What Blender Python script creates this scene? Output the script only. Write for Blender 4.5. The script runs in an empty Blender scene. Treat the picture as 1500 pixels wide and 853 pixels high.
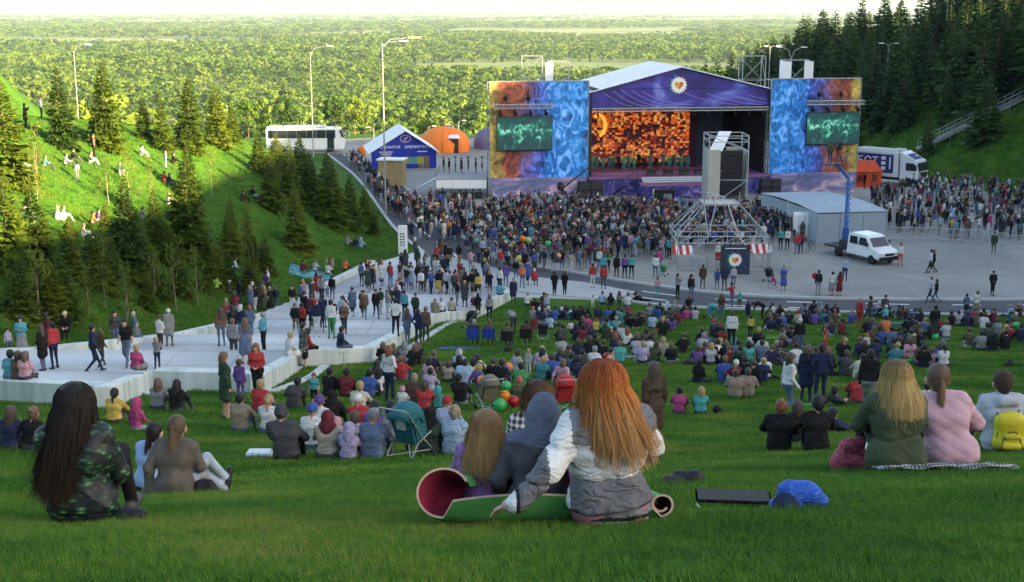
import bpy, bmesh, math, random
import numpy as np
from mathutils import Vector, Matrix, Euler
scene = bpy.context.scene
COL = scene.collection
R = math.radians
# ---------------------------------------------------------------- camera, sky, sun, exposure
cam_data = bpy.data.cameras.new('camera')
cam = bpy.data.objects.new('camera', cam_data); COL.objects.link(cam)
cam.location = (0, 0, 0)
cam.rotation_euler = (R(90)-math.atan((426.5-10.0)/1900.0), 0, 0)
cam_data.sensor_width = 36.0; cam_data.lens = 36.0*1900.0/1500.0
cam_data.clip_start = .1; cam_data.clip_end = 60000
scene.camera = cam
SUN_AZ, SUN_EL = R(118), R(15.0)
world = bpy.data.worlds.new('World'); scene.world = world; world.use_nodes = True
wn = world.node_tree
bg = wn.nodes['Background']
sky = wn.nodes.new('ShaderNodeTexSky'); sky.sky_type = 'NISHITA'; sky.sun_disc = False
sky.sun_elevation = SUN_EL; sky.sun_rotation = SUN_AZ
sky.air_density = 1.0; sky.dust_density = 2.0; sky.ozone_density = .3
wn.links.new(sky.outputs[0], bg.inputs[0]); bg.inputs[1].default_value = .062
sun_data = bpy.data.lights.new('sun', 'SUN'); sun_data.energy = 4.0; sun_data.angle = R(.5)
sun_data.color = (1.0, .77, .38)
sun = bpy.data.objects.new('sun', sun_data); COL.objects.link(sun)
sun_dir = Vector((math.sin(SUN_AZ)*math.cos(SUN_EL), math.cos(SUN_AZ)*math.cos(SUN_EL), math.sin(SUN_EL)))
sun.rotation_euler = sun_dir.to_track_quat('Z', 'Y').to_euler()
vs = scene.view_settings
vs.view_transform = 'Standard'; vs.look = 'None'; vs.gamma = 1.0; vs.exposure = 3.1
vs.use_curve_mapping = False
scene.cycles.max_bounces = 6; scene.cycles.diffuse_bounces = 3; scene.cycles.glossy_bounces = 2
scene.cycles.transparent_max_bounces = 6; scene.cycles.volume_bounces = 0
rng = random.Random(7); nrg = np.random.default_rng(7)
F_PX = 1900.0; PITCH = math.atan((426.5-10.0)/F_PX)
SP, CP = math.sin(PITCH), math.cos(PITCH)
def pchip(xk, yk):
 xk = np.array(xk, float); yk = np.array(yk, float)
 h = np.diff(xk); d = np.diff(yk)/h
 m = np.zeros_like(yk); m[0] = d[0]; m[-1] = d[-1]
 for i in range(1, len(xk)-1):
  if d[i-1]*d[i] > 0:
   w1 = 2*h[i]+h[i-1]; w2 = h[i]+2*h[i-1]
   m[i] = (w1+w2)/(w1/d[i-1]+w2/d[i])
 def f(x):
  x = np.clip(np.asarray(x, float), xk[0], xk[-1])
  i = np.clip(np.searchsorted(xk, x, side='right')-1, 0, len(xk)-2)
  t = (x-xk[i])/h[i]
  return ((1+2*t)*(1-t)**2*yk[i] + t*(1-t)**2*h[i]*m[i] + t*t*(3-2*t)*yk[i+1] + t*t*(t-1)*h[i]*m[i+1])
 return f
PLAZA_Z = -19.0; LOW_Z = -60.0
_base = pchip([-260,-120,-60,-20,0,6.5,13.4,20.5,31,36,52,61,72,80,90], [25,21,14.5,5.6,-.62,-2.71,-4.98,-7.34,-10.0,-11.1,-14.1,-15.7,-17.7,-19,-19])
_toe_l = pchip([0,40,55,70,90,108,148,172,200], [-21,-19.5,-17,-15,-13,-10.5,-17.5,-25,-40])
_cap_l = pchip([0,40,60,90,130,170,200], [4,0,-4,-7,-12.5,-18.9,-19])
_toe_r = pchip([-100,0,60,90,137,150,200,260,300,400], [45,48,52,56,52,46,41,38,60,200])
_cap_r = pchip([-100,-40,20,60,100,135,170,200,230,270,320,420], [24,21.5,20.2,22.6,24.5,19,10,2,-6,-17,-40,-75])  # hill crest heights; the near, unseen part is raised to shade the square
_tilt = pchip([0,6,11,13,17,21,30], [0,.02,.05,.074,.05,.017,0])
_tilt_r = pchip([0,7,11,13,15,20,22], [0,.018,.044,.029,.018,.006,0]); _tilt_q = pchip([0,12,15,18,22,26], [0,0,.08,.08,.03,0])
_fall = pchip([-200,-60,-30,30,50,90,200], [165,170,195,195,245,255,255])
def _ramp(d, w):
 d = np.maximum(d, 0)
 return np.where(d < w, d*d/(2*w), d-w/2)
def _smin(a, b, k):
 h = np.clip(.5+.5*(b-a)/k, 0, 1)
 return b*(1-h)+a*h - k*h*(1-h)
def terrain(x, y):
 x = np.asarray(x, float); y = np.asarray(y, float)
 b = _base(y)
 t = np.clip((y-_fall(x))/130.0, 0, 1)
 t = t*t*(3-2*t)
 b = b + (LOW_Z-PLAZA_Z)*t
 L = .56*_ramp(_toe_l(y)-x, 4.0)
 R = .55*_ramp(x-_toe_r(y), 6.0)+.6*_ramp(x-_toe_r(y)-9, 8.0)*np.clip((128-y)/22.0, 0, 1)  # second term: extra steepness out of view, added so the hill casts shade
 b = b+_tilt(y)*np.clip(x, -8, 0)+_tilt_r(y)*np.clip(x, 0, 3.4)+_tilt_q(y)*np.clip(x-3.9, 0, 4)
 cl = np.maximum(_cap_l(y)-b, 0)*(1-t)
 cr = np.maximum(_cap_r(y)-b, 0)
 L = np.where(L > 0, np.maximum(_smin(L, cl, 3.0), 0), 0)*(1-t)
 R = np.where(R > 0, np.maximum(_smin(R, cr, 4.0), 0), 0)
 hump = np.clip(1.09*(-46.3-x), 0, 17)*np.exp(-((y-131)/17.0)**2)*(y > 60)
 return b+L+R+hump
def ray(px, py):
 a = (px-750)/F_PX; b = (426.5-py)/F_PX
 return np.array([a, CP+b*SP, -SP+b*CP])
def G(px, py, dmin=2.5, dmax=900.0):
 """point of the ground seen at a place in the photograph"""
 d = ray(px, py); D = np.geomspace(dmin, dmax, 900)
 g = D*d[2]-terrain(D*d[0], D*d[1])
 i = int(np.argmax(g < 0))
 lo, hi = D[max(i-1, 0)], D[i]
 for _ in range(30):
  m = .5*(lo+hi)
  if m*d[2]-float(terrain(m*d[0], m*d[1])) < 0: hi = m
  else: lo = m
 p = hi*d
 return np.array([p[0], p[1], float(terrain(p[0], p[1]))])
def PZ(px, py, z=PLAZA_Z):
 d = ray(px, py); return d*(z/d[2])
def PY(px, py, y):
 d = ray(px, py); return d*(y/d[1])
def proj(p):
 p = np.asarray(p, float); D = p[1]*CP-p[2]*SP; U = p[1]*SP+p[2]*CP
 return 750+F_PX*p[0]/D, 426.5-F_PX*U/D, F_PX/D
# ---------------------------------------------------------------- helpers
def tag(o, label=None, cat=None, group=None, kind=None):
 if label: o['label'] = label
 if cat: o['category'] = cat
 if group: o['group'] = group
 if kind: o['kind'] = kind
 return o
def thing(name, loc, label, cat, group=None, rz=0.0):
 o = bpy.data.objects.new(name, None); COL.objects.link(o)
 o.location = loc; o.rotation_euler = (0, 0, rz); o.empty_display_size = .2
 return tag(o, label, cat, group)
def mesh_np(name, v, faces=None, mats=(), fm=None, smooth=False, quads=None, tris=None):
 """a mesh from arrays: quads (n,4) and tris (n,3)"""
 me = bpy.data.meshes.new(name)
 v = np.asarray(v, np.float32)
 loops = []; starts = []; tot = 0; counts = []
 if quads is not None and len(quads):
  q = np.asarray(quads, np.int32); loops.append(q.ravel()); counts += [4]*len(q)
 if tris is not None and len(tris):
  q = np.asarray(tris, np.int32); loops.append(q.ravel()); counts += [3]*len(q)
 loops = np.concatenate(loops) if loops else np.zeros(0, np.int32)
 counts = np.array(counts, np.int32)
 me.vertices.add(len(v)); me.vertices.foreach_set('co', v.ravel())
 me.loops.add(len(loops)); me.loops.foreach_set('vertex_index', loops)
 me.polygons.add(len(counts))
 st = np.concatenate([[0], np.cumsum(counts)[:-1]]).astype(np.int32) if len(counts) else np.zeros(0, np.int32)
 me.polygons.foreach_set('loop_start', st)
 for m in mats: me.materials.append(m)
 if fm is not None: me.polygons.foreach_set('material_index', np.asarray(fm, np.int32))
 if smooth: me.polygons.foreach_set('use_smooth', np.ones(len(counts), bool))
 me.update(calc_edges=True); me.validate()
 return me
def link(name, me, parent=None, loc=None, rot=None, scale=None):
 o = bpy.data.objects.new(name, me); COL.objects.link(o)
 if parent: o.parent = parent
 if loc is not None: o.location = loc
 if rot is not None: o.rotation_euler = rot
 if scale is not None: o.scale = scale
 return o
class MB:
 """collects shapes, builds them as one mesh"""
 def __init__(s): s.v = []; s.f = []; s.m = []; s.cur = 0
 def add(s, vs, fs, m=None):
  n = len(s.v); s.v += [tuple(p) for p in vs]
  for f in fs: s.f.append(tuple(i+n for i in f)); s.m.append(s.cur if m is None else m)
 def box(s, c, d, rz=0.0, m=None, rot=None):
  x, y, z = d[0]/2, d[1]/2, d[2]/2
  P = [Vector((a*x, b*y, e*z)) for e in (-1, 1) for b in (-1, 1) for a in (-1, 1)]
  M = rot if rot is not None else Matrix.Rotation(rz, 3, 'Z')
  c = Vector(c)
  s.add([M@p+c for p in P], [(0,2,3,1),(4,5,7,6),(0,1,5,4),(2,6,7,3),(0,4,6,2),(1,3,7,5)], m)
 def bar(s, a, b, r, n=5, r2=None, m=None, cap=True):
  a = Vector(a); b = Vector(b); d = (b-a)
  if d.length < 1e-6: return
  q = d.to_track_quat('Z', 'Y'); r2 = r if r2 is None else r2
  vs = []
  for p, rr in ((a, r), (b, r2)):
   for i in range(n):
    t = 2*math.pi*i/n+math.pi/4; vs.append(p+q@Vector((rr*math.cos(t), rr*math.sin(t), 0)))
  fs = [(i, (i+1) % n, n+(i+1) % n, n+i) for i in range(n)]
  if cap: fs += [tuple(range(n-1, -1, -1)), tuple(range(n, 2*n))]
  s.add(vs, fs, m)
 def tube(s, pts, r, n=6, m=None):
  for a, b in zip(pts[:-1], pts[1:]): s.bar(a, b, r, n, m=m)
 def prism(s, poly, z0, z1, m=None):
  """poly: list of (x,y); z0,z1 numbers or lists"""
  n = len(poly)
  a = [(p[0], p[1], z0[i] if hasattr(z0, '__len__') else z0) for i, p in enumerate(poly)]
  b = [(p[0], p[1], z1[i] if hasattr(z1, '__len__') else z1) for i, p in enumerate(poly)]
  s.add(a+b, [tuple(range(n-1, -1, -1)), tuple(range(n, 2*n))]+[(i, (i+1) % n, n+(i+1) % n, n+i) for i in range(n)], m)
 def plate(s, P, t, m=None):
  """a thin slab from a planar outline P (3-D points), thickness t along the normal"""
  P = [Vector(p) for p in P]; n = len(P)
  nn = Vector((0, 0, 0))
  for i in range(n): nn += P[i].cross(P[(i+1) % n])
  nn.normalize()
  s.add([p+nn*t/2 for p in P]+[p-nn*t/2 for p in P],
     [tuple(range(n)), tuple(range(2*n-1, n-1, -1))]+[(i, n+i, n+(i+1) % n, (i+1) % n) for i in range(n)], m)
 def lathe(s, prof, c=(0, 0, 0), n=12, m=None, sx=1, sy=1):
  vs = []
  for r, z in prof:
   for i in range(n):
    t = 2*math.pi*i/n; vs.append((c[0]+r*sx*math.cos(t), c[1]+r*sy*math.sin(t), c[2]+z))
  fs = []
  for k in range(len(prof)-1):
   for i in range(n):
    fs.append((k*n+i, k*n+(i+1) % n, (k+1)*n+(i+1) % n, (k+1)*n+i))
  fs += [tuple(range(n-1, -1, -1)), tuple(range((len(prof)-1)*n, len(prof)*n))]
  s.add(vs, fs, m)
 def mesh(s, name, mats, smooth=False):
  me = bpy.data.meshes.new(name); me.from_pydata([tuple(p) for p in s.v], [], s.f)
  if not isinstance(mats, (list, tuple)): mats = [mats]
  for m in mats: me.materials.append(m)
  if len(mats) > 1: me.polygons.foreach_set('material_index', np.array(s.m, np.int32))
  if smooth: me.polygons.foreach_set('use_smooth', np.ones(len(me.polygons), bool))
  me.update(); return me
 def build(s, name, mats, parent=None, smooth=False, loc=None, rot=None):
  return link(name, s.mesh(name, mats, smooth), parent, loc, rot)
def bevel(o, w, seg=2):
 bm = bmesh.new(); bm.from_mesh(o.data)
 bmesh.ops.remove_doubles(bm, verts=bm.verts, dist=1e-5)
 ed = [e for e in bm.edges if e.is_manifold and e.calc_face_angle(0) > .5]
 bmesh.ops.bevel(bm, geom=ed, offset=w, segments=seg, affect='EDGES', clamp_overlap=True)
 bm.to_mesh(o.data); bm.free(); return o
def ss(o, lev=1):
 md = o.modifiers.new('sub', 'SUBSURF'); md.levels = lev; md.render_levels = lev; return o
def ell(c, a, b, n=20): return [(c[0]+a*math.cos(2*math.pi*i/n), c[1]+b*math.sin(2*math.pi*i/n)) for i in range(n)]
# ---------------------------------------------------------------- materials
MATS = {}
class NT:
 def __init__(s, m): s.t = m.node_tree; s.n = s.t.nodes; s.l = s.t.links
 def new(s, k, **kw):
  x = s.n.new(k)
  for a, b in kw.items(): setattr(x, a, b)
  return x
 def link(s, a, b): s.l.new(a, b)
def srgb(h):
 h = h.lstrip('#'); c = [int(h[i:i+2], 16)/255 for i in (0, 2, 4)]
 return tuple(x/12.92 if x <= .04045 else ((x+.055)/1.055)**2.4 for x in c)
def mat(name, col, rough=.7, var=.18, scale=6.0, bump=.0, bscale=60.0, metal=0.0, trans=0.0, spec=.3, coat=0.0, emit=None, es=1.0, coords='Object', sheen=0.0, crease=0.0):
 """principled material whose colour wanders a little with noise, with a fine relief"""
 if name in MATS: return MATS[name]
 m = bpy.data.materials.new(name); m.use_nodes = True; t = NT(m); b = t.n['Principled BSDF']
 MATS[name] = m
 b.inputs['Roughness'].default_value = rough; b.inputs['Metallic'].default_value = metal
 b.inputs['Specular IOR Level'].default_value = spec
 if coat: b.inputs['Coat Weight'].default_value = coat
 if sheen: b.inputs['Sheen Weight'].default_value = sheen
 tc = t.new('ShaderNodeTexCoord')
 if var > 0:
  no = t.new('ShaderNodeTexNoise'); no.inputs['Scale'].default_value = scale; no.inputs['Detail'].default_value = 4
  t.link(tc.outputs[coords], no.inputs['Vector'])
  r = t.new('ShaderNodeValToRGB')
  r.color_ramp.elements[0].position = .3; r.color_ramp.elements[1].position = .7
  r.color_ramp.elements[0].color = tuple(c*(1-var) for c in col)+(1,)
  r.color_ramp.elements[1].color = tuple(min(c*(1+var), .95) for c in col)+(1,)
  t.link(no.outputs[0], r.inputs[0]); t.link(r.outputs[0], b.inputs['Base Color'])
 else: b.inputs['Base Color'].default_value = tuple(col)+(1,)
 if bump > 0:
  n2 = t.new('ShaderNodeTexNoise'); n2.inputs['Scale'].default_value = bscale; n2.inputs['Detail'].default_value = 3
  t.link(tc.outputs[coords], n2.inputs['Vector'])
  bp = t.new('ShaderNodeBump'); bp.inputs['Strength'].default_value = bump; bp.inputs['Distance'].default_value = .02
  t.link(n2.outputs[0], bp.inputs['Height']); t.link(bp.outputs[0], b.inputs['Normal'])
 if crease > 0:      # soft creases of worn cloth: ridged, stretched noise
  mp = t.new('ShaderNodeMapping'); mp.inputs['Scale'].default_value = (5, 5, 9); mp.inputs['Rotation'].default_value = (.4, .5, .2); t.link(tc.outputs[coords], mp.inputs[0])
  n3 = t.new('ShaderNodeTexNoise'); n3.inputs['Scale'].default_value = 1.0; n3.inputs['Detail'].default_value = 2; n3.inputs['Distortion'].default_value = 1.6; t.link(mp.outputs[0], n3.inputs['Vector'])
  s3 = t.new('ShaderNodeMath', operation='SUBTRACT'); s3.inputs[1].default_value = .5; t.link(n3.outputs[0], s3.inputs[0])
  a3 = t.new('ShaderNodeMath', operation='ABSOLUTE'); t.link(s3.outputs[0], a3.inputs[0])
  c3 = t.new('ShaderNodeMath', operation='MINIMUM'); c3.inputs[1].default_value = .14; t.link(a3.outputs[0], c3.inputs[0])
  b3 = t.new('ShaderNodeBump'); b3.inputs['Strength'].default_value = crease; b3.inputs['Distance'].default_value = .13; t.link(c3.outputs[0], b3.inputs['Height'])
  if bump > 0: t.link(bp.outputs[0], b3.inputs['Normal'])
  t.link(b3.outputs[0], b.inputs['Normal'])
 if emit: b.inputs['Emission Color'].default_value = tuple(emit)+(1,); b.inputs['Emission Strength'].default_value = es
 if trans > 0:
  tr = t.new('ShaderNodeBsdfTranslucent'); mx = t.new('ShaderNodeMixShader'); mx.inputs[0].default_value = trans
  if var > 0: t.link(r.outputs[0], tr.inputs[0])
  else: tr.inputs[0].default_value = tuple(col)+(1,)
  t.link(b.outputs[0], mx.inputs[1]); t.link(tr.outputs[0], mx.inputs[2]); t.link(mx.outputs[0], t.n['Material Output'].inputs[0])
 return m
def leafmat(name, stops, scale=.35, trans=.3, rough=.6, rnd=.5):
 """foliage: colour from noise in the object and from a per-object value"""
 m = bpy.data.materials.new(name); m.use_nodes = True; t = NT(m); b = t.n['Principled BSDF']
 tc = t.new('ShaderNodeTexCoord'); no = t.new('ShaderNodeTexNoise'); no.inputs['Scale'].default_value = scale; no.inputs['Detail'].default_value = 5
 t.link(tc.outputs['Object'], no.inputs['Vector'])
 oi = t.new('ShaderNodeObjectInfo')
 mx = t.new('ShaderNodeMath', operation='MULTIPLY_ADD'); mx.inputs[1].default_value = rnd
 t.link(oi.outputs['Random'], mx.inputs[0]); 
 ad = t.new('ShaderNodeMath', operation='MULTIPLY_ADD'); ad.inputs[1].default_value = 1.0; ad.inputs[2].default_value = -rnd/2
 t.link(no.outputs[0], ad.inputs[0]); t.link(ad.outputs[0], mx.inputs[2])
 r = t.new('ShaderNodeValToRGB'); els = r.color_ramp.elements
 while len(els) < len(stops): els.new(.5)
 for e, (p, c) in zip(els, stops): e.position = p; e.color = tuple(c)+(1,)
 t.link(mx.outputs[0], r.inputs[0]); t.link(r.outputs[0], b.inputs['Base Color'])
 b.inputs['Roughness'].default_value = rough; b.inputs['Specular IOR Level'].default_value = .2
 tr = t.new('ShaderNodeBsdfTranslucent'); ms = t.new('ShaderNodeMixShader'); ms.inputs[0].default_value = trans
 t.link(r.outputs[0], tr.inputs[0]); t.link(b.outputs[0], ms.inputs[1]); t.link(tr.outputs[0], ms.inputs[2])
 t.link(ms.outputs[0], t.n['Material Output'].inputs[0])
 return m
def scatter(name, pts, rots, scales, idx, protos, kind='stuff', label=None):
 """one object that sets copies of the protos on its points (ground cover and the far wood only)"""
 pc = bpy.data.collections.new(name+'_kinds')
 for i, me in enumerate(protos):
  o = bpy.data.objects.new('%s_%02d' % (name, i), me); pc.objects.link(o)
 me = bpy.data.meshes.new(name); n = len(pts)
 me.vertices.add(n); me.vertices.foreach_set('co', np.asarray(pts, np.float32).ravel())
 a = me.attributes.new('rot', 'FLOAT_VECTOR', 'POINT'); a.data.foreach_set('vector', np.asarray(rots, np.float32).ravel())
 sc = np.asarray(scales, np.float32)
 if sc.ndim == 1: sc = np.repeat(sc[:, None], 3, 1)
 a = me.attributes.new('scl', 'FLOAT_VECTOR', 'POINT'); a.data.foreach_set('vector', sc.ravel())
 a = me.attributes.new('idx', 'INT', 'POINT'); a.data.foreach_set('value', np.asarray(idx, np.int32))
 ob = link(name, me)
 ng = bpy.data.node_groups.new(name, 'GeometryNodeTree')
 ng.interface.new_socket('Geometry', in_out='INPUT', socket_type='NodeSocketGeometry')
 ng.interface.new_socket('Geometry', in_out='OUTPUT', socket_type='NodeSocketGeometry')
 N = ng.nodes; gi = N.new('NodeGroupInput'); go = N.new('NodeGroupOutput')
 ip = N.new('GeometryNodeInstanceOnPoints'); ci = N.new('GeometryNodeCollectionInfo')
 ci.inputs['Collection'].default_value = pc; ci.inputs['Separate Children'].default_value = True; ci.inputs['Reset Children'].default_value = True
 def attr(nm, ty):
  x = N.new('GeometryNodeInputNamedAttribute'); x.data_type = ty; x.inputs['Name'].default_value = nm
  return next(s for s in x.outputs if s.enabled and s.name == 'Attribute')
 ng.links.new(gi.outputs[0], ip.inputs['Points']); ng.links.new(ci.outputs[0], ip.inputs['Instance'])
 ip.inputs['Pick Instance'].default_value = True
 ng.links.new(attr('idx', 'INT'), ip.inputs['Instance Index'])
 er = N.new('FunctionNodeEulerToRotation'); ng.links.new(attr('rot', 'FLOAT_VECTOR'), er.inputs[0])
 ng.links.new(er.outputs[0], ip.inputs['Rotation']); ng.links.new(attr('scl', 'FLOAT_VECTOR'), ip.inputs['Scale'])
 ng.links.new(ip.outputs[0], go.inputs[0])
 md = ob.modifiers.new('scatter', 'NODES'); md.node_group = ng
 return tag(ob, label, kind=kind)
def in_poly(x, y, poly):
 x = np.asarray(x); y = np.asarray(y); c = np.zeros(x.shape, bool); n = len(poly)
 for i in range(n):
  x1, y1 = poly[i][:2]; x2, y2 = poly[(i+1) % n][:2]
  if y1 == y2: continue
  k = ((y1 > y) != (y2 > y)) & (x < (x2-x1)*(y-y1)/(y2-y1)+x1)
  c ^= k
 return c
def smooth_line(P, n=8):
 """Catmull-Rom through 2-D points"""
 P = [np.array(p[:2], float) for p in P]; Q = [2*P[0]-P[1]]+P+[2*P[-1]-P[-2]]; out = []
 for i in range(1, len(Q)-2):
  for k in range(n):
   t = k/n; a, b, c, d = Q[i-1], Q[i], Q[i+1], Q[i+2]
   out.append(.5*((2*b)+(-a+c)*t+(2*a-5*b+4*c-d)*t*t+(-a+3*b-3*c+d)*t**3))
 out.append(P[-1]); return out
# ---------------------------------------------------------------- ground, paving, road
def ground_mat():
 m = bpy.data.materials.new('lawn_soil'); m.use_nodes = True; t = NT(m); b = t.n['Principled BSDF']
 g = t.new('ShaderNodeNewGeometry'); n1 = t.new('ShaderNodeTexNoise'); n1.inputs['Scale'].default_value = .25; n1.inputs['Detail'].default_value = 6
 n2 = t.new('ShaderNodeTexNoise'); n2.inputs['Scale'].default_value = 5.0; n2.inputs['Detail'].default_value = 6
 t.link(g.outputs['Position'], n1.inputs['Vector']); t.link(g.outputs['Position'], n2.inputs['Vector'])
 mx = t.new('ShaderNodeMath', operation='MULTIPLY_ADD'); mx.inputs[1].default_value = .5; 
 ml = t.new('ShaderNodeMath', operation='MULTIPLY'); ml.inputs[1].default_value = .5
 t.link(n2.outputs[0], ml.inputs[0]); t.link(n1.outputs[0], mx.inputs[0]); t.link(ml.outputs[0], mx.inputs[2])
 r = t.new('ShaderNodeValToRGB'); e = r.color_ramp.elements
 e[0].position = .32; e[0].color = (.020, .060, .008, 1); e[1].position = .7; e[1].color = (.072, .150, .016, 1)
 x = e.new(.52); x.color = (.040, .105, .010, 1)
 t.link(mx.outputs[0], r.inputs[0]); t.link(r.outputs[0], b.inputs['Base Color']); b.inputs['Roughness'].default_value = .9; b.inputs['Specular IOR Level'].default_value = .1
 bp = t.new('ShaderNodeBump'); bp.inputs['Strength'].default_value = .6; bp.inputs['Distance'].default_value = .08
 n3 = t.new('ShaderNodeTexNoise'); n3.inputs['Scale'].default_value = 9.0; n3.inputs['Detail'].default_value = 6
 t.link(g.outputs['Position'], n3.inputs['Vector']); t.link(n3.outputs[0], bp.inputs['Height']); t.link(bp.outputs[0], b.inputs['Normal'])
 return m
def plain_mat():
 m = bpy.data.materials.new('lowland_meadow'); m.use_nodes = True; t = NT(m); b = t.n['Principled BSDF']
 g = t.new('ShaderNodeNewGeometry'); mp = t.new('ShaderNodeMapping'); mp.inputs['Scale'].default_value = (.0012, .0022, 1)
 t.link(g.outputs['Position'], mp.inputs['Vector'])
 n1 = t.new('ShaderNodeTexNoise'); n1.inputs['Scale'].default_value = 1.0; n1.inputs['Detail'].default_value = 9; n1.inputs['Roughness'].default_value = .62
 t.link(mp.outputs[0], n1.inputs['Vector'])
 r = t.new('ShaderNodeValToRGB'); e = r.color_ramp.elements
 e[0].position = .38; e[0].color = (.035, .065, .014, 1); e[1].position = .66; e[1].color = (.30, .31, .16, 1)
 x = e.new(.52); x.color = (.075, .125, .022, 1); x = e.new(.60); x.color = (.15, .19, .05, 1)
 t.link(n1.outputs[0], r.inputs[0]); t.link(r.outputs[0], b.inputs['Base Color']); b.inputs['Roughness'].default_value = .95
 return m
def _axis(seg):
 out = []
 for a, b, n in seg: out += list(np.linspace(a, b, n, endpoint=False))
 return np.array(out+[seg[-1][1]])
gx = _axis([(-24000,-3000,6),(-3000,-600,8),(-600,-180,8),(-180,-70,22),(-70,-16,54),(-16,16,80),(16,70,40),(70,180,28),(180,600,8),(600,3000,8),(3000,24000,6)])
gy = _axis([(-260,-60,14),(-60,0,20),(0,30,75),(30,100,100),(100,200,50),(200,340,40),(340,1000,12),(1000,4000,10),(4000,48000,14)])
GXX, GYY = np.meshgrid(gx, gy, indexing='ij')
GZZ = terrain(GXX, GYY)
nI, nJ = GXX.shape
ii = np.arange(nI*nJ).reshape(nI, nJ)
gq = np.stack([ii[:-1, :-1], ii[1:, :-1], ii[1:, 1:], ii[:-1, 1:]], -1).reshape(-1, 4)
gfm = (GYY[:-1, :-1].ravel() > 300).astype(np.int32)
GROUND = link('ground', mesh_np('ground', np.stack([GXX, GYY, GZZ], -1).reshape(-1, 3), quads=gq, mats=[ground_mat(), plain_mat()], fm=gfm, smooth=True))
tag(GROUND, 'green lawn slopes around the stage and the lowland beyond', kind='structure')
def paving_mat():
 m = bpy.data.materials.new('plaza_asphalt'); m.use_nodes = True; t = NT(m); b = t.n['Principled BSDF']
 g = t.new('ShaderNodeNewGeometry')
 n1 = t.new('ShaderNodeTexNoise'); n1.inputs['Scale'].default_value = .12; n1.inputs['Detail'].default_value = 8; n1.inputs['Roughness'].default_value = .65
 n2 = t.new('ShaderNodeTexNoise'); n2.inputs['Scale'].default_value = 14.0; n2.inputs['Detail'].default_value = 3
 t.link(g.outputs['Position'], n1.inputs['Vector']); t.link(g.outputs['Position'], n2.inputs['Vector'])
 ad = t.new('ShaderNodeMath', operation='MULTIPLY_ADD'); ad.inputs[1].default_value = .25
 t.link(n2.outputs[0], ad.inputs[0]); t.link(n1.outputs[0], ad.inputs[2])
 r = t.new('ShaderNodeValToRGB'); e = r.color_ramp.elements
 e[0].position = .40; e[0].color = (.16, .155, .145, 1); e[1].position = .85; e[1].color = (.33, .315, .285, 1)
 t.link(ad.outputs[0], r.inputs[0]); t.link(r.outputs[0], b.inputs['Base Color']); b.inputs['Roughness'].default_value = .8
 return m
ASPH = mat('road_asphalt', (.075, .078, .085), .85, .2, .5, .2, 40)
WHITE = mat('road_paint', (.72, .73, .72), .7, .1, 3.0)
KERB = mat('kerb_concrete', (.42, .43, .42), .8, .1, 2.0)
def sheet(name, poly, z, m, label):
 mb = MB(); mb.prism([tuple(p[:2]) for p in poly], z-.06, z)
 o = mb.build(name, m); return tag(o, label, kind='structure')
# edge of the plaza towards road: down the left side, round the corner and along the front
inner = smooth_line([(-20,171),(-13.2,146),(-6.8,116.3),(-2.8,103.3),(-.6,97),(5.0,92.2),(11.7,86.8),(18.2,84.4),(29.4,83.6),(40,84.4),(50,88)], 6)
outer = smooth_line([(-24.5,171),(-17.6,146),(-10.6,113),(-7.2,101),(-5,92.5),(0,86.5),(6.6,83.6),(11,81.6),(17.5,80.6),(28,79.4),(40,80),(52,83)], 6)
plaza_poly = inner+[np.array(p) for p in [(52,100),(51,130),(46,146),(43,170),(36,190),(-20,192),(-27,188),(-34,176),(-30,171)]]
sheet('plaza', plaza_poly, PLAZA_Z+.12, paving_mat(), 'wide grey paved square in front of the stage')
sheet('road', inner+outer[::-1], PLAZA_Z+.02, ASPH, 'dark asphalt road curving round the square')
def strip(name, line, w, z0, z1, m, label, off=0.0):
 mb = MB(); L = [np.array(p) for p in line]
 for i in range(len(L)-1):
  a, b = L[i], L[i+1]; d = (b-a)/np.linalg.norm(b-a); n = np.array([-d[1], d[0]])
  a1, b1 = a+n*(off-w/2), b+n*(off-w/2); a2, b2 = a+n*(off+w/2), b+n*(off+w/2)
  mb.prism([tuple(a1), tuple(b1), tuple(b2), tuple(a2)], z0, z1)
 return tag(mb.build(name, m), label, kind='structure')
strip('kerb', inner, .3, PLAZA_Z-.1, PLAZA_Z+.17, KERB, 'pale kerb between the square and the road')
strip('kerb', outer, .3, PLAZA_Z-.1, PLAZA_Z+.13, KERB, 'pale kerb between the road and the lawn', .1)
mid = [(a+b)/2 for a, b in zip(smooth_line([tuple(inner[i]) for i in np.linspace(0, len(inner)-1, 30).astype(int)], 4), smooth_line([tuple(outer[i]) for i in np.linspace(0, len(outer)-1, 30).astype(int)], 4))]
mb = MB(); acc = 0.0
for i in range(len(mid)-1):
 a, b = mid[i], mid[i+1]; L = np.linalg.norm(b-a); acc += L
 if int(acc/2.6) % 2 == 0:
  d = (b-a)/L; n = np.array([-d[1], d[0]])
  for s in ((-.85, .85) if a[0] > 2 else (0,)):
   c = a+n*s
   mb.prism([tuple(c-n*.08), tuple(c+d*L-n*.08), tuple(c+d*L+n*.08), tuple(c+n*.08)], PLAZA_Z+.02, PLAZA_Z+.026)
tag(mb.build('road_marking', WHITE), 'white dashed lane marks on the dark road', kind='structure')
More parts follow.
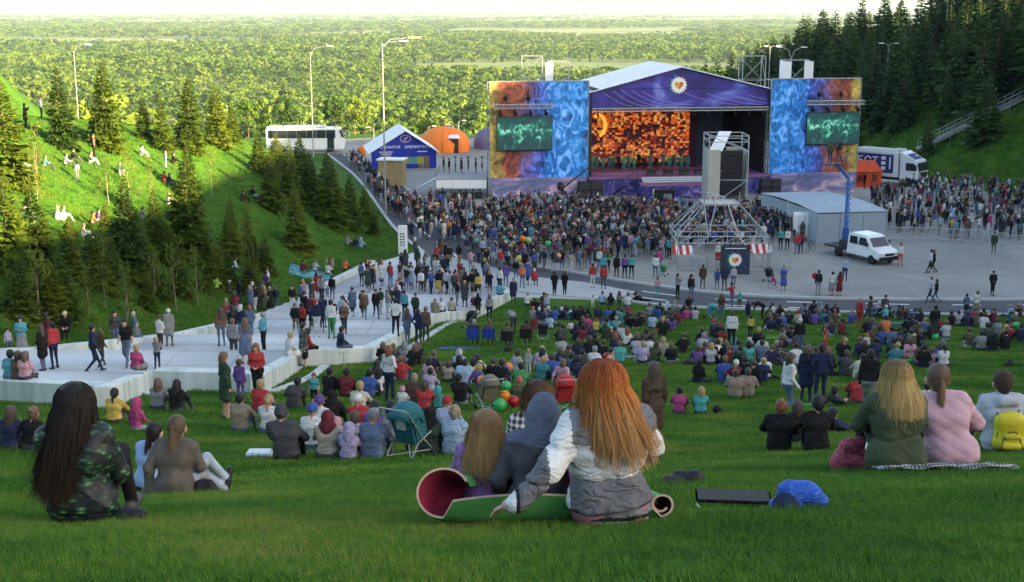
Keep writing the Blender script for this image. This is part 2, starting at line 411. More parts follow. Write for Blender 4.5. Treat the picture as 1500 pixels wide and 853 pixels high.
# ---------------------------------------------------------------- white terraced steps with their low walls
CONC = mat('pale_concrete', (.50, .53, .53), .8, .10, 1.2, .25, 25)
def wallmat():
 m = bpy.data.materials.new('stained_concrete'); m.use_nodes = True; t = NT(m); b = t.n['Principled BSDF']
 g = t.new('ShaderNodeNewGeometry'); mp = t.new('ShaderNodeMapping'); mp.inputs['Scale'].default_value = (2.2, 2.2, .25); t.link(g.outputs['Position'], mp.inputs['Vector'])
 n = t.new('ShaderNodeTexNoise'); n.inputs['Scale'].default_value = 1.0; n.inputs['Detail'].default_value = 6; t.link(mp.outputs[0], n.inputs['Vector'])
 r = t.new('ShaderNodeValToRGB'); e = r.color_ramp.elements
 e[0].position = .33; e[0].color = (.34, .40, .39, 1); e[1].position = .62; e[1].color = (.56, .61, .60, 1)
 t.link(n.outputs[0], r.inputs[0]); t.link(r.outputs[0], b.inputs['Base Color']); b.inputs['Roughness'].default_value = .75
 return m
WALLC = wallmat(); STEPC = mat('step_concrete', (.40, .425, .445), .8, .30, 1.6, .2, 20, coords='Generated')
RP = [(-24, 41.2), (-16.2, 36.4), (-10.7, 33.2), (-11.2, 38.9), (-7.5, 37.8), (-7.75, 46.8), (-5.4, 48.2), (-4.3, 71.8), (-3.0, 76.5), (.2, 84.6)]
LP = [(-24, 46), (-18.9, 49.6), (-17.5, 52.5), (-15.4, 57.5), (-15.1, 62.4), (-15.0, 74.6), (-13.4, 85.5), (-10.6, 95.0)]
ramp_poly = RP+[(-5.2, 92.5), (-7.2, 100.5)]+LP[::-1]
def xs_at(poly, y):
 out = []
 for i in range(len(poly)):
  (x1, y1), (x2, y2) = poly[i], poly[(i+1) % len(poly)]
  if (y1 > y) != (y2 > y): out.append(x1+(x2-x1)*(y-y1)/(y2-y1))
 return sorted(out)
def ramp_z(y):
 """stepped height of the terrace at depth y: long landings between flights"""
 return float(_base(y))+.30
steps = thing('terrace_steps', (-10, 60, ramp_z(60)), 'wide pale concrete terrace steps leading down to the road', 'steps'); steps['kind'] = 'structure'
FL = [(33.2, 37.8, 0), (37.8, 42, 1), (42, 46.8, 0), (46.8, 52, 1), (52, 56, 0), (56, 62, 1), (62, 66, 0), (66, 71.5, 1), (71.5, 75, 0), (75, 84, 1), (84, 100.5, 0)]
lev = []
for a, b, k in FL:
 if k == 0: lev.append((a, b, float(_base(.5*(a+b)))+.22))
tread = []
for i, (a, b, z) in enumerate(lev):
 tread.append((a, b, z))
 if i+1 < len(lev):
  c, d, z2 = lev[i+1]; n = max(2, int(round((z-z2)/.16)))
  for k in range(n-1):
   tread.append((b+(c-b)*k/(n-1), b+(c-b)*(k+1)/(n-1)-.06, z-(z-z2)*(k+1)/n))
for (a, b, z) in tread:
 mb = MB()
 cuts = sorted(set([a, b]+[p[1] for p in ramp_poly if a < p[1] < b]))
 for y0, y1 in zip(cuts[:-1], cuts[1:]):
  ea, eb = xs_at(ramp_poly, y0+1e-3), xs_at(ramp_poly, y1-1e-3)
  for k in range(0, min(len(ea), len(eb))-1, 2):
   nx = max(1, int(round((ea[k+1]-ea[k])/2.4))); ny = max(1, int(round((y1-y0)/1.5)))
   for i in range(nx):
    for j in range(ny):
     def pt(s, t, di, dj): f = (i+s+di)/nx; g = (j+t+dj)/ny; a0 = ea[k]+(eb[k]-ea[k])*g; a1 = ea[k+1]+(eb[k+1]-ea[k+1])*g; return (a0+(a1-a0)*f, y0+(y1-y0)*g)
     e = .016/(2.4); q = .018/1.5 if ny > 1 else 0
     mb.prism([pt(0, 0, e, q), pt(1, 0, -e, q), pt(1, 1, -e, -q), pt(0, 1, e, -q)], z-.75, z-.004*((i*7+j*3) % 3))
 if mb.v:
  mb.build('landing' if b-a > 2 else 'step', STEPC, steps, loc=-steps.location)
def tread_z(x, y):
 z = None
 for a, b, zz in tread:
  if a <= y <= b: z = zz
 return z if z is not None else float(terrain(x, y))
def low_wall(name, line, w, h, label, off):
 t = thing(name, (line[3][0], line[3][1], float(terrain(*line[3]))), label, 'wall')
 for i in range(len(line)-1):
  a, b = np.array(line[i], float), np.array(line[i+1], float); L = np.linalg.norm(b-a); d = (b-a)/L; n = np.array([-d[1], d[0]])*off
  k = max(1, int(round(L/3.2)))
  for j in range(k):
   p, q = a+d*(L*j/k+.006), a+d*(L*(j+1)/k-.006)
   if j == k-1: q = b+d*(w if off*0 == 0 and i < len(line)-2 else 0)*.0
   za = max(float(_base(p[1])), 0-99)+h; zb = float(_base(q[1]))+h
   mb = MB(); mb.prism([tuple(p), tuple(q), tuple(q+n*w), tuple(p+n*w)], min(za, zb)-h-.9, [za, zb, zb, za])
   o = mb.build('wall_panel', WALLC, t, loc=-t.location); bevel(o, .018, 1)
 return t
low_wall('terrace_wall', RP, .46, .62, 'stepped pale concrete wall zigzagging along the lawn side of the steps', 1)
low_wall('terrace_wall', LP, .45, .55, 'pale concrete parapet of the steps towards the shaded young pines', -1)
# narrow concrete drain strip on the lawn below the wall
for L, lab in (([(-11.6, 38.6), (-10.3, 36.6), (-10.05, 39.3)], 'narrow concrete edging on the lawn at the outer corner of the terrace wall'),
      ([(-7.3, 37.9), (-6.9, 42.5), (-7.0, 46.9)], 'narrow concrete edging strip along the middle of the terrace wall'),
      ([(-5.0, 48.2), (-4.2, 60), (-3.6, 71.8), (-2.4, 76.3)], 'long narrow concrete edging strip along the lower terrace wall')):
 mb = MB()
 L = smooth_line(L, 5)
 for a, b in zip(L[:-1], L[1:]):
  d = (b-a)/np.linalg.norm(b-a); n = np.array([-d[1], d[0]])*.17
  P = [a-n, b-n, b+n, a+n]; z = [float(terrain(*p))+.07 for p in P]
  mb.prism([tuple(p) for p in P], [k-.3 for k in z], z)
 tag(mb.build('concrete_edging', CONC), lab, 'edging')
mb = MB(); ap = [(-5.2, 92.5), (.2, 84.6), (6.6, 83.7), (8.5, 86.2), (5.0, 89.5), (1.0, 91.5), (-.8, 94), (-5.5, 100)]
mb.prism(ap, PLAZA_Z, PLAZA_Z+.05); tag(mb.build('footpath', mat('pale_paving', (.36, .37, .37), .8, .1, .5, coords='Generated')), 'pale paving where the steps meet the road', kind='structure')
# ---------------------------------------------------------------- trees
BARK = mat('bark', (.10, .07, .045), .9, .3, 8, .4, 30)
PINEBARK = mat('young_pine_bark', (.20, .16, .11), .9, .25, 8)
BIRCHBARK = mat('pale_bark', (.42, .40, .36), .9, .35, 3)
NEEDLE = leafmat('spruce_needles', [(.25, (.022, .055, .010)), (.5, (.10, .155, .016)), (.8, (.24, .28, .028))], .9, .48, rnd=.3)
NEEDLE_D = leafmat('dark_spruce_needles', [(.25, (.020, .048, .014)), (.5, (.040, .085, .020)), (.8, (.078, .130, .028))], .7, .2, rnd=.35)
NEEDLE_Y = leafmat('young_pine_needles', [(.25, (.045, .085, .014)), (.55, (.11, .155, .022)), (.85, (.20, .225, .04))], 1.2, .25, rnd=.3)
LEAF = leafmat('broad_leaves', [(.22, (.030, .075, .010)), (.5, (.090, .165, .016)), (.8, (.165, .230, .034))], .22, .42, rnd=.75)
def kites(base, tip, wid, up):
 """one leaf-shaped quad per row: base, side, tip, side"""
 d = tip-base; L = np.linalg.norm(d, axis=1, keepdims=True); s = np.cross(d, up); s /= np.maximum(np.linalg.norm(s, axis=1, keepdims=True), 1e-6)
 m = base+d*.45
 v = np.stack([base, m+s*wid[:, None], tip, m-s*wid[:, None]], 1).reshape(-1, 3)
 return v, np.arange(len(v)).reshape(-1, 4)
def spruce_mesh(seed, nw=24, per=8, tw=4, rad=.21, gap=.03, up_tip=False, droop=.25, wide=.30, gaps=.06):
 """crown of a unit-high conifer: whorls of boughs, each bough a spray of needle-clad twigs"""
 r = np.random.default_rng(seed); B = []; T = []; W = []; U = []
 for k in range(nw):
  t = gap+(1-gap)*(k/(nw-1))**.92; L0 = rad*(1-t)**.85+.006
  n = max(4, int(per*(.6+.6*(1-t))))
  a0 = r.uniform(0, 6.28)
  for j in range(n):
   if r.random() < gaps: continue
   a = a0+6.283*j/n+r.normal(0, .18); L = L0*r.uniform(.68, 1.2); z0 = t+r.normal(0, .008)
   el = -droop*(1-t)+.55*t**2+r.normal(0, .09)+(.5 if up_tip else 0)
   d = np.array([math.cos(a)*math.cos(el), math.sin(a)*math.cos(el), math.sin(el)])
   o = np.array([0, 0, z0]); e = o+d*L+np.array([0, 0, L*.10])
   side = np.array([-math.sin(a), math.cos(a), 0])
   B.append(o+d*L*.1); T.append(e); W.append(L*.16); U.append([0, 0, 1])
   for q in range(tw):
    u = .28+.62*(q+r.uniform(0, .6))/tw
    for sgn in (-1, 1):
     p = o+(e-o)*u; ln = L*wide*(1.25-u)*r.uniform(.8, 1.3)+.006
     dd = d*.75+side*sgn*r.uniform(.6, .9)+np.array([0, 0, r.uniform(-.42, .02)])
     B.append(p); T.append(p+dd*ln); W.append(ln*.33); U.append([r.normal(0, .8), r.normal(0, .8), 1])
 v, q = kites(np.array(B), np.array(T), np.array(W), np.array(U, float))
 return v, q
def spike_mesh(seed, n=9):
 """thin young pine: bare stem, few up-swept boughs ending in pale candles"""
 r = np.random.default_rng(seed); B = []; T = []; W = []; U = []
 for k in range(n):
  t = .22+.76*k/(n-1); m = r.integers(3, 6)
  for j in range(m):
   a = r.uniform(0, 6.283); L = (.20*(1-t)+.05)*r.uniform(.7, 1.3)
   d = np.array([math.cos(a)*.85, math.sin(a)*.85, .45+.5*t]); o = np.array([0, 0, t-.03]); e = o+d*L
   for q in range(9):
    u = r.uniform(.45, 1); p = o+(e-o)*u
    dd = d*.6+r.normal(0, .55, 3); ln = .045*r.uniform(.7, 1.3)
    B.append(p); T.append(p+dd*ln); W.append(ln*.16); U.append(r.normal(0, 1, 3))
   B.append(e); T.append(e+np.array([0, 0, .06*r.uniform(.6, 1.4)])); W.append(.006); U.append([1, 0, .1])
   B.append(e); T.append(e+np.array([0, 0, .06*r.uniform(.6, 1.4)])); W.append(.006); U.append([0, 1, .1])
   B.append(o); T.append(e); W.append(.004); U.append([0, 0, 1])
 return kites(np.array(B), np.array(T), np.array(W), np.array(U, float))
def trunk_mesh(name, r0, h, m, n=6, lean=0.0, limbs=(), seed=0):
 mb = MB(); rr = random.Random(seed); pts = [Vector((0, 0, -.05))]
 for k in range(1, 5): pts.append(Vector((rr.uniform(-1, 1)*lean, rr.uniform(-1, 1)*lean, h*k/4)))
 for k in range(4): mb.bar(pts[k], pts[k+1], r0*(1-k/4*.8), n, r0*(1-(k+1)/4*.8))
 for (z, a, el, L) in limbs:
  o = Vector((0, 0, z)); e = o+Vector((math.cos(a)*math.cos(el), math.sin(a)*math.cos(el), math.sin(el)))*L
  mb.bar(o, e, r0*.45, 5, r0*.12)
 return mb.mesh(name, m, True)
def broad_mesh(seed, clumps=16, leaves=60, size=.055, flat=1.0):
 """crown of a unit-high broadleaf tree: clumps of small leaf sprays with gaps between them"""
 r = np.random.default_rng(seed); C = []; P = []; D = []; S = []
 for k in range(clumps):
  th = r.uniform(0, 6.283); u = r.uniform(-.85, 1); rr = (1-abs(u)**1.6)**.5
  c = np.array([math.cos(th)*rr*.24, math.sin(th)*rr*.24, .60+u*.28*flat])*np.array([1, 1, 1])
  cr = r.uniform(.085, .15)
  d = r.normal(0, 1, (leaves, 3)); d /= np.linalg.norm(d, axis=1, keepdims=True)
  d[:, 2] = np.abs(d[:, 2])*.9-.25*(r.random(leaves) < .35)
  p = c+d*cr*r.uniform(.65, 1.08, (leaves, 1))*np.array([1, 1, .8])
  P.append(p); D.append(d+r.normal(0, .5, (leaves, 3))); S.append(r.uniform(.6, 1.4, leaves)*size)
 P = np.concatenate(P); D = np.concatenate(D); S = np.concatenate(S)
 D /= np.linalg.norm(D, axis=1, keepdims=True)
 t = np.cross(D, r.normal(0, 1, D.shape)); t /= np.linalg.norm(t, axis=1, keepdims=True)
 return kites(P-t*S[:, None]*.5, P+t*S[:, None]*.5, S*.36, D)
def crownmesh(name, vq, m): return mesh_np(name, vq[0], quads=vq[1], mats=[m])
SPRUCE_N = [crownmesh('spruce_crown', spruce_mesh(s, 34, 10, 5, rad=rd, droop=dr, wide=.36, gaps=.05+.05*(s % 4)), NEEDLE) for s, rd, dr in ((1, .30, .28), (2, .26, .30), (3, .33, .20), (4, .27, .35), (5, .31, .22))]
SPRUCE_F = [crownmesh('spruce_crown', spruce_mesh(s, 26, 9, 3, rad=rd, droop=.3, wide=.46), NEEDLE_D) for s, rd in ((11, .26), (12, .22), (13, .29), (14, .24), (15, .27))]
SPIKE = [crownmesh('pine_crown', spike_mesh(s), NEEDLE_Y) for s in (21, 22, 23)]
SP_TR = trunk_mesh('spruce_trunk', .016, .93, BARK); SPI_TR = trunk_mesh('pine_trunk', .011, .95, PINEBARK, lean=.008)
BROAD = [crownmesh('broad_crown', broad_mesh(s, c, l, .06), LEAF) for s, c, l in ((31, 18, 60), (32, 22, 48), (33, 15, 70), (34, 20, 55), (35, 24, 45))]
BR_TR = [trunk_mesh('broad_trunk', .022, .62, BARK, lean=.012, seed=s, limbs=[(.3+.07*i, 2.4*i+s, .75, .26) for i in range(5)]) for s in (1, 2)]
def plant_tree(kind, x, y, h, label, group, cat, wid=1.0, z=None):
 z = float(terrain(x, y)) if z is None else z
 t = thing({'n': 'spruce_tree', 'f': 'spruce_tree', 'p': 'young_pine', 'b': 'broadleaf_tree'}[kind], (x, y, z-.1), label, cat, group, rng.uniform(0, 6.28))
 t.scale = (h*wid*rng.uniform(.86, 1.12), h*wid*rng.uniform(.86, 1.12), h); t.rotation_euler[0] = rng.gauss(0, .028); t.rotation_euler[1] = rng.gauss(0, .028)
 if kind == 'n': c, k = rng.choice(SPRUCE_N), SP_TR
 elif kind == 'f': c, k = rng.choice(SPRUCE_F), SP_TR
 elif kind == 'p': c, k = rng.choice(SPIKE), SPI_TR
 else: c, k = rng.choice(BROAD), rng.choice(BR_TR)
 link('crown', c, t); link('trunk', k, t)
 return t
# conifers standing on the sunlit bank, seen one by one: (px, py of the foot, height in px, kind, label)
BANK = [
 (8, 268, 150, 'n', 'big spruce at the edge of the photo beside the two standing men on the bank', 1.15),
 (92, 215, 120, 'n', 'tall sunlit spruce directly behind the first pale street lamp on the bank', 1.0),
 (155, 218, 128, 'n', 'tall bright spruce with a very pointed top on the crest of the bank', 1.0),
 (212, 205, 68, 'n', 'small round spruce in the row along the crest of the sunny bank', 1.1),
 (240, 222, 90, 'n', 'slim spruce between two taller ones on the crest of the bank', 1.0),
 (277, 222, 112, 'n', 'tall leafy green spruce at the end of the sunlit crest', 1.0),
 (318, 215, 90, 'n', 'dark spruce where the sunlit crest passes into shade', 1.2),
 (340, 212, 62, 'n', 'short dark spruce behind the shaded end of the crest', 1.2),
 (275, 375, 150, 'n', 'large half lit spruce low on the bank under the seated couples', 1.2),
 (185, 410, 150, 'n', 'large dark spruce with its sunny side golden low on the bank', 1.15),
 (60, 405, 135, 'n', 'broad shaded spruce low on the bank with a lit shoulder', 1.25),
 (10, 400, 150, 'n', 'broad dark spruce at the edge of the photo low on the bank', 1.2),
 (338, 378, 92, 'n', 'bright yellow green spruce catching the last sun beside the dark slope', 1.1),
 (362, 372, 78, 'n', 'smaller yellow green spruce leaning on its sunlit neighbour', 1.0),
 (232, 372, 98, 'n', 'mid sized spruce with a golden crown low on the bank', 1.2),
 (437, 366, 100, 'n', 'dark bushy spruce standing alone on the shaded grass bank', 1.25),
 (397, 305, 85, 'n', 'dark spruce on the shaded bank below the white coach', 1.3),
 (425, 298, 92, 'n', 'dark spruce in front of the middle of the white coach', 1.3),
 (455, 300, 80, 'n', 'dark spruce beside the thin lamp post near the coach', 1.3),
 (485, 330, 100, 'n', 'tall dark spruce at the road end of the shaded bank', 1.2),
 (512, 335, 80, 'n', 'dark spruce leaning over the road edge by the crowd', 1.2),
 (535, 330, 62, 'n', 'low dark spruce closest to the tall lamp post', 1.4),
 (380, 255, 66, 'n', 'small dark spruce on the shaded shoulder of the bank', 1.2),
 (548, 345, 45, 'n', 'stubby dark spruce beside the white pylon sign', 1.4),
 (480, 290, 70, 'n', 'dark spruce just under the front wheels of the coach', 1.2),
 (440, 262, 64, 'n', 'small spruce hiding the wheels of the coach', 1.3),
 (405, 258, 64, 'n', 'small spruce under the rear of the coach', 1.3),
 (55, 258, 74, 'p', 'sparse young pine with bare stem among the seated people on the bank', 1.0),
 (55, 300, 95, 'p', 'thin yellowish young pine between seated groups on the sunny bank', 1.0),
 (160, 300, 70, 'p', 'small young pine with pale candles mid way up the bank', 1.1),
 (190, 300, 75, 'p', 'yellowish young pine beside the man in dark green on the bank', 1.1),
 (222, 300, 62, 'p', 'young pine with bare lower stem beside the white dressed pair', 1.1),
 (280, 292, 85, 'n', 'slender sunlit spruce standing by the red shirted pair', .9),
 (310, 290, 60, 'p', 'yellow green young pine at the edge of the sunlight', 1.1),
 (188, 465, 80, 'p', 'lanky young pine with bare stem just behind the white steps', 1.0),
 (226, 452, 90, 'p', 'young pine with bright candles in the shaded hollow', 1.0),
 (258, 455, 95, 'p', 'young pine with two forked candles in the shaded hollow', 1.0),
 (290, 452, 88, 'p', 'tallest candle tipped young pine near the white steps', 1.0),
 (25, 470, 85, 'p', 'shaded young pine behind the seated people on the wall', 1.1),
 (85, 470, 90, 'p', 'shaded young pine behind the man in the cream cap', 1.1),
 (130, 465, 85, 'p', 'shaded young pine behind the navy tracksuit man', 1.1),
 (155, 455, 75, 'p', 'thin grey green young pine in the dark hollow', 1.1),
 (320, 420, 70, 'n', 'small dark spruce behind the picnic group at the foot of the bank', 1.2),
 (390, 400, 60, 'n', 'small dark spruce behind the people leaving the steps', 1.3),
 (110, 420, 90, 'n', 'dark spruce deep in the shaded hollow under the bank', 1.3),
 (145, 425, 95, 'n', 'dark spruce with feathery boughs in the shaded hollow', 1.2),
 (225, 430, 75, 'n', 'dark low spruce in the middle of the shaded hollow', 1.3),
 (265, 435, 70, 'n', 'dark low spruce near the steps in the hollow', 1.3),
 (40, 440, 90, 'n', 'dark bushy spruce in the hollow near the photo edge', 1.3),
 (300, 395, 72, 'n', 'dusky spruce between the hollow and the picnic group', 1.2),
 (155, 352, 60, 'n', 'young spruce casting a long shadow beside the orange shirted pair', 1.1),
]
for (px, py, hp, k, lab, w) in BANK:
 p = G(px, py); h = hp/proj(p)[2]/.97
 plant_tree(k, p[0], p[1], h, lab, 'conifers on the sunny bank', 'conifer', w*(.9 if k == 'n' else 1))
for _ in range(44):
 px = rng.uniform(0, 385); py = rng.uniform(388, 475)-max(0, px-220)*.2; p = G(px, py); k = rng.choice('pnnn')
 if float(np.min([abs(p[0]-a)+abs(p[1]-b) for a, b in ramp_poly])) < 1.2 or bool(in_poly(np.array(p[0]), np.array(p[1]), ramp_poly)): continue
 plant_tree(k, p[0], p[1], rng.uniform(1.4, 3.4), 'low young pine filling the shaded hollow under the sunny bank' if k == 'p' else 'low bushy young spruce filling the shaded hollow under the sunny bank', 'young trees in the shaded hollow', 'conifer', rng.uniform(1.1, 1.6))
# the wooded hill on the other side, dense at the top and looser on its grassy foot
RH = []
tries = 0
while len(RH) < 276 and tries < 40000:
 tries += 1
 y = rng.uniform(118, 285); x = rng.uniform(30, .47*y)
 tr = float(_toe_r(y)); dx = x-tr
 if dx < (4 if y < 175 else -6 if y < 222 else -15): continue
 p = (x, y, float(terrain(x, y))); u, v, s = proj(p)
 if u > 1560: continue
 if u < 1240 and v > 190: continue
 # clear grass along the foot and round the metal stairs
 low = (v > 150+.42*max(0, 1500-u)*.35+rng.uniform(-30, 40))
 if low and rng.random() < .62: continue
 d = 3.0 if not low else 5.0
 if any((x-a)**2+(y-b)**2 < d*d for a, b, _, _ in RH): continue
 RH.append((x, y, v, low))
def hill_label(x, y, low):
 u, v, _ = proj((x, y, float(terrain(x, y))))
 if low: return 'dark spruce on the grassy hill foot '+('above the broadcast truck' if u < 1345 else 'below the metal hill stairs' if v > 215 else 'above the metal hill stairs')
 if u < 1140: return 'dark spruce of the hill wood rising behind the stage roof'
 if u < 1235: return 'dark spruce of the hill wood rising above the painted screen tower'
 if u < 1345: return 'tall dark spruce of the hill wood near the twin headed lamp'
 return 'tall dark spruce of the hill wood high above the metal stairs' if v > 60 else 'tall dark spruce along the skyline of the hill wood'
for (x, y, v, low) in RH:
 h = rng.uniform(7, 13) if not low else rng.uniform(2.5, 8.5)
 if y > 225: h = rng.uniform(8, 12)
 plant_tree('f', x, y, h, hill_label(x, y, low),
      'spruces on the grassy hill foot' if low else 'spruces in the hill wood', 'spruce', rng.uniform(.9, 1.25))
for px, top in ((1034, 82), (1046, 98), (1055, 78), (1069, 72), (1083, 84), (1096, 76), (1109, 62), (1121, 70), (1133, 52)):
 y = rng.uniform(218, 236); q = PY(px, top, y); z = float(terrain(q[0], y))
 plant_tree('f', q[0], y, q[2]-z, 'dark spruce of the hill wood rising behind the stage roof', 'spruces in the hill wood', 'spruce', .8)
# broadleaf trees of the lowland: the nearest ones singly, the rest as one wood
BL = []
tries = 0
while len(BL) < 285 and tries < 60000:
 tries += 1
 y = 215+(620-215)*rng.random()**.7; x = rng.uniform(-.46*y-8, .36*y)
 z = float(terrain(x, y))
 if z > -30 and y < 300: continue
 if x > 25 and y < 330: continue
 hump = 6.3 if y < 450 else 8
 if any((x-a)**2+(y-b)**2 < hump*hump for a, b, _ in BL): continue
 BL.append((x, y, z))
def wood_label(x, y):
 u = proj((x, y, -40))[0]
 return 'round crowned green tree of the lowland wood '+('seen over the sunny bank' if u < 380 else 'behind the white coach' if u < 520 else 'behind the blue and orange tents' if u < 715 else 'beyond the screen tower and stage roof')
BLOCC = [(a, b) for a, b, _ in BL]
for (x, y, z) in BL:
 plant_tree('b', x, y, rng.uniform(13, 20), wood_label(x, y), 'trees of the lowland wood', 'broadleaf tree', rng.uniform(.85, 1.15), z)
for (px, py, hp) in ((503, 205, 34), (492, 206, 44), (520, 205, 40), (420, 190, 40), (385, 205, 44), (365, 210, 40), (535, 198, 30)):
 q = PZ(px, 225, -20); h = hp/proj(q)[2]*1.25
 y = q[1]+rng.uniform(14, 22); x = q[0]*y/q[1]
 plant_tree('b', x, y, h*1.3, 'small yellow green birch at the edge of the square behind the coach and blue tent', 'birches behind the coach', 'birch', .8)
def wood():
 r = np.random.default_rng(5); P = []; S = []; I = []
 occ = set((int(a//7), int(b//7)) for a, b in BLOCC)
 def band(y0, y1, sp, h0, h1, kinds, dens):
  n = int(dens*.46*2*(y1*y1-y0*y0)/2/(sp*sp))
  y = np.sqrt(r.uniform(y0*y0, y1*y1, n)); x = r.uniform(-.50, .46, n)*y
  f = np.sin(x*.0041+1.3)*np.sin(y*.0033+.4)+.6*np.sin(x*.0017-y*.0026)+.5*np.sin(y*.0081+x*.002)
  keep = (f > -.92+(y > 2600)*.62+(y > 5000)*.35)
  x, y, f = x[keep], y[keep], f[keep]
  if y0 < 640:
   k = np.array([(int(a//7), int(b//7)) not in occ for a, b in zip(x, y)]); x, y = x[k], y[k]
   k = (y > 420) | (np.abs(x+.04*y) > .30*y); x, y = x[k], y[k]
  z = terrain(x, y); k = z < -45; x, y, z = x[k], y[k], z[k]
  g = .82+.3*np.sin(x*.011+y*.007)*np.sin(y*.0092-.5)
  s = r.uniform(h0, h1, len(x))*g
  P.append(np.stack([x, y, z-.3], 1)); S.append(np.stack([s*r.uniform(.85, 1.3, len(x))*(sp/8)**.8, s*(sp/8)**.8, s], 1)); I.append(r.choice(kinds, len(x)))
 band(330, 640, 7.5, 13, 19, [0, 1, 2], .55)
 band(620, 1300, 7.6, 8, 18, [0, 1, 2, 3], .80)
 band(1300, 2600, 9.5, 9, 17, [3, 4, 5], .8)
 band(2600, 5200, 18, 12, 18, [3, 4, 5], .75)
 band(5200, 11500, 55, 12, 18, [4, 5], .6); band(11500, 26000, 150, 12, 17, [4, 5], .5)
 P = np.concatenate(P); S = np.concatenate(S); I = np.concatenate(I)
 rot = np.zeros_like(P); rot[:, 2] = r.uniform(0, 6.28, len(P))
 protos = [crownmesh('wood_crown', broad_mesh(40+i, c, l, s), LEAF) for i, (c, l, s) in enumerate(((14, 40, .085), (16, 34, .085), (12, 45, .09), (9, 26, .13), (8, 20, .15), (7, 18, .17)))]
 protos.append(SPRUCE_F[1]); kf = r.random(len(I)) < .07; I = np.where(kf, 6, I); S[kf] *= np.array([.95, .95, 1.05])
 o = scatter('lowland_forest', P, rot, S, I, protos, label='endless sunlit green forest over the lowland plain')
 return len(P)
print('wood', wood())
# ---------------------------------------------------------------- stage, screens, trusses
ZP = PLAZA_Z+.12
STEEL = mat('galvanised_steel', (.36, .38, .40), .45, .15, 4, metal=.6)
DSTEEL = mat('dark_steel', (.05, .05, .055), .5, .15, 4, metal=.4)
BLACK = mat('black_cloth', (.012, .012, .014), .85, .2, 2)
BLACKP = mat('black_plastic', (.018, .018, .02), .5, .2, 5)
WHITEF = mat('white_fabric', (.74, .75, .76), .7, .06, .6, .1, 10)
GREYF = mat('grey_tarpaulin', (.30, .36, .42), .6, .08, .5, .15, 6)
BEIGEF = mat('beige_cover', (.45, .44, .37), .75, .12, .7, .2, 5)
GLASSD = mat('dark_glass', (.02, .025, .035), .08, 0, spec=.6)
RUB = mat('black_rubber', (.02, .02, .02), .8, .1)
LENS = mat('lit_lens', (.9, .9, .85), .3, 0, emit=(1, .93, .8), es=4.0)
def ramp_set(r, stops):
 e = r.color_ramp.elements
 while len(e) < len(stops): e.new(.5)
 for x, (p, c) in zip(e, stops): x.position = p; x.color = tuple(c)+(1,)
class Frame:
 """a local frame standing on the square: u along the front, v into depth"""
 def __init__(s, x, y, deg):
  s.o = np.array([x, y]); a = R(deg); s.a = a; s.c, s.s = math.cos(a), math.sin(a)
 def world(s, u, v): return s.o[0]+u*s.c-v*s.s, s.o[1]+u*s.s+v*s.c
 def u(s, px, v=0.0, z=-14.0):
  a = (px-750)/F_PX
  # O.x + u c - v s = a((O.y+u s+v c) CP - z SP)
  return (a*((s.o[1]+v*s.c)*CP-z*SP)-s.o[0]+v*s.s)/(s.c-a*s.s*CP)
 def z(s, py, u, v=0.0):
  x, y = s.world(u, v); b = (426.5-py)/F_PX
  # b = (y SP + z CP)/(y CP - z SP)
  return (b*y*CP-y*SP)/(CP+b*SP)-ZP
 def empty(s, name, label, cat, group=None, u=0, v=0):
  x, y = s.world(u, v)
  return thing(name, (x, y, ZP), label, cat, group, s.a)
FS = Frame(-2.25, 130.0, 8.0)
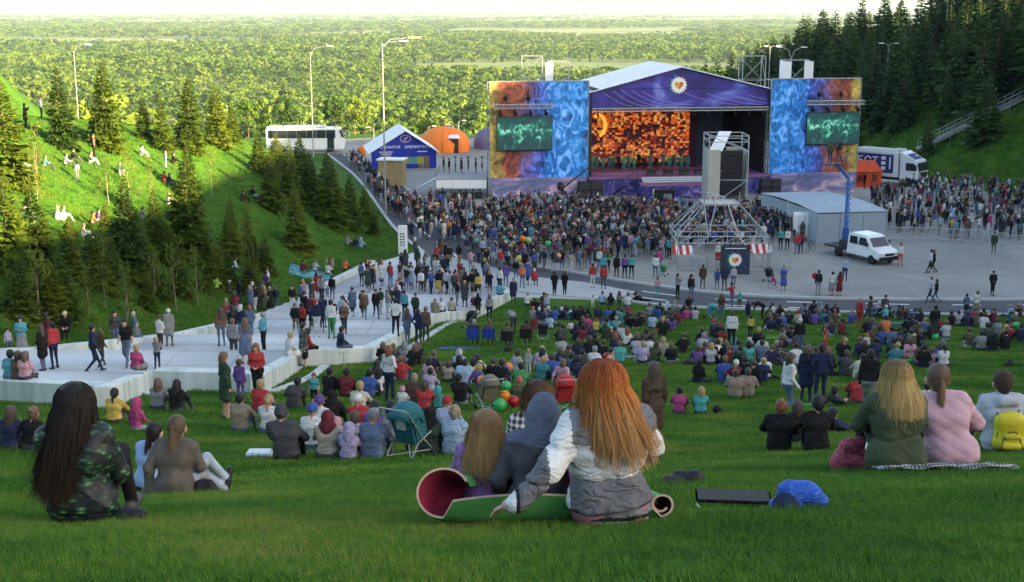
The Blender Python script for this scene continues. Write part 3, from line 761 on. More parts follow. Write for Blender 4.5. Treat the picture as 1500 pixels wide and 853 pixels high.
def mural_mat(name, flip):
 """printed mesh banner: smoke and stone reds on one side, a blue water swirl on the other, gold edge"""
 m = bpy.data.materials.new(name); m.use_nodes = True; t = NT(m); b = t.n['Principled BSDF']; b.inputs['Roughness'].default_value = .7
 tc = t.new('ShaderNodeTexCoord'); sp = t.new('ShaderNodeSeparateXYZ'); t.link(tc.outputs['Generated'], sp.inputs[0])
 mp = t.new('ShaderNodeMapping'); mp.inputs['Scale'].default_value = (4.6, 1, 3.4) if not flip else (-4.6, 1, 3.4); t.link(tc.outputs['Generated'], mp.inputs[0])
 n = t.new('ShaderNodeTexNoise'); n.inputs['Scale'].default_value = 2.3; n.inputs['Detail'].default_value = 10; n.inputs['Distortion'].default_value = 1.5; n.inputs['Roughness'].default_value = .62; t.link(mp.outputs[0], n.inputs['Vector'])
 w = t.new('ShaderNodeTexNoise'); w.inputs['Scale'].default_value = 1.1; w.inputs['Detail'].default_value = 3; w.inputs['Distortion'].default_value = .6; t.link(mp.outputs[0], w.inputs['Vector'])
 # position along the banner, bent by noise
 x = sp.outputs[0]
 if flip:
  fl = t.new('ShaderNodeMath', operation='SUBTRACT'); fl.inputs[0].default_value = 1.0; t.link(x, fl.inputs[1]); x = fl.outputs[0]
 ad = t.new('ShaderNodeMath', operation='MULTIPLY_ADD'); ad.inputs[1].default_value = .42; t.link(w.outputs[0], ad.inputs[0]); t.link(x, ad.inputs[2])
 r1 = t.new('ShaderNodeValToRGB'); ramp_set(r1, [(.15, (.50, .36, .08)), (.20, (.36, .22, .06)), (.25, (.26, .055, .03)), (.40, (.30, .085, .05)), (.47, (.14, .09, .26)), (.56, (.05, .11, .50)), (.67, (.03, .25, .75)), (.98, (.03, .30, .80)), (1.0, (.05, .12, .40))])
 mr = t.new('ShaderNodeMapRange'); mr.inputs[1].default_value = .05; mr.inputs[2].default_value = 1.25; t.link(ad.outputs[0], mr.inputs[0]); t.link(mr.outputs[0], r1.inputs[0])
 r2 = t.new('ShaderNodeValToRGB'); ramp_set(r2, [(.34, (.22, .22, .26)), (.48, (.85, .85, .88)), (.58, (1.4, 1.4, 1.4)), (.70, (2.4, 2.4, 2.3))]); t.link(n.outputs[0], r2.inputs[0])
 mx = t.new('ShaderNodeMixRGB', blend_type='MULTIPLY'); mx.inputs[0].default_value = 1; t.link(r1.outputs[0], mx.inputs[1]); t.link(r2.outputs[0], mx.inputs[2])
 # white foam in the blue part
 foam = t.new('ShaderNodeValToRGB'); ramp_set(foam, [(.52, (0, 0, 0)), (.74, (.8, .8, .8))]); t.link(n.outputs[0], foam.inputs[0])
 bl = t.new('ShaderNodeMapRange'); bl.inputs[1].default_value = .66; bl.inputs[2].default_value = .88; t.link(ad.outputs[0], bl.inputs[0])
 mm = t.new('ShaderNodeMath', operation='MULTIPLY'); t.link(foam.outputs[0], mm.inputs[0]); t.link(bl.outputs[0], mm.inputs[1])
 m2 = t.new('ShaderNodeMixRGB'); t.link(mm.outputs[0], m2.inputs[0]); t.link(mx.outputs[0], m2.inputs[1]); m2.inputs[2].default_value = (.62, .78, .92, 1)
 gm = t.new('ShaderNodeGamma'); gm.inputs[1].default_value = 1.0; t.link(m2.outputs[0], gm.inputs[0]); t.link(gm.outputs[0], b.inputs['Base Color'])
 return m
def galaxy_mat(name, cols, sc=(3, 1, 2.2), dist=2.2):
 m = bpy.data.materials.new(name); m.use_nodes = True; t = NT(m); b = t.n['Principled BSDF']; b.inputs['Roughness'].default_value = .7
 tc = t.new('ShaderNodeTexCoord'); mp = t.new('ShaderNodeMapping'); mp.inputs['Scale'].default_value = sc; t.link(tc.outputs['Generated'], mp.inputs[0])
 n = t.new('ShaderNodeTexNoise'); n.inputs['Scale'].default_value = 1.6; n.inputs['Detail'].default_value = 7; n.inputs['Distortion'].default_value = dist; t.link(mp.outputs[0], n.inputs['Vector'])
 r = t.new('ShaderNodeValToRGB'); ramp_set(r, cols); t.link(n.outputs[0], r.inputs[0]); t.link(r.outputs[0], b.inputs['Base Color'])
 return m
def led_mat(name, kind):
 """a lit video wall"""
 m = bpy.data.materials.new(name); m.use_nodes = True; t = NT(m); b = t.n['Principled BSDF']
 b.inputs['Base Color'].default_value = (.01, .01, .012, 1); b.inputs['Roughness'].default_value = .5
 tc = t.new('ShaderNodeTexCoord'); mp = t.new('ShaderNodeMapping'); t.link(tc.outputs['Generated'], mp.inputs[0])
 if kind == 'fire':
  mp.inputs['Scale'].default_value = (33, 1, 22)
  v = t.new('ShaderNodeTexVoronoi', distance='CHEBYCHEV'); v.inputs['Scale'].default_value = 1.0; v.inputs['Randomness'].default_value = .55; t.link(mp.outputs[0], v.inputs['Vector'])
  m2 = t.new('ShaderNodeMapping'); m2.inputs['Scale'].default_value = (3.2, 1, 2.4); t.link(tc.outputs['Generated'], m2.inputs[0])
  n = t.new('ShaderNodeTexNoise'); n.inputs['Scale'].default_value = 1.3; n.inputs['Detail'].default_value = 4; t.link(m2.outputs[0], n.inputs['Vector'])
  sx = t.new('ShaderNodeSeparateXYZ'); t.link(v.outputs['Color'], sx.inputs[0])
  a = t.new('ShaderNodeMath', operation='MULTIPLY_ADD'); a.inputs[1].default_value = .55; t.link(sx.outputs[0], a.inputs[0]); t.link(n.outputs[0], a.inputs[2])
  d = t.new('ShaderNodeMath', operation='MULTIPLY_ADD'); d.inputs[1].default_value = -.42; t.link(v.outputs['Distance'], d.inputs[0]); t.link(a.outputs[0], d.inputs[2])
  r = t.new('ShaderNodeValToRGB'); ramp_set(r, [(.47, (.012, .003, .004)), (.56, (.16, .010, .004)), (.65, (.55, .05, .008)), (.76, (.85, .17, .015)), (.86, (1, .5, .1)), (.92, (.30, .04, .01))])
  t.link(d.outputs[0], r.inputs[0]); b.inputs['Emission Strength'].default_value = .095
 else:
  mp.inputs['Scale'].default_value = (11, 1, 5)
  n = t.new('ShaderNodeTexNoise'); n.inputs['Scale'].default_value = 1.0; n.inputs['Detail'].default_value = 6; n.inputs['Distortion'].default_value = .8; t.link(mp.outputs[0], n.inputs['Vector'])
  s = t.new('ShaderNodeSeparateXYZ'); t.link(tc.outputs['Generated'], s.inputs[0])
  k = t.new('ShaderNodeMath', operation='SUBTRACT'); k.inputs[1].default_value = .60; t.link(s.outputs[2], k.inputs[0])
  k2 = t.new('ShaderNodeMath', operation='ABSOLUTE'); t.link(k.outputs[0], k2.inputs[0])
  k3 = t.new('ShaderNodeMath', operation='MULTIPLY_ADD'); k3.inputs[1].default_value = -.38; t.link(k2.outputs[0], k3.inputs[0]); t.link(n.outputs[0], k3.inputs[2])
  r = t.new('ShaderNodeValToRGB'); ramp_set(r, [(.28, (.012, .07, .075)), (.42, (.014, .11, .10)), (.49, (.02, .22, .16)), (.55, (.10, .62, .42)), (.62, (.5, .9, .75))])
  t.link(k3.outputs[0], r.inputs[0]); b.inputs['Emission Strength'].default_value = .09
 t.link(r.outputs[0], b.inputs['Emission Color']); return m
MURAL_L, MURAL_R = mural_mat('printed_mural', False), mural_mat('printed_mural_mirrored', True)
SKIRT = galaxy_mat('printed_clouds', [(.32, (.10, .13, .22)), (.48, (.17, .17, .34)), (.58, (.40, .26, .42)), (.68, (.60, .46, .50))], (3.5, 1, 1.6), 1.2)
GALAXY = galaxy_mat('printed_galaxy', [(.30, (.018, .012, .06)), (.46, (.03, .022, .20)), (.56, (.05, .035, .30)), (.66, (.09, .11, .48)), (.80, (.3, .32, .7))], (2.6, 1, .9), 1.1)
LED_FIRE, LED_TEAL = led_mat('lit_fire_picture', 'fire'), led_mat('lit_teal_picture', 'teal')
SWIRL = mat('printed_swirl_line', (.36, .30, .62), .7, .2, 3)
def truss_mesh(mb, a, b, w, n=None, r=.035, m=None):
 """square lattice girder from a to b"""
 a = Vector(a); b = Vector(b); d = b-a; L = d.length; q = d.to_track_quat('Z', 'Y'); h = w/2
 n = n or max(2, int(L/(w*1.1)))
 C = [Vector((sx*h, sy*h, 0)) for sx, sy in ((-1, -1), (1, -1), (1, 1), (-1, 1))]
 for c in C: mb.bar(a+q@c, b+q@c, r, 5, m=m)
 for k in range(n):
  z0, z1 = L*k/n, L*(k+1)/n
  for i in range(4):
   p, s = C[i], C[(i+1) % 4]
   if k % 2: p, s = s, p
   mb.bar(a+q@(p+Vector((0, 0, z0))), a+q@(s+Vector((0, 0, z1))), r*.6, 4, m=m, cap=False)
   mb.bar(a+q@(C[i]+Vector((0, 0, z1))), a+q@(C[(i+1) % 4]+Vector((0, 0, z1))), r*.6, 4, m=m, cap=False)
def spot(mb, p, s=.28, tilt=-.5):
 p = Vector(p); d = Vector((0, -math.cos(tilt), math.sin(tilt)))
 mb.bar(p-d*s, p+d*s, s*.55, 8, s*.85); mb.bar(p+Vector((0, 0, s*2)), p, s*.15, 4)
def emblem(parent, u, v, z, s, rot=None):
 """white flower-like burst with a heart in warm colours, green and blue streaks"""
 y = v
 mb = MB(); n = 16
 P = []
 for i in range(n*2):
  a = math.pi*2*i/(n*2); rr = s*(.50 if i % 2 else .62); P.append((u+rr*math.cos(a), y, z+rr*math.sin(a)))
 mb.add([(p[0], p[1], p[2]) for p in P], [tuple(range(n*2-1, -1, -1))])
 mb.build('emblem_burst', mat('emblem_white', (.78, .78, .76), .6, .05), parent)
 for j, (a0, a1, col, r1) in enumerate(((2.6, 4.3, (.03, .30, .08), 1.0), (1.7, 2.7, (.10, .42, .60), .86), (-.6, .3, (.03, .05, .16), .8), (.6, 1.5, (.40, .05, .03), .72))):
  mb = MB()
  for k in range(7):
   a = a0+(a1-a0)*k/6; w = .07
   c, si = math.cos(a), math.sin(a); rr = s*r1*(.85+.25*((k*7) % 3)/2)
   mb.add([(u+s*.4*math.cos(a-w*1.5), y+.01, z+s*.4*math.sin(a-w*1.5)), (u+rr*c, y+.01, z+rr*si), (u+s*.4*math.cos(a+w*1.5), y+.01, z+s*.4*math.sin(a+w*1.5))], [(0, 1, 2)])
  mb.build('emblem_streak', mat('emblem_colour_%d' % j, col, .6, .1), parent)
 def heart(k, dy): return [(u+k*s*16*math.sin(t)**3/17, y-dy, z+k*s*(13*math.cos(t)-5*math.cos(2*t)-2*math.cos(3*t)-math.cos(4*t))/17) for t in [2*math.pi*i/28 for i in range(28)]]
 mb = MB(); mb.add(heart(.34, .012), [tuple(range(28))])
 o = mb.build('emblem_heart', mat('emblem_red', (.62, .10, .05), .6, .25, 2.0), parent)
 mb = MB(); H = heart(.34, .02); mb.add([p for p in H if p[0] <= u+.001], [tuple(range(sum(1 for p in H if p[0] <= u+.001)))])
 mb.build('emblem_heart', mat('emblem_gold', (.55, .36, .04), .6, .3, 2.0), parent)
def screen_tower(name, pxl, pxr, top, led, trussx, ty, mural, label, v0, skl):
 u0, u1 = FS.u(pxl, v0, -13), FS.u(pxr, v0, -13); zt = FS.z(top, .5*(u0+u1), v0)
 t = FS.empty(name, label, 'screen tower', 'painted screen towers beside the stage', .5*(u0+u1), v0)
 w = u1-u0; h2 = w/2; base = 2.0
 mb = MB()
 mb.box((0, .06, (zt+base)/2), (w, .1, zt-base)); mb.build('mural_banner', mural, t)
 mb = MB(); mb.box((0, -.25, base/2), (w*.97, .5, base)); mb.build('base_skirt', SKIRT, t)
 mb = MB()
 for x in (-h2, -h2/3, h2/3, h2):
  for y in (.35, 2.2): mb.bar((x, y, 0), (x, y, zt), .05, 5)
 for z in np.linspace(.2, zt-.1, 7):
  for y in (.35, 2.2): mb.bar((-h2, y, z), (h2, y, z), .035, 4)
  for x in (-h2, h2): mb.bar((x, .35, z), (x, 2.2, z), .035, 4)
 for x in (-h2-.05, h2+.05): mb.bar((x, -.02, base), (x, -.02, zt+.1), .05, 5)
 mb.bar((-h2, -.02, zt+.06), (h2, -.02, zt+.06), .05, 5)
 mb.build('scaffold', STEEL, t)
 uc = .5*(u0+u1)
 la, lb = FS.u(led[0], v0, -12)-uc, FS.u(led[2], v0, -12)-uc; lt, lbz = FS.z(led[1], uc, v0), FS.z(led[3], uc, v0)
 mb = MB(); mb.box(((la+lb)/2, -.16, (lt+lbz)/2), (lb-la, .12, lt-lbz)); o = mb.build('video_screen', LED_TEAL, t)
 mb = MB()
 for (a, b, c, d) in ((la-.04, lb+.04, lt, lt+.05), (la-.04, lb+.04, lbz-.05, lbz), (la-.05, la, lbz, lt), (lb, lb+.05, lbz, lt)):
  mb.box(((a+b)/2, -.17, (c+d)/2), (b-a, .18, d-c))
 mb.build('screen_frame', BLACKP, o)
 zt2 = FS.z(ty, uc, v0); xa, xb = FS.u(trussx[0], v0, -10)-uc, FS.u(trussx[1], v0, -10)-uc
 mb = MB(); truss_mesh(mb, (xa, -.75, zt2), (xb, -.75, zt2), .4, r=.03); mb.build('light_truss', STEEL, t)
 for k in range(4):
  x = xa+(xb-xa)*(.1+.26*k); mb = MB(); spot(mb, (x, -.75, zt2-.65), .26); mb.build('spotlight', BLACKP, t)
 for k in range(2):
  x = xa+(xb-xa)*(.2+.38*k); mb = MB(); mb.bar((x, -.75, zt2+.2), (x, -.75, zt2+.75), .06, 5); mb.bar((x-.05, -.95, zt2+.75), (x+.1, -.45, zt2+.95), .22, 8); mb.build('spotlight', BLACKP, t)
 return t, uc
tl, ucl = screen_tower('screen_tower', 718, 861, 120, (728, 171, 808, 219), (722, 808), 155, MURAL_L, 'mural covered screen tower with gold edge beside the tan kiosk', 0, 0)
trr, ucr = screen_tower('screen_tower', 1128, 1257, 116, (1181, 165, 1256, 211), (1178, 1262), 150, MURAL_R, 'mural covered screen tower standing nearest the red tent and broadcast truck', 0, 0)
# the stage
sa, sb = FS.u(862, .4, -12), FS.u(1127, .4, -12); sc = (sa+sb)/2; hw = (sb-sa)/2
st = FS.empty('concert_stage', 'big covered concert stage with galaxy printed gable and glowing orange video wall', 'stage', None, sc, .4)
def su(px, v=0, z=-14): return FS.u(px, v+.4, z)-sc
def sz(py, px, v=0): return FS.z(py, su(px, v)+sc, v+.4)
DK = 1.9; D = 13.0
ap_z = sz(99, 993); ev = sz(137, 866); ev2 = sz(131, 1117); lo = sz(158, 990)
xa_ = su(995)
P = [(-hw, ev), (xa_, ap_z), (hw, ev2), (hw-.15, lo+.2), (0, lo), (-hw, lo)]
mb = MB(); mb.add([(x, 0, z) for x, z in P]+[(x, .25, z) for x, z in P], [(5, 4, 3, 2, 1, 0), (6, 7, 8, 9, 10, 11)]+[(i, (i+1) % 6, 6+(i+1) % 6, 6+i) for i in range(6)])
gb = mb.build('gable_banner', GALAXY, st)
for j in range(9):
 mb = MB(); x0 = -hw*.9+j*1.15 if j < 5 else xa_+.5+(j-5)*2.2
 pts = []
 for k in range(11):
  s_ = k/10; x = x0+s_*(3.6+.4*j)*(1 if j < 5 else 1.0); z = lo+.25+(1.9-.12*j)*(1-s_)**2+.05*math.sin(4*s_+j)
  zl = (ev+(ap_z-ev)*(x+hw)/(xa_+hw) if x < xa_ else ap_z+(ev2-ap_z)*(x-xa_)/(hw-xa_))
  if z < zl-.15 and abs(x) < hw-.1: pts.append((x, -.012, z))
 if len(pts) > 3:
  for a, b in zip(pts[:-1], pts[1:]): mb.bar(a, b, .028, 4)
  mb.build('printed_swirl', SWIRL, gb)
emblem(gb, su(992), -.03, sz(125, 992), 1.42)
def roofpanel(xl, zl, xr, zr, n):
 for k in range(n):
  a, b = k/n, (k+1)/n
  mb = MB(); y0, y1 = -.25+a*(D+.6), -.25+b*(D+.6)-.03
  mb.add([(xl, y0, zl), (xr, y0, zr), (xr, y1, zr), (xl, y1, zl), (xl, y0, zl+.1), (xr, y0, zr+.1), (xr, y1, zr+.1), (xl, y1, zl+.1)], [(0,3,2,1),(4,5,6,7),(0,1,5,4),(1,2,6,5),(2,3,7,6),(3,0,4,7)])
  mb.build('roof_panel', WHITEF, st)
roofpanel(-hw-.35, ev-.05, xa_, ap_z+.02, 4); roofpanel(hw+.3, ev2-.05, xa_, ap_z+.02, 4)
mb = MB(); truss_mesh(mb, (-hw+.3, -.2, lo-.15), (hw-.3, -.2, lo-.15), .32, r=.03); truss_mesh(mb, (-hw+.5, 3.5, lo+.25), (hw-.5, 3.5, lo+.25), .32, r=.03)
mb.build('front_truss', STEEL, st)
for k in range(13):
 x = -hw+.9+k*(2*hw-1.8)/12; mb = MB(); spot(mb, (x, -.25, lo-.62), .17); mb.build('stage_lamp', BLACKP, st)
for x, y in ((-hw+.1, .1), (hw-.1, .1), (-hw+.1, D), (hw-.1, D), (-hw+.1, D/2), (hw-.1, D/2)):
 mb = MB(); truss_mesh(mb, (x, y, 0), (x, y, ev), .4, r=.035); mb.build('corner_column', DSTEEL, st)
mb = MB(); mb.box((0, D, (ev+DK)/2), (2*hw, .1, ev-DK+1)); mb.build('back_curtain', BLACK, st)
mb = MB(); mb.box((-hw+.32, D/2+.2, ev/2), (.08, D-.6, ev)); mb.build('side_curtain', BLACK, st)
mb = MB(); mb.box((hw-.32, D/2+.2, ev/2), (.08, D-.6, ev)); mb.build('side_curtain', BLACK, st)
mb = MB(); mb.box((0, D/2, ev+.4), (2*hw-.8, D, .06)); mb.build('ceiling_cloth', BLACK, st)
v = 7.0
l0, l1 = su(866, v), su(1009, v); z1, z0 = sz(161, 940, v), sz(238, 940, v)
mb = MB(); mb.box(((l0+l1)/2, v, (z0+z1)/2), (l1-l0, .2, z1-z0)); vw = mb.build('video_wall', LED_FIRE, st)
mb = MB()
rr = (z1-z0)*.13; pts = [(l0+.75+rr*math.cos(a), v-.13, z0+(z1-z0)*.72+rr*1.5*math.sin(a)) for a in np.linspace(-1.4, 2.2, 12)]
mb.tube(pts, .2, 5); mb.build('lit_ring', mat('lit_orange', (.05, .01, 0), .5, 0, emit=(1, .22, .02), es=.3), vw)
mb = MB(); mb.box((su(1016, v), v+.5, (DK+z1)/2), (.9, .15, z1-DK)); mb.build('maroon_drape', mat('maroon_cloth', (.06, .012, .03), .8, .2), st)
mb = MB(); mb.box((su(1038, v+1.5), v+1.5, (DK+z1)/2), (3.0, .15, z1-DK)); mb.build('grey_drape', mat('grey_blue_cloth', (.045, .055, .085), .8, .2), st)
PURP = galaxy_mat('purple_floor', [(.3, (.10, .05, .12)), (.5, (.24, .10, .24)), (.7, (.42, .20, .38))], (2, 3, 1), .5)  # mottled purple floor colour
mb = MB(); mb.box((0, D/2-.4, DK-.1), (2*hw, D+.4, .2)); mb.build('deck', PURP, st)
GSK = galaxy_mat('printed_night', [(.30, (.02, .018, .08)), (.48, (.045, .04, .22)), (.58, (.12, .09, .36)), (.68, (.30, .26, .55))], (4, 1, 1), 2)
for a, b in ((884, 940), (1090, 1127), (862, 884)):
 mb = MB(); x0, x1 = su(a), su(b); mb.box(((x0+x1)/2, -.45, DK/2-.1), (x1-x0, .1, DK-.2)); mb.build('front_skirt', GSK, st)
x0, x1 = su(940), su(1040, -3)
mb = MB(); mb.box(((x0+x1)/2+.6, -2.0, .62), (x1-x0+2.2, 3.0, 1.24)); mb.build('apron', GSK, st)
mb = MB(); mb.box(((x0+x1)/2+.6, -2.0, 1.28), (x1-x0+2.2, 3.05, .06)); mb.build('apron_top', PURP, st)
for k in range(3):
 mb = MB(); mb.box(((x0+x1)/2+.7, -.62-.3*k, 1.78-.17*k), (x1-x0+1.6, .29, .12)); mb.build('front_step', mat('white_step', (.55, .58, .62), .6, .08), st)
mb = MB()
for k in range(7): mb.box((su(930)-.35*k, -.8-.15*0, 1.7-.22*k), (.34, 1.2, .06))
for x in (0, -2.2): mb.bar((su(930)+x, -1.4, 2.8+x*.65), (su(930)+x, -1.4, .1), .03, 4)
mb.bar((su(930), -1.4, 2.7), (su(930)-2.4, -1.4, 1.1), .03, 4); mb.build('side_stair', DSTEEL, st)
for px in (955, 980, 1003, 1026):
 mb = MB(); x = su(px, .4); mb.add([(x-.5, 0, DK), (x+.5, 0, DK), (x+.5, .6, DK), (x-.5, .6, DK), (x-.45, .1, DK+.35), (x+.45, .1, DK+.35), (x+.45, .6, DK+.5), (x-.45, .6, DK+.5)], [(0,3,2,1),(4,5,6,7),(0,1,5,4),(1,2,6,5),(2,3,7,6),(3,0,4,7)])
 w_ = mb.build('stage_monitor', BLACKP); w_.location = st.location; w_.rotation_euler = st.rotation_euler
 tag(w_, {955: 'wedge monitor at the stage edge above the lectern', 980: 'wedge monitor second along the stage edge from the lectern', 1003: 'wedge monitor third along the stage edge from the lectern', 1026: 'wedge monitor half hidden by the white covered speaker tower'}[px], 'stage monitor', 'wedge monitors on the stage edge')
def put(px, py, z=ZP):
 """a point of the paved square"""
 return PZ(px, py, z)
# black loudspeaker stacks either side of the stage front
for (px, w, rows, lab) in ((864, 2.5, (266, 290), 'black bass speaker stack between the cloud skirt and the stage'), (1127, 2.1, (262, 285), 'black bass speaker stack under the stage corner nearest the blue swirl tower')):
 q = put(px, rows[1]); h = (rows[1]-rows[0])/proj(q)[2]
 t = thing('speaker_stack', q, lab, 'speaker', None, FS.a)
 for i in range(2):
  for j in range(2):
   mb = MB(); mb.box(((i-.5)*w/2, 0, h/4+j*h/2), (w/2-.03, 1.0, h/2-.03)); o = mb.build('speaker_box', BLACKP, t)
   mb = MB(); mb.box(((i-.5)*w/2, -.51, h/4+j*h/2), (w/2-.16, .04, h/2-.16)); mb.build('grille', DSTEEL, o)
for k, px in enumerate((876, 889, 902, 914, 924)):
 q = put(px, 303); mb = MB(); mb.box((0, 0, .3), (.82, .6, .6)); mb.box((0, -.31, .3), (.7, .04, .45))
 o = mb.build('monitor_speaker', BLACKP); o.location = q; o.rotation_euler[2] = FS.a
 tag(o, ('first', 'second', 'third', 'fourth', 'fifth')[k]+' low black box, counted from the crane camera, in the row before the stage', 'speaker', 'low black boxes in a row before the stage')
# lectern
q = put(972, 299); t = thing('lectern_rack', q, 'black equipment rack beside the man in white before the stage', 'rack', None, FS.a)
mb = MB(); mb.box((0, 0, .75), (1.9, .7, 1.3)); mb.build('case', BLACKP, t); mb = MB(); mb.box((.3, -.37, .6), (.8, .05, .9)); mb.build('front_grille', STEEL, t)
# lattice columns and covered towers behind
def lattice(name, px0, px1, top, bot, y, label, covers=(), m=STEEL, group='lattice towers behind the stage'):
 a = PY(px0, bot, y); b = PY(px1, bot, y); zt = PY(px0, top, y)[2]; w = b[0]-a[0]; c = (a[0]+b[0])/2
 t = thing(name, (c, y, ZP), label, 'lattice tower', group)
 mb = MB(); H = zt-ZP; n = max(4, int(H/(w*.9)))
 truss_mesh(mb, (0, 0, 0), (0, 0, H), w, n, r=.06); mb.build('lattice', m, t)
 for s in covers:
  mb = MB(); mb.box((s*w*.44, -w*.5-.05, H-1.9), (w*.36, .08, 3.6)); mb.box((s*w*.52, 0, H-1.9), (.06, w, 3.6)); mb.build('cover', WHITEF, t)
 return t, w, H
lattice('lattice_tower', 764, 794, 82, 122, 141, 'thin bare lattice tower rising behind the gold edged screen tower')
lattice('lattice_tower', 802, 833, 90, 122, 138, 'white wrapped lattice tower rising behind the gold edged screen tower', (-1,))
lattice('lattice_tower', 1084, 1117, 82, 130, 150, 'tall bare lattice tower behind the stage roof near the spruces')
lattice('lattice_tower', 1146, 1182, 88, 117, 142, 'lattice tower with two white covers above the blue swirl mural', (-1, 1))
# speaker tower with beige covers in the crowd before the stage
q = put(1060, 306); s = proj(q)[2]; H = (306-197)/s; w = 56/s
t = thing('speaker_tower', q, 'tall white lattice tower with beige covers and hanging black speakers in the crowd', 'speaker tower')
mb = MB()
for sx in (-1, 1):
 for sy in (-1, 1): mb.bar((sx*w/2, sy*w/2, 0), (sx*w/2, sy*w/2, H), .06, 6)
for z in (.3, H*.42, H*.80, H*.92, H):
 for (a, b) in (((-1, -1), (1, -1)), ((1, -1), (1, 1)), ((1, 1), (-1, 1)), ((-1, 1), (-1, -1))):
  mb.bar((a[0]*w/2, a[1]*w/2, z), (b[0]*w/2, b[1]*w/2, z), .045, 5)
for (z0, z1, f) in ((.3, H*.42, 1), (H*.42, H*.8, 1), (H*.8, H, -1)):
 for sy in (-1, 1): mb.bar((-w/2*f, sy*w/2, z0), (w/2*f, sy*w/2, z1), .04, 5)
 for sx in (-1, 1): mb.bar((sx*w/2, -w/2*f, z0), (sx*w/2, w/2*f, z1), .04, 5)
mb.build('lattice', mat('grey_lattice', (.40, .42, .43), .5, .15), t)
mb = MB(); mb.box((-w*.36, -w*.52, H*.42), (w*.30, .06, H*.80)); mb.box((-w*.51, 0, H*.42), (.06, w, H*.80)); mb.build('cover', BEIGEF, t)
mb = MB(); mb.box((w*.30, w*.48, H*.44), (w*.4, .06, H*.72)); mb.box((w*.47, 0, H*.44), (.06, w*.9, H*.72)); mb.build('cover', BEIGEF, t)
mb = MB(); mb.plate([(-w*.5, -w*.45, H*.80), (-w*.16, -w*.45, H*.80), (w*.18, w*.3, H*1.02), (-w*.14, w*.3, H*1.02)], .06); mb.build('cover', WHITEF, t)
for k in range(8):
 mb = MB(); mb.box((w*.10, -w*.42+.02*k*k*.3, H*.77-k*H*.075), (w*.52, .8, H*.072)); mb.build('speaker_box', BLACKP, t)
# platform camera and crane
q = put(824, 300); s = proj(q)[2]
t = thing('camera_crane', q, 'dark camera crane with long slanting jib in the crowd before the stage', 'camera crane')
mb = MB(); mb.bar((0, 0, 0), (0, 0, 1.5), .16, 8); mb.bar((-.5, -.4, 0), (0, 0, .9), .05, 5); mb.bar((.5, -.4, 0), (0, 0, .9), .05, 5); mb.bar((0, .5, 0), (0, 0, .9), .05, 5); mb.build('pedestal', BLACKP, t)
mb = MB(); mb.bar((-.25, 0, 1.4), (50/s, 1.5, 60/s), .10, 6, .05); mb.bar((-.25, 0, 1.7), (50/s, 1.5, 61/s), .03, 5); mb.build('jib', BLACKP, t)
mb = MB(); mb.lathe([(.1, 1.35), (.33, 1.5), (.36, 1.8), (.28, 2.15), (.1, 2.25)], (-.2, 0, 0), 10); mb.build('counterweight', BLACKP, t)
# ---------------------------------------------------------------- tents, vehicles, lamps, scaffold, stairs
def lettering(txt, size, m, parent, loc, rot, name='lettering', ext=.01):
 c = bpy.data.curves.new(name, 'FONT'); c.body = txt; c.size = size; c.align_x = 'CENTER'; c.align_y = 'CENTER'; c.extrude = ext; c.offset = size*.012
 t0 = bpy.data.objects.new(name, c); COL.objects.link(t0); dg = bpy.context.evaluated_depsgraph_get(); me = bpy.data.meshes.new_from_object(t0.evaluated_get(dg)); bpy.data.objects.remove(t0)
 me.materials.clear(); me.materials.append(m); o = link(name, me, parent); o.location = loc; o.rotation_euler = rot
 return o
PRINTW = mat('white_print', (.75, .76, .78), .6, .05)
BLUEF = mat('royal_blue_fabric', (.014, .035, .34), .65, .12, 1.0)
ORANGE = mat('orange_fabric', (.80, .20, .025), .6, .1, .8)
REDT = mat('red_orange_fabric', (.55, .07, .018), .65, .12, 1.0)
TAN = mat('tan_board', (.36, .26, .12), .7, .1, 1.0)
# blue library tent
q = put(592, 247); s = proj(q)[2]; w = 96/s; he = 25/s; ha = 54/s; Dp = 9.0
t = thing('blue_tent', q, 'blue fronted tent with white gable roof and printed words beside the tan kiosk', 'tent', None, R(10))
mb = MB(); pr = [(-w/2, 0), (-w/2, he), (0.2, ha), (w/2, he), (w/2, 0)]
mb.add([(x, 0, z) for x, z in pr]+[(x, .12, z) for x, z in pr], [(4, 3, 2, 1, 0), (5, 6, 7, 8, 9)]+[(i, (i+1) % 5, 5+(i+1) % 5, 5+i) for i in range(5)]); mb.build('front_wall', BLUEF, t)
mb = MB(); mb.box((-w/2, Dp/2, he/2), (.08, Dp, he)); mb.box((w/2, Dp/2, he/2), (.08, Dp, he)); mb.box((0, Dp, he/2), (w, .08, he)); mb.build('side_wall', WHITEF, t)
for sg in (-1, 1):
 mb = MB(); mb.plate([(sg*(w/2+.35), -.5, he-.2), (.2, -.5, ha+.12), (.2, Dp, ha+.12), (sg*(w/2+.35), Dp, he-.2)], .08); mb.build('roof', WHITEF, t)
lettering('ОТКРЫТАЯ', .44, PRINTW, t, (-1.62, -.02, 2.55), (R(90), 0, 0)); lettering('БИБЛИОТЕКА', .44, PRINTW, t, (1.62, -.02, 2.55), (R(90), 0, 0))
mb = MB()
for k, (x, z, l) in enumerate(((-2.1, 2.0, 1.6), (-2.1, 1.75, 1.3), (2.2, 2.0, 1.2), (-2.0, 1.5, .9))): mb.box((x, -.02, z), (l, .02, .09))
mb.build('small_print', PRINTW, t)
mb = MB(); mb.tube([(.2+.62*math.cos(a), -.02, 3.55+.42*math.sin(a)) for a in np.linspace(0, 6.28, 18)], .07, 5); mb.bar((0, -.02, 3.3), (.45, -.02, 3.75), .12, 5); mb.build('round_badge', mat('badge_mauve', (.45, .28, .40), .6, .1), t)
mb = MB(); mb.box((-w*.28, -.03, .75), (1.5, .06, 1.5)); mb.build('doorway', mat('tent_doorway', (.18, .13, .08), .8), t)
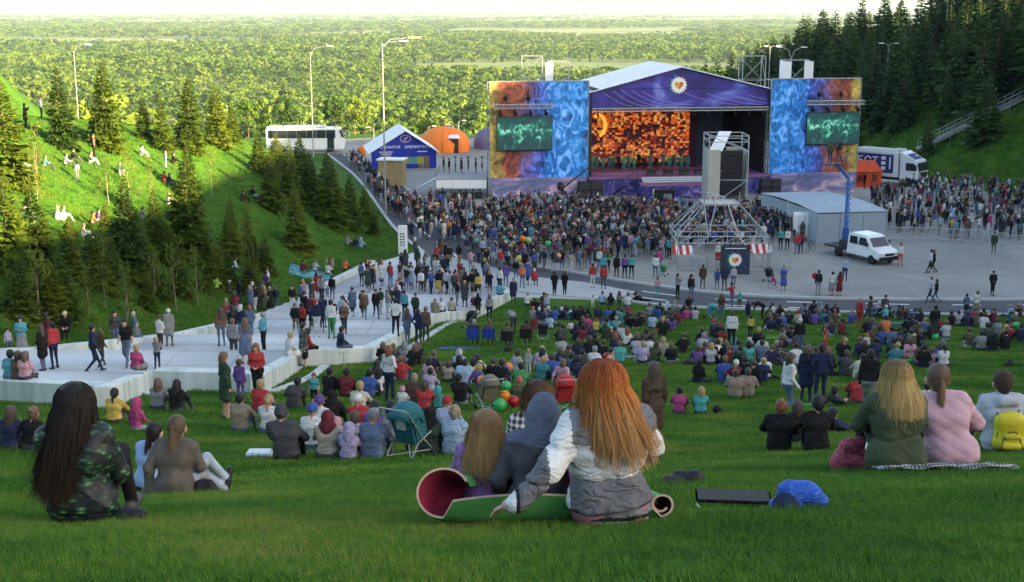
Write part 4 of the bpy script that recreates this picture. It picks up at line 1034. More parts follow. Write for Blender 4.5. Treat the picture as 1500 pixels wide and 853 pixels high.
mb = MB(); mb.box((w*.30, -.03, .75), (1.4, .06, 1.5)); mb.build('doorway', mat('tent_doorway', (.18, .13, .08), .8), t)
# bookshelf boards in front of the tent
q2 = put(606, 252); t = thing('display_stand', q2, 'small green and yellow display stand before the blue tent', 'display stand')
for k, c in enumerate(((.25, .32, .06), (.10, .30, .22), (.4, .35, .08))):
 mb = MB(); mb.box((-.8+.8*k, 0, 1.35), (.76, .08, .8)); mb.build('display_board', mat('display_colour_%d' % k, c, .6), t)
mb = MB()
for x in (-1.1, 1.1): mb.bar((x, 0, 0), (x, 0, 1.8), .04, 5)
mb.build('display_posts', STEEL, t)
# orange inflatable dome tents
def dome(px, py, wpx, hpx, m, label, door=True, lobes=8):
 q = put(px, py); s = proj(q)[2]; r = wpx/s/2; h = hpx/s
 t = thing('dome_tent', q, label, 'dome tent', 'inflatable dome tents')
 prof = [(1.0, 0), (1.02, .35), (.95, .55), (.72, .78), (.4, .93), (.05, 1.0)]
 for i in range(lobes):
  mb = MB(); a0, a1 = 2*math.pi*i/lobes, 2*math.pi*(i+1)/lobes-.02
  vs = []
  for k, (pr, pz) in enumerate(prof):
   for j in range(4):
    a = a0+(a1-a0)*j/3; bul = 1+.035*math.sin(math.pi*j/3); vs.append((r*pr*bul*math.cos(a), r*pr*bul*math.sin(a), h*pz))
  mb.add(vs, [(k*4+j, k*4+j+1, (k+1)*4+j+1, (k+1)*4+j) for k in range(5) for j in range(3)])
  mb.build('dome_panel', m, t, smooth=True)
 if door:
  mb = MB(); mb.box((r*.45, -r*.88, h*.28), (r*.36, .35, h*.56)); mb.build('doorway', mat('dark_opening', (.05, .035, .02), .8), t)
  mb = MB(); mb.plate([(r*.2, -r*.98, h*.60), (r*.7, -r*.98, h*.60), (r*.62, -r*.72, h*.72), (r*.28, -r*.72, h*.72)], .04); mb.build('door_flap', WHITEF, t)
dome(650, 221, 74, 36, ORANGE, 'large bright orange inflatable dome tent behind the blue tent')
dome(534, 226, 20, 14, ORANGE, 'little orange awning dome peeking out beside the white tent roof', False)
dome(716, 217, 44, 30, mat('mauve_fabric', (.16, .14, .24), .65, .1), 'mauve grey dome tent half hidden by the gold edged tower', False)
# tan kiosk
q = put(575, 271); s = proj(q)[2]; w = 36/s; h = 37/s
t = thing('kiosk', q, 'plain tan kiosk box with thin white roof by the tall lamp post', 'kiosk', None, R(-8))
for k in range(3):
 mb = MB(); mb.box((-w/2+w*(k+.5)/3, 0, h/2), (w/3-.02, 1.9, h)); mb.build('wall_panel', TAN, t)
mb = MB(); mb.box((0, 0, h+.07), (w+.3, 2.3, .14)); mb.build('roof', WHITEF, t)
# small side stage with white deck
q = put(676, 290); s = proj(q)[2]; w = 74/s; hd = 26/s
t = thing('side_platform', q, 'small raised side platform with white skirt railings and scaffold legs', 'platform')
for k in range(3):
 mb = MB(); mb.box((-w/2+w*(k+.5)/3, .02, hd-.42), (w/3-.03, .08, .84)); mb.build('white_panel', WHITEF, t)
mb = MB(); mb.box((0, 3.0, hd+.05), (w, 6, .1)); mb.build('deck', mat('grey_deck', (.30, .30, .30), .8, .1), t)
mb = MB()
for x in np.linspace(-w/2, w/2, 8):
 for y in (.1, 3, 5.9): mb.bar((x, y, 0), (x, y, hd-.1), .04, 5)
for z in (.4, 1.0): mb.bar((-w/2, .1, z), (w/2, .1, z), .035, 4)
for k in range(7): mb.bar((-w/2+k*w/7, .1, .1), (-w/2+(k+1)*w/7, .1, 1.1), .03, 4)
mb.build('scaffold_legs', DSTEEL, t)
mb = MB()
for x in np.linspace(-w/2, w/2, 12): mb.bar((x, .05, hd), (x, .05, hd+1.05), .025, 4)
for z in (hd+.55, hd+1.05): mb.bar((-w/2, .05, z), (w/2, .05, z), .03, 4)
for y in np.linspace(.05, 5.9, 6):
 mb.bar((-w/2, y, hd), (-w/2, y, hd+1.05), .025, 4)
mb.bar((-w/2, .05, hd+1.05), (-w/2, 5.9, hd+1.05), .03, 4); mb.build('railing', STEEL, t)
mb = MB(); mb.plate([(-w/2-3.2, 1, .1), (-w/2-3.2, 2.6, .1), (-w/2, 2.6, hd), (-w/2, 1, hd)], .1); mb.bar((-w/2-3.2, 1, 1.1), (-w/2, 1, hd+1.0), .03, 4); mb.bar((-w/2-3.2, 1, .1), (-w/2-3.2, 1, 1.1), .03, 4); mb.bar((-w/2-1.6, 1, .9), (-w/2-1.6, 1, 2.0), .03, 4); mb.build('access_ramp', STEEL, t)
# equipment trunks under it
for k in range(4):
 q2 = put(662+13*k, 291); mb = MB(); mb.box((0, 0, .35), (.8, .6, .7)); o = mb.build('flight_case', BLACKP); o.location = q2; bevel(o, .03, 1)
 tag(o, 'black flight case number %s along the foot of the side platform' % ('one', 'two', 'three', 'four')[k], 'flight case', 'flight cases under the side platform')
def wheel(parent, x, y, r, w, side=1):
 mb = MB(); mb.lathe([(r*.6, -w/2), (r*.93, -w/2), (r, -w/4), (r, w/4), (r*.93, w/2), (r*.6, w/2)], (0, 0, 0), 18); o = mb.build('wheel', RUB, parent, True); o.location = (x, y, r); o.rotation_euler = (0, R(90), 0)
 mb = MB(); mb.lathe([(r*.1, -w*.3), (r*.58, -w*.48), (r*.6, w*.48), (r*.1, w*.3)], (0, 0, 0), 12); mb.build('rim', STEEL, o)
 return o
def hexa(mb, prof0, prof1):
 """a hull between two outlines of equal count (front and back or left and right)"""
 n = len(prof0); mb.add(list(prof0)+list(prof1), [tuple(range(n-1, -1, -1)), tuple(range(n, 2*n))]+[(i, (i+1) % n, n+(i+1) % n, n+i) for i in range(n)])
CARW = mat('white_car_paint', (.72, .74, .75), .3, .04, 1, coat=.5)
# white crew van with blue boom lift
q = put(1266, 380); van = thing('boom_van', q, 'white crew cab van carrying a tall blue boom lift beside the grey tent', 'van', None, R(28))
# x across, -y forward
pro = [(-2.6, .45), (-2.62, .85), (-2.5, 1.02), (-1.75, 1.22), (-1.2, 1.9), (-.9, 2.05), (.75, 2.08), (.95, 1.9), (1.0, .45)]
mb = MB(); hexa(mb, [(-1.0, y, z) if z < 1.3 else (-.86, y, z) for y, z in pro], [(1.0, y, z) if z < 1.3 else (.86, y, z) for y, z in pro]); body = mb.build('cab', CARW, van); bevel(body, .07, 2)
mb = MB(); mb.plate([(-.80, -1.76, 1.30), (.80, -1.76, 1.30), (.74, -1.25, 1.88), (-.74, -1.25, 1.88)], .03); ws = mb.build('windscreen', GLASSD, van)
for sg in (-1, 1):
 for (a, b) in ((-1.15, -.35), (-.22, .65)):
  mb = MB(); mb.plate([(sg*.985, a-.2*(a < -1), 1.3), (sg*.985, b, 1.3), (sg*.895, b, 1.85), (sg*.895, a+.12, 1.85)], .03); mb.build('side_window', GLASSD, van)
 mb = MB(); mb.box((sg*.72, -2.6, .78), (.34, .08, .22)); mb.build('headlight', mat('headlight_glass', (.6, .62, .62), .15, .05), van)
 mb = MB(); mb.box((sg*1.12, -1.35, 1.45), (.16, .12, .3)); mb.build('mirror', BLACKP, van)
 wheel(van, sg*.88, -1.75, .36, .26); wheel(van, sg*.88, 1.9, .36, .3)
mb = MB(); mb.box((0, -2.64, .5), (1.9, .14, .28)); mb.build('bumper', BLACKP, van)
mb = MB(); mb.box((0, -2.6, .78), (.9, .06, .16)); mb.build('grille', BLACKP, van)
mb = MB(); mb.box((0, 2.2, .68), (1.8, 2.7, .16)); mb.box((-.4, 1.6, 1.0), (.7, .9, .6)); mb.build('flatbed', DSTEEL, van)
BOOM = mat('blue_boom_paint', (.02, .09, .30), .4, .1, coat=.3)
def tolocal(root, p): return (Matrix.Translation(root.location) @ Matrix.Rotation(root.rotation_euler[2], 4, 'Z')).inverted() @ Vector(p)
yb = van.location[1]+2.0
pa = tolocal(van, PY(1239, 335, yb)); pb_ = tolocal(van, PY(1243, 262, yb+1.0)); pc_ = tolocal(van, PY(1226, 241, yb+1.3))
mb = MB(); mb.bar((pa[0], pa[1], .8), pa, .3, 8, .24); mb.build('turntable', BOOM, van)
mb = MB(); mb.bar(pa, pb_, .24, 4, .17); mb.build('boom', BOOM, van)
mb = MB(); mb.bar(pb_, pc_, .18, 4, .13); mb.build('fly_jib', BOOM, van)
mb = MB()
for i in range(9):
 p = pa.lerp(pb_, (i+.5)/9); mb.box(p+Vector((0, -.25, 0)), (.3, .05, .16))
mb.build('boom_plate', mat('pale_blue_plate', (.10, .22, .50), .4), van)
bask = pc_+Vector((-.35, 0, .1))
mb = MB(); mb.box(bask+Vector((0, 0, -.05)), (1.5, .9, .08))
mb.build('basket_floor', DSTEEL, van)
mb = MB()
for dx in (-.74, 0, .74):
 for dy in (-.44, .44): mb.bar(bask+Vector((dx, dy, 0)), bask+Vector((dx, dy, .55)), .022, 4)
for dy in (-.44, .44): mb.bar(bask+Vector((-.74, dy, .55)), bask+Vector((.74, dy, .55)), .022, 4)
mb.build('basket_rail', BOOM, van)
BASKET = (Matrix.Translation(van.location) @ Matrix.Rotation(van.rotation_euler[2], 4, 'Z')) @ bask
bt = thing('broadcast_camera', BASKET+Vector((.30, -.1, 0)), 'black broadcast camera on its tripod in the lifted basket', 'camera')
mb = MB(); mb.box((0, 0, 1.25), (.35, .7, .38)); mb.box((0, -.45, 1.25), (.2, .3, .2)); mb.box((.1, .1, 1.55), (.3, .25, .22)); mb.build('camera_body', BLACKP, bt)
mb = MB()
for a in (0, 2.1, 4.2): mb.bar((.35*math.cos(a), .35*math.sin(a), 0), (0, 0, 1.05), .03, 5)
mb.build('tripod', BLACKP, bt)
# grey tent, a rounded ridge and closed front
q0 = put(1194, 358); q1 = put(1298, 355); s = proj(q0)[2]; w = (1298-1194)/s; h = 46/s
gt = thing('grey_tent', ((q0[0]+q1[0])/2, (q0[1]+q1[1])/2, ZP), 'large pale grey tarpaulin tent behind the white van', 'tent', None, R(4))
Dp = 11.5; sh = -1.6
mb = MB(); mb.plate([(-w/2, 0, 0), (w/2, 0, 0), (w/2, 0, h), (-w/2, 0, h-.12)], .05); mb.build('front_wall', GREYF, gt)
mb = MB(); mb.plate([(-w/2, 0, 0), (-w/2+sh, Dp, 0), (-w/2+sh, Dp, h), (-w/2, 0, h)], .05); mb.plate([(w/2, 0, 0), (w/2+sh, Dp, 0), (w/2+sh, Dp, h), (w/2, 0, h)], .05); mb.plate([(-w/2+sh, Dp, 0), (w/2+sh, Dp, 0), (w/2+sh, Dp, h), (-w/2+sh, Dp, h)], .05); mb.build('side_wall', GREYF, gt)
for k in range(3):
 a, b = k/3, (k+1)/3-.003
 mb = MB(); mb.add([(-w/2-.1+sh*a, Dp*a-.1, h+.02+.22*math.sin(math.pi*a)), (w/2+.1+sh*a, Dp*a-.1, h+.1+.22*math.sin(math.pi*a)), (w/2+.1+sh*b, Dp*b, h+.1+.22*math.sin(math.pi*b)), (-w/2-.1+sh*b, Dp*b, h+.02+.22*math.sin(math.pi*b))], [(0, 1, 2, 3)])
 o = mb.build('roof_panel', GREYF, gt); o.modifiers.new('thick', 'SOLIDIFY').thickness = .05
mb = MB()
for x in (-w/2, -w/6, w/6, w/2): mb.bar((x, -.04, 0), (x, -.04, h), .035, 5)
mb.build('tent_pole', STEEL, gt)
# banner leaning on a frame by the tent
q = put(1174, 352); t = thing('white_banner', q, 'creased white banner sheet hung on a pipe frame beside the grey tent', 'banner')
mb = MB(); n = 12; vs = []
for i in range(n+1):
 for k in range(7): vs.append((-.75+1.5*i/n, .07*math.sin(i*1.7)+.03*math.sin(k*2+i), .15+2.2*k/6))
mb.add(vs, [(i*7+k, (i+1)*7+k, (i+1)*7+k+1, i*7+k+1) for i in range(n) for k in range(6)]); o = mb.build('sheet', WHITEF, t, smooth=True); o.modifiers.new('thick', 'SOLIDIFY').thickness = .015
mb = MB(); mb.bar((-.78, .1, 0), (-1.1, .9, 3.3), .03, 5); mb.bar((.78, .1, 0), (.78, .2, 2.5), .03, 5); mb.bar((-.8, .1, 2.35), (.8, .1, 2.35), .03, 5); mb.bar((.2, .5, 0), (-.9, .6, 3.2), .03, 5); mb.build('pipe_frame', STEEL, t)
# red tent
q = put(1271, 274); s = proj(q)[2]; w = 40/s; h = 37/s
t = thing('red_tent', q, 'small red orange tent with two black latticed windows before the truck', 'tent', None, R(4))
mb = MB(); mb.add([(-w/2, 0, 0), (w/2, 0, 0), (w/2, 2.6, 0), (-w/2, 2.6, 0), (-w/2, 0, h*.62), (w/2, 0, h*.62), (w/2, 2.6, h*.62), (-w/2, 2.6, h*.62)], [(0,1,5,4),(1,2,6,5),(2,3,7,6),(3,0,4,7)]); mb.build('wall', REDT, t)
mb = MB(); mb.add([(-w/2-.1, -.12, h*.6), (w/2+.1, -.12, h*.6), (w/2+.1, 2.7, h*.6), (-w/2-.1, 2.7, h*.6), (-w*.36, 1.3, h), (w*.36, 1.3, h)], [(0,1,5,4),(1,2,5),(2,3,4,5),(3,0,4),(0,3,2,1)]); mb.build('roof', REDT, t)
for x in (-w*.30, w*.24):
 mb = MB(); mb.box((x, -.03, h*.36), (w*.2, .05, h*.26)); o = mb.build('window', mat('dark_window', (.02, .02, .03), .4), t)
 mb = MB()
 for k in range(3): mb.box((x-w*.07+k*w*.07, -.07, h*.36), (.03, .02, h*.26)); mb.box((x, -.07, h*.28+k*h*.08), (w*.2, .02, .03))
 mb.build('lattice_bars', REDT, o)
# broadcast truck: x across, y along, cab towards -y after turning
q = put(1322, 271); tk = thing('broadcast_truck', q, 'white and blue broadcast box truck with big letters parked under the hill stairs', 'truck', None, R(48))
NAVY = mat('navy_paint', (.025, .045, .20), .4, .1)
mb = MB(); mb.box((0, 2.8, 2.25), (2.5, 5.4, 2.7)); o = mb.build('box_body', CARW, tk); bevel(o, .06, 1)
mb = MB(); mb.box((0, 2.8, 3.68), (2.3, 4.9, .16)); mb.box((0, .6, 3.8), (1.6, 1.0, .16)); mb.build('roof_unit', CARW, tk)
mb = MB(); mb.box((-1.262, 2.7, 2.3), (.02, 4.2, 2.0)); mb.build('side_panel', NAVY, tk)
lettering('БСТ', 1.25, PRINTW, tk, (-1.28, 3.6, 2.45), (R(90), 0, R(-90)))
mb = MB(); 
for z in (2.9, 2.35, 1.8): mb.box((-1.28, 1.75, z), (.02, .5, .36))
mb.box((-1.28, 1.0, 2.4), (.02, .16, 1.3)); mb.build('side_marks', PRINTW, tk)
mb = MB(); mb.box((-1.275, 5.15, 2.3), (.02, .6, 2.0)); mb.build('rear_marks', mat('grey_print', (.4, .42, .45), .5, .4, 4), tk)
pro = [(-2.2, .7), (-2.25, 1.7), (-2.0, 2.65), (-1.7, 2.75), (-.1, 2.8), (-.1, .7)]
mb = MB(); hexa(mb, [(-1.2, y, z) for y, z in pro], [(1.2, y, z) for y, z in pro]); o = mb.build('cab', CARW, tk); bevel(o, .08, 2)
mb = MB(); mb.add([(-1.15, -2.0, 2.75), (1.15, -2.0, 2.75), (1.2, -.1, 3.7), (-1.2, -.1, 3.7), (-1.2, -.1, 2.8), (1.2, -.1, 2.8)], [(0,1,2,3),(1,5,2),(0,3,4),(0,4,5,1)]); wd = mb.build('wind_deflector', CARW, tk)
mb = MB(); mb.plate([(-.85, -1.68, 2.96), (.85, -1.68, 2.96), (.85, -.72, 3.44), (-.85, -.72, 3.44)], .03); mb.build('blue_panel', NAVY, wd)
mb = MB(); mb.box((.1, -1.35, 3.2), (.5, .05, .2), rot=Matrix.Rotation(.46, 3, 'X')); mb.build('white_mark', PRINTW, wd)
mb = MB(); mb.plate([(-1.1, -2.27, 1.72), (1.1, -2.27, 1.72), (1.1, -2.06, 2.6), (-1.1, -2.06, 2.6)], .03); mb.build('windscreen', GLASSD, tk)
for sg in (-1, 1):
 mb = MB(); mb.plate([(sg*1.215, -1.9, 1.75), (sg*1.215, -.8, 1.75), (sg*1.215, -.8, 2.55), (sg*1.215, -1.75, 2.55)], .03); mb.build('side_window', GLASSD, tk)
 wheel(tk, sg*1.08, -1.2, .5, .34); wheel(tk, sg*1.08, 4.2, .5, .34)
 mb = MB(); mb.box((sg*.85, -2.28, 1.0), (.4, .1, .28)); mb.build('headlight', mat('headlight_glass', (.6, .62, .62), .15, .05), tk)
 mb = MB(); mb.box((sg*1.4, -2.0, 2.1), (.2, .14, .6)); mb.build('mirror', BLACKP, tk)
mb = MB(); mb.box((0, -2.28, .65), (2.4, .25, .45)); mb.build('bumper', DSTEEL, tk); mb = MB(); mb.box((0, -2.27, 1.3), (1.7, .1, .6)); mb.build('grille', BLACKP, tk)
mb = MB(); mb.box((0, 1.9, .72), (1.4, 7.2, .35)); mb.build('chassis', DSTEEL, tk)
# white coach behind the spruces
q = put(447, 224); bus = thing('coach', q, 'white coach with dark window band parked behind the shaded spruces', 'coach', None, R(4))
w = 10.2
mb = MB(); hexa(mb, [(-w/2, 0, .4), (w/2, 0, .4), (w/2+.25, 0, 1.7), (w/2-.35, 0, 3.2), (-w/2+.2, 0, 3.4), (-w/2, 0, 3.2)], [(-w/2, 2.5, .4), (w/2, 2.5, .4), (w/2+.25, 2.5, 1.7), (w/2-.35, 2.5, 3.2), (-w/2+.2, 2.5, 3.4), (-w/2, 2.5, 3.2)]); o = mb.build('body', CARW, bus); bevel(o, .1, 2)
for k in range(7):
 mb = MB(); x = -w/2+.9+k*1.27; mb.box((x, -.01, 2.45), (1.22, .05, 1.05)); mb.build('window', GLASSD, bus)
mb = MB(); mb.plate([(w/2-.25, -.02, 2.0), (w/2+.1, -.02, 2.0), (w/2-.28, -.02, 2.95), (w/2-.55, -.02, 2.95)], .05); mb.build('window', GLASSD, bus)
mb = MB(); mb.plate([(w/2+.27, .15, 1.75), (w/2+.27, 2.35, 1.75), (w/2-.3, 2.35, 3.15), (w/2-.3, .15, 3.15)], .05); mb.build('windscreen', GLASSD, bus)
mb = MB(); mb.box((0, 1.25, 3.42), (5.5, 1.7, .14)); mb.build('roof_unit', mat('grey_blue_paint', (.30, .34, .42), .4), bus)
mb = MB(); mb.box((-.6, -.02, 1.45), (.3, .03, 1.5)); mb.box((3.4, -.02, 1.5), (.9, .03, 1.9)); mb.build('door', GLASSD, bus)
for x in (-w/2+2.2, w/2-1.8):
 o = wheel(bus, x, .15, .5, .3); o.rotation_euler = (R(90), 0, 0)
mb = MB(); mb.bar((w/2+.2, -.05, 2.9), (w/2+.75, -.3, 2.75), .04, 5); mb.box((w/2+.8, -.3, 2.45), (.15, .1, .55)); mb.build('mirror', CARW, bus)
# street lamps
LAMPP = mat('lamp_grey_paint', (.24, .26, .28), .5, .08)
def lamp(px, top, bot, y, arms, label, r=.10, group='street lamps round the square'):
 f = PY(px, bot, y); zt = PY(px, top, y)[2]; zb = float(terrain(f[0], y)) if f[2] < float(terrain(f[0], y)) or True else f[2]
 t = thing('street_lamp', (f[0], y, zb), label, 'street lamp', group); H = zt-zb
 mb = MB(); mb.bar((0, 0, 0), (0, 0, H), r, 8, r*.5); mb.bar((0, 0, 0), (0, 0, .7), r*1.5, 8); mb.build('post', LAMPP, t)
 for (dx, dz, hl) in arms:
  s = proj((f[0], y, zt))[2]; X, Z = dx/s, dz/s; sg = 1 if dx > 0 else -1
  mb = MB(); mb.tube([(0, 0, H-.3), (X*.25, 0, H+Z*.7), (X*.8, 0, H+Z)], r*.5, 5); a = mb.build('arm', LAMPP, t)
  mb = MB(); mb.box((X*.8+sg*hl*.5, 0, H+Z+.03), (hl, .3, .13)); o = mb.build('lamp_head', mat('lamp_head_white', (.66, .68, .70), .4, .05), a); bevel(o, .04, 1)
lamp(565, 64, 312, 121, [(47, 8, 1.2), (30, 3, .9)], 'tall grey lamp post with long bent arm beside the road and tan kiosk', .10)
lamp(459, 76, 222, 168, [(30, 8, .9)], 'thin lamp post standing before the front of the white coach', .08)
lamp(115, 75, 178, 150, [(20, 9, .8)], 'pale lamp post with short curved head rising from the sunny bank', .08)
lamp(1299, 66, 112, 190, [(10, 2, .7), (-9, 2, .7)], 'lamp post with twin flat heads among the spruces on the hill', .10)
lamp(1157, 84, 130, 168, [(17, 14, .8), (-16, 14, .8)], 'lamp post with two long raised arms above the white covered lattice tower', .10)
lamp(1126, 68, 120, 172, [(10, 0, .7), (-5, 0, .5)], 'slim lamp post between the bare lattice tower and the double armed lamp', .09)
lamp(1386, -12, 40, 200, [(8, 1, .6), (-8, 1, .6)], 'lamp post high up on the hill with its head above the photo', .09)
for i, (px, py, y) in enumerate(((664, 184, 200), (672, 178, 205), (548, 188, 190), (628, 186, 196))):
 lamp(px, py, 215, y, [(7 if i % 2 else -7, 1, .6)], ('little lamp behind the orange dome with its head turned to the tower', 'tallest little lamp behind the orange dome', 'little lamp just behind the white tent roof', 'little lamp between the blue tent and the orange dome')[i], .07)
# pylon sign
q = put(594, 373, PLAZA_Z); s = proj(q)[2]; h = 43/s; w = 13/s; q = np.array([q[0]-.2, q[1], float(terrain(q[0]-.2, q[1]))])
t = thing('pylon_sign', q, 'narrow white pylon sign with dark symbols beside the road', 'sign', None, R(-6))
mb = MB(); mb.box((0, 0, h/2), (w, .25, h)); o = mb.build('pylon', WHITEF, t); bevel(o, .02, 1)
mb = MB()
for i in range(5):
 z = h*.72-i*h*.095
 for x in (-w*.16, w*.16): mb.box((x, -.13, z), (w*.13, .015, h*.06))
 mb.box((0, -.13, z), (w*.55, .015, h*.016))
mb.build('dark_symbol', mat('dark_print', (.04, .05, .06), .6), t)
# mixing scaffold: pipe pyramid, banner with the emblem, striped awnings, barriers
q = put(1058, 394); s = proj(q)[2]; H = 92/s
sf = thing('scaffold_pyramid', q, 'open pipe scaffold pyramid standing in the middle of the square', 'scaffold')
W = 66/s; w2 = 26/s; mz = 48/s
top = [(-w2, 1.2, H), (w2, 1.2, H), (w2, 3.6, H), (-w2, 3.6, H)]; midp = [(-W, 0, mz), (W, 0, mz), (W, 5, mz), (-W, 5, mz)]; gr_ = [(-W, 0, 0), (W, 0, 0), (W, 5, 0), (-W, 5, 0)]
mb = MB(); N = 4
def pipe(a, b, r=.045): mb.bar(a, b, r, 5)
for k in range(4):
 pipe(top[k], top[(k+1) % 4]); pipe(midp[k], midp[(k+1) % 4]); pipe(top[k], midp[k]); pipe(midp[k], gr_[k])
 a, b = Vector(midp[k]), Vector(midp[(k+1) % 4])
 for f in (.33, .67):
  p = a.lerp(b, f); pipe(p, (p[0], p[1], 0)); pt = Vector(top[k]).lerp(Vector(top[(k+1) % 4]), f); pipe(p, pt)
 pipe(a.lerp(b, .33), top[k]); pipe(a.lerp(b, .67), (gr_[(k+1) % 4])); pipe((a.lerp(b, .33)), gr_[k]) 
 lowered = [(p[0], p[1], p[2]-.5) for p in (midp[k], midp[(k+1) % 4])]; pipe(*lowered)
 for f in np.linspace(0, 1, 7)[:-1]:
  p = a.lerp(b, f); r_ = a.lerp(b, f+1/6); pipe((p[0], p[1], mz-.5), r_, .03)
for x in (-w2, w2): pipe((x, 1.2, H), (x, 1.2, H+.9)); 
pipe((-w2, 1.2, H+.9), (w2*.2, 1.2, H+.5)); pipe((-w2*.4, 1.2, H), (-w2*.8, 1.2, H+1.1), .03)
mb.build('pipe_frame', STEEL, sf)
for k in range(5):
 mb = MB(); mb.box((-w2+w2*2*(k+.5)/5, 2.4, H-.08), (w2*2/5-.03, 2.4, .07)); mb.build('plank', mat('pale_plank', (.42, .40, .36), .8, .15), sf)
q = put(1076, 402); s = proj(q)[2]; w = 43/s; h = 43/s
bn = thing('emblem_banner', q, 'dark square banner with a colourful heart flower emblem on the scaffold front', 'banner')
mb = MB(); mb.box((0, 0, h/2), (w, .1, h)); mb.build('cloth', galaxy_mat('dark_print_cloth', [(.35, (.012, .014, .03)), (.55, (.02, .03, .07)), (.7, (.03, .06, .12))]), bn)
emblem(bn, 0, -.07, h*.5, .82)
mb = MB(); mb.box((0, -.055, h*.9), (w*.7, .02, .06)); mb.build('print_line', PRINTW, bn)
for (px, py, sg) in ((1000, 372, -1), (1112, 370, 1)):
 q = put(px, py+22); aw = thing('striped_awning', q, 'red and white striped awning on the %s side of the heart banner' % ('kerb crowd' if sg < 0 else 'white van'), 'awning', 'striped awnings on the scaffold')
 s = proj(q)[2]; zt = 32/s
 for k in range(6):
  mb = MB(); x = -.75+.25*k; mb.plate([(x, 0, zt-.55), (x+.245, 0, zt-.55), (x+.245, .8, zt), (x, .8, zt)], .03)
  mb.build('stripe_panel', mat('red_awning', (.50, .05, .03), .7) if k % 2 == 0 and k < 5 else WHITEF, aw)
 mb = MB()
 for x in (-.75, .75): mb.bar((x, .05, 0), (x, .05, zt-.5), .025, 4); mb.bar((x, .8, 0), (x, .8, zt), .025, 4)
 mb.build('awning_pole', STEEL, aw)
def barrier(px, py, L, rz, label, group):
 q = put(px, py); t = thing('crowd_barrier', q, label, 'barrier', group, rz); mb = MB()
 for z in (.15, 1.05): mb.bar((-L/2, 0, z), (L/2, 0, z), .025, 5)
 for x in (-L/2, L/2): mb.bar((x, 0, 0), (x, 0, 1.05), .025, 5); mb.bar((x, -.3, .02), (x, .3, .02), .02, 4)
 mb.build('frame', STEEL, t); n = int(L/.16)
 for k in range(1, n):
  mb = MB() if k == 1 else mb
  mb.bar((-L/2+L*k/n, 0, .15), (-L/2+L*k/n, 0, 1.05), .010, 4, cap=False)
 mb.build('rods', STEEL, t)
 return t
for i, (px, py, L, rz) in enumerate(((1002, 396, 2.2, .1), (1036, 398, 2.3, 0), (1116, 398, 2.2, 0), (1136, 394, 2.0, -.3))):
 barrier(px, py, L, rz, ('crowd barrier under the striped awning nearest the kerb', 'crowd barrier just beside the heart banner on the pushchair side', 'crowd barrier beside the heart banner on the van side', 'angled crowd barrier closing the scaffold corner')[i], 'barriers round the scaffold')
for i, (px, py) in enumerate(((1312, 352), (1340, 352), (1368, 352), (1396, 354), (1426, 356), (1456, 360), (1486, 364))):
 barrier(px, py, 2.0, -.03, 'crowd barrier number %s in the line leaving the grey tent' % ('one', 'two', 'three', 'four', 'five', 'six', 'seven')[i], 'barriers before the standing crowd')
for i, (px, py) in enumerate(((598, 288), (615, 294), (632, 300))):
 barrier(px, py, 2.2, -.5, ('barrier closest to the tall lamp post by the kiosk', 'middle barrier between kiosk and side platform', 'barrier nearest the black flight cases')[i], 'barriers by the kiosk')
# metal stairs climbing the wooded hill
A = G(1346, 226); B = G(1500, 150); n_ = 44
hs = thing('hill_stairs', A, 'grey metal stairway with railings climbing the shaded hill', 'stairs')
d = Vector((B[0]-A[0], B[1]-A[1], 0)); Lh = d.length*1.12; d.normalize(); nn = Vector((-d[1], d[0], 0)); up = (B[2]-A[2])*1.12
me = None
for k in range(n_):
 if me is None:
  mb = MB(); mb.box((0, 0, 0), (.62, 2.2, .07), rz=math.atan2(d[1], d[0])); me = mb.mesh('tread', STEEL)
 o = link('tread', me, hs); o.location = d*(Lh*k/n_)+Vector((0, 0, .7+up*k/n_))
mb = MB()
for sg in (-1.1, 1.1):
 mb.bar(nn*sg+Vector((0, 0, .6)), nn*sg+d*Lh+Vector((0, 0, .6+up)), .09, 4)
 for k in range(9): p = nn*sg+d*(Lh*k/8); mb.bar(p+Vector((0, 0, -.9+up*k/8)), p+Vector((0, 0, .6+up*k/8)), .06, 4)
mb.build('stringer', STEEL, hs)
mb = MB()
for sg in (-1.1, 1.1):
 for hz in (1.2, 1.7): mb.bar(nn*sg+Vector((0, 0, hz)), nn*sg+d*Lh+Vector((0, 0, hz+up)), .04, 4)
 for k in range(17): p = nn*sg+d*(Lh*k/16); mb.bar(p+Vector((0, 0, .6+up*k/16)), p+Vector((0, 0, 1.7+up*k/16)), .035, 4)
mb.build('railing', STEEL, hs)
STAIRP = A+np.array([d[0]*Lh*.55, d[1]*Lh*.55, .74+up*.55])
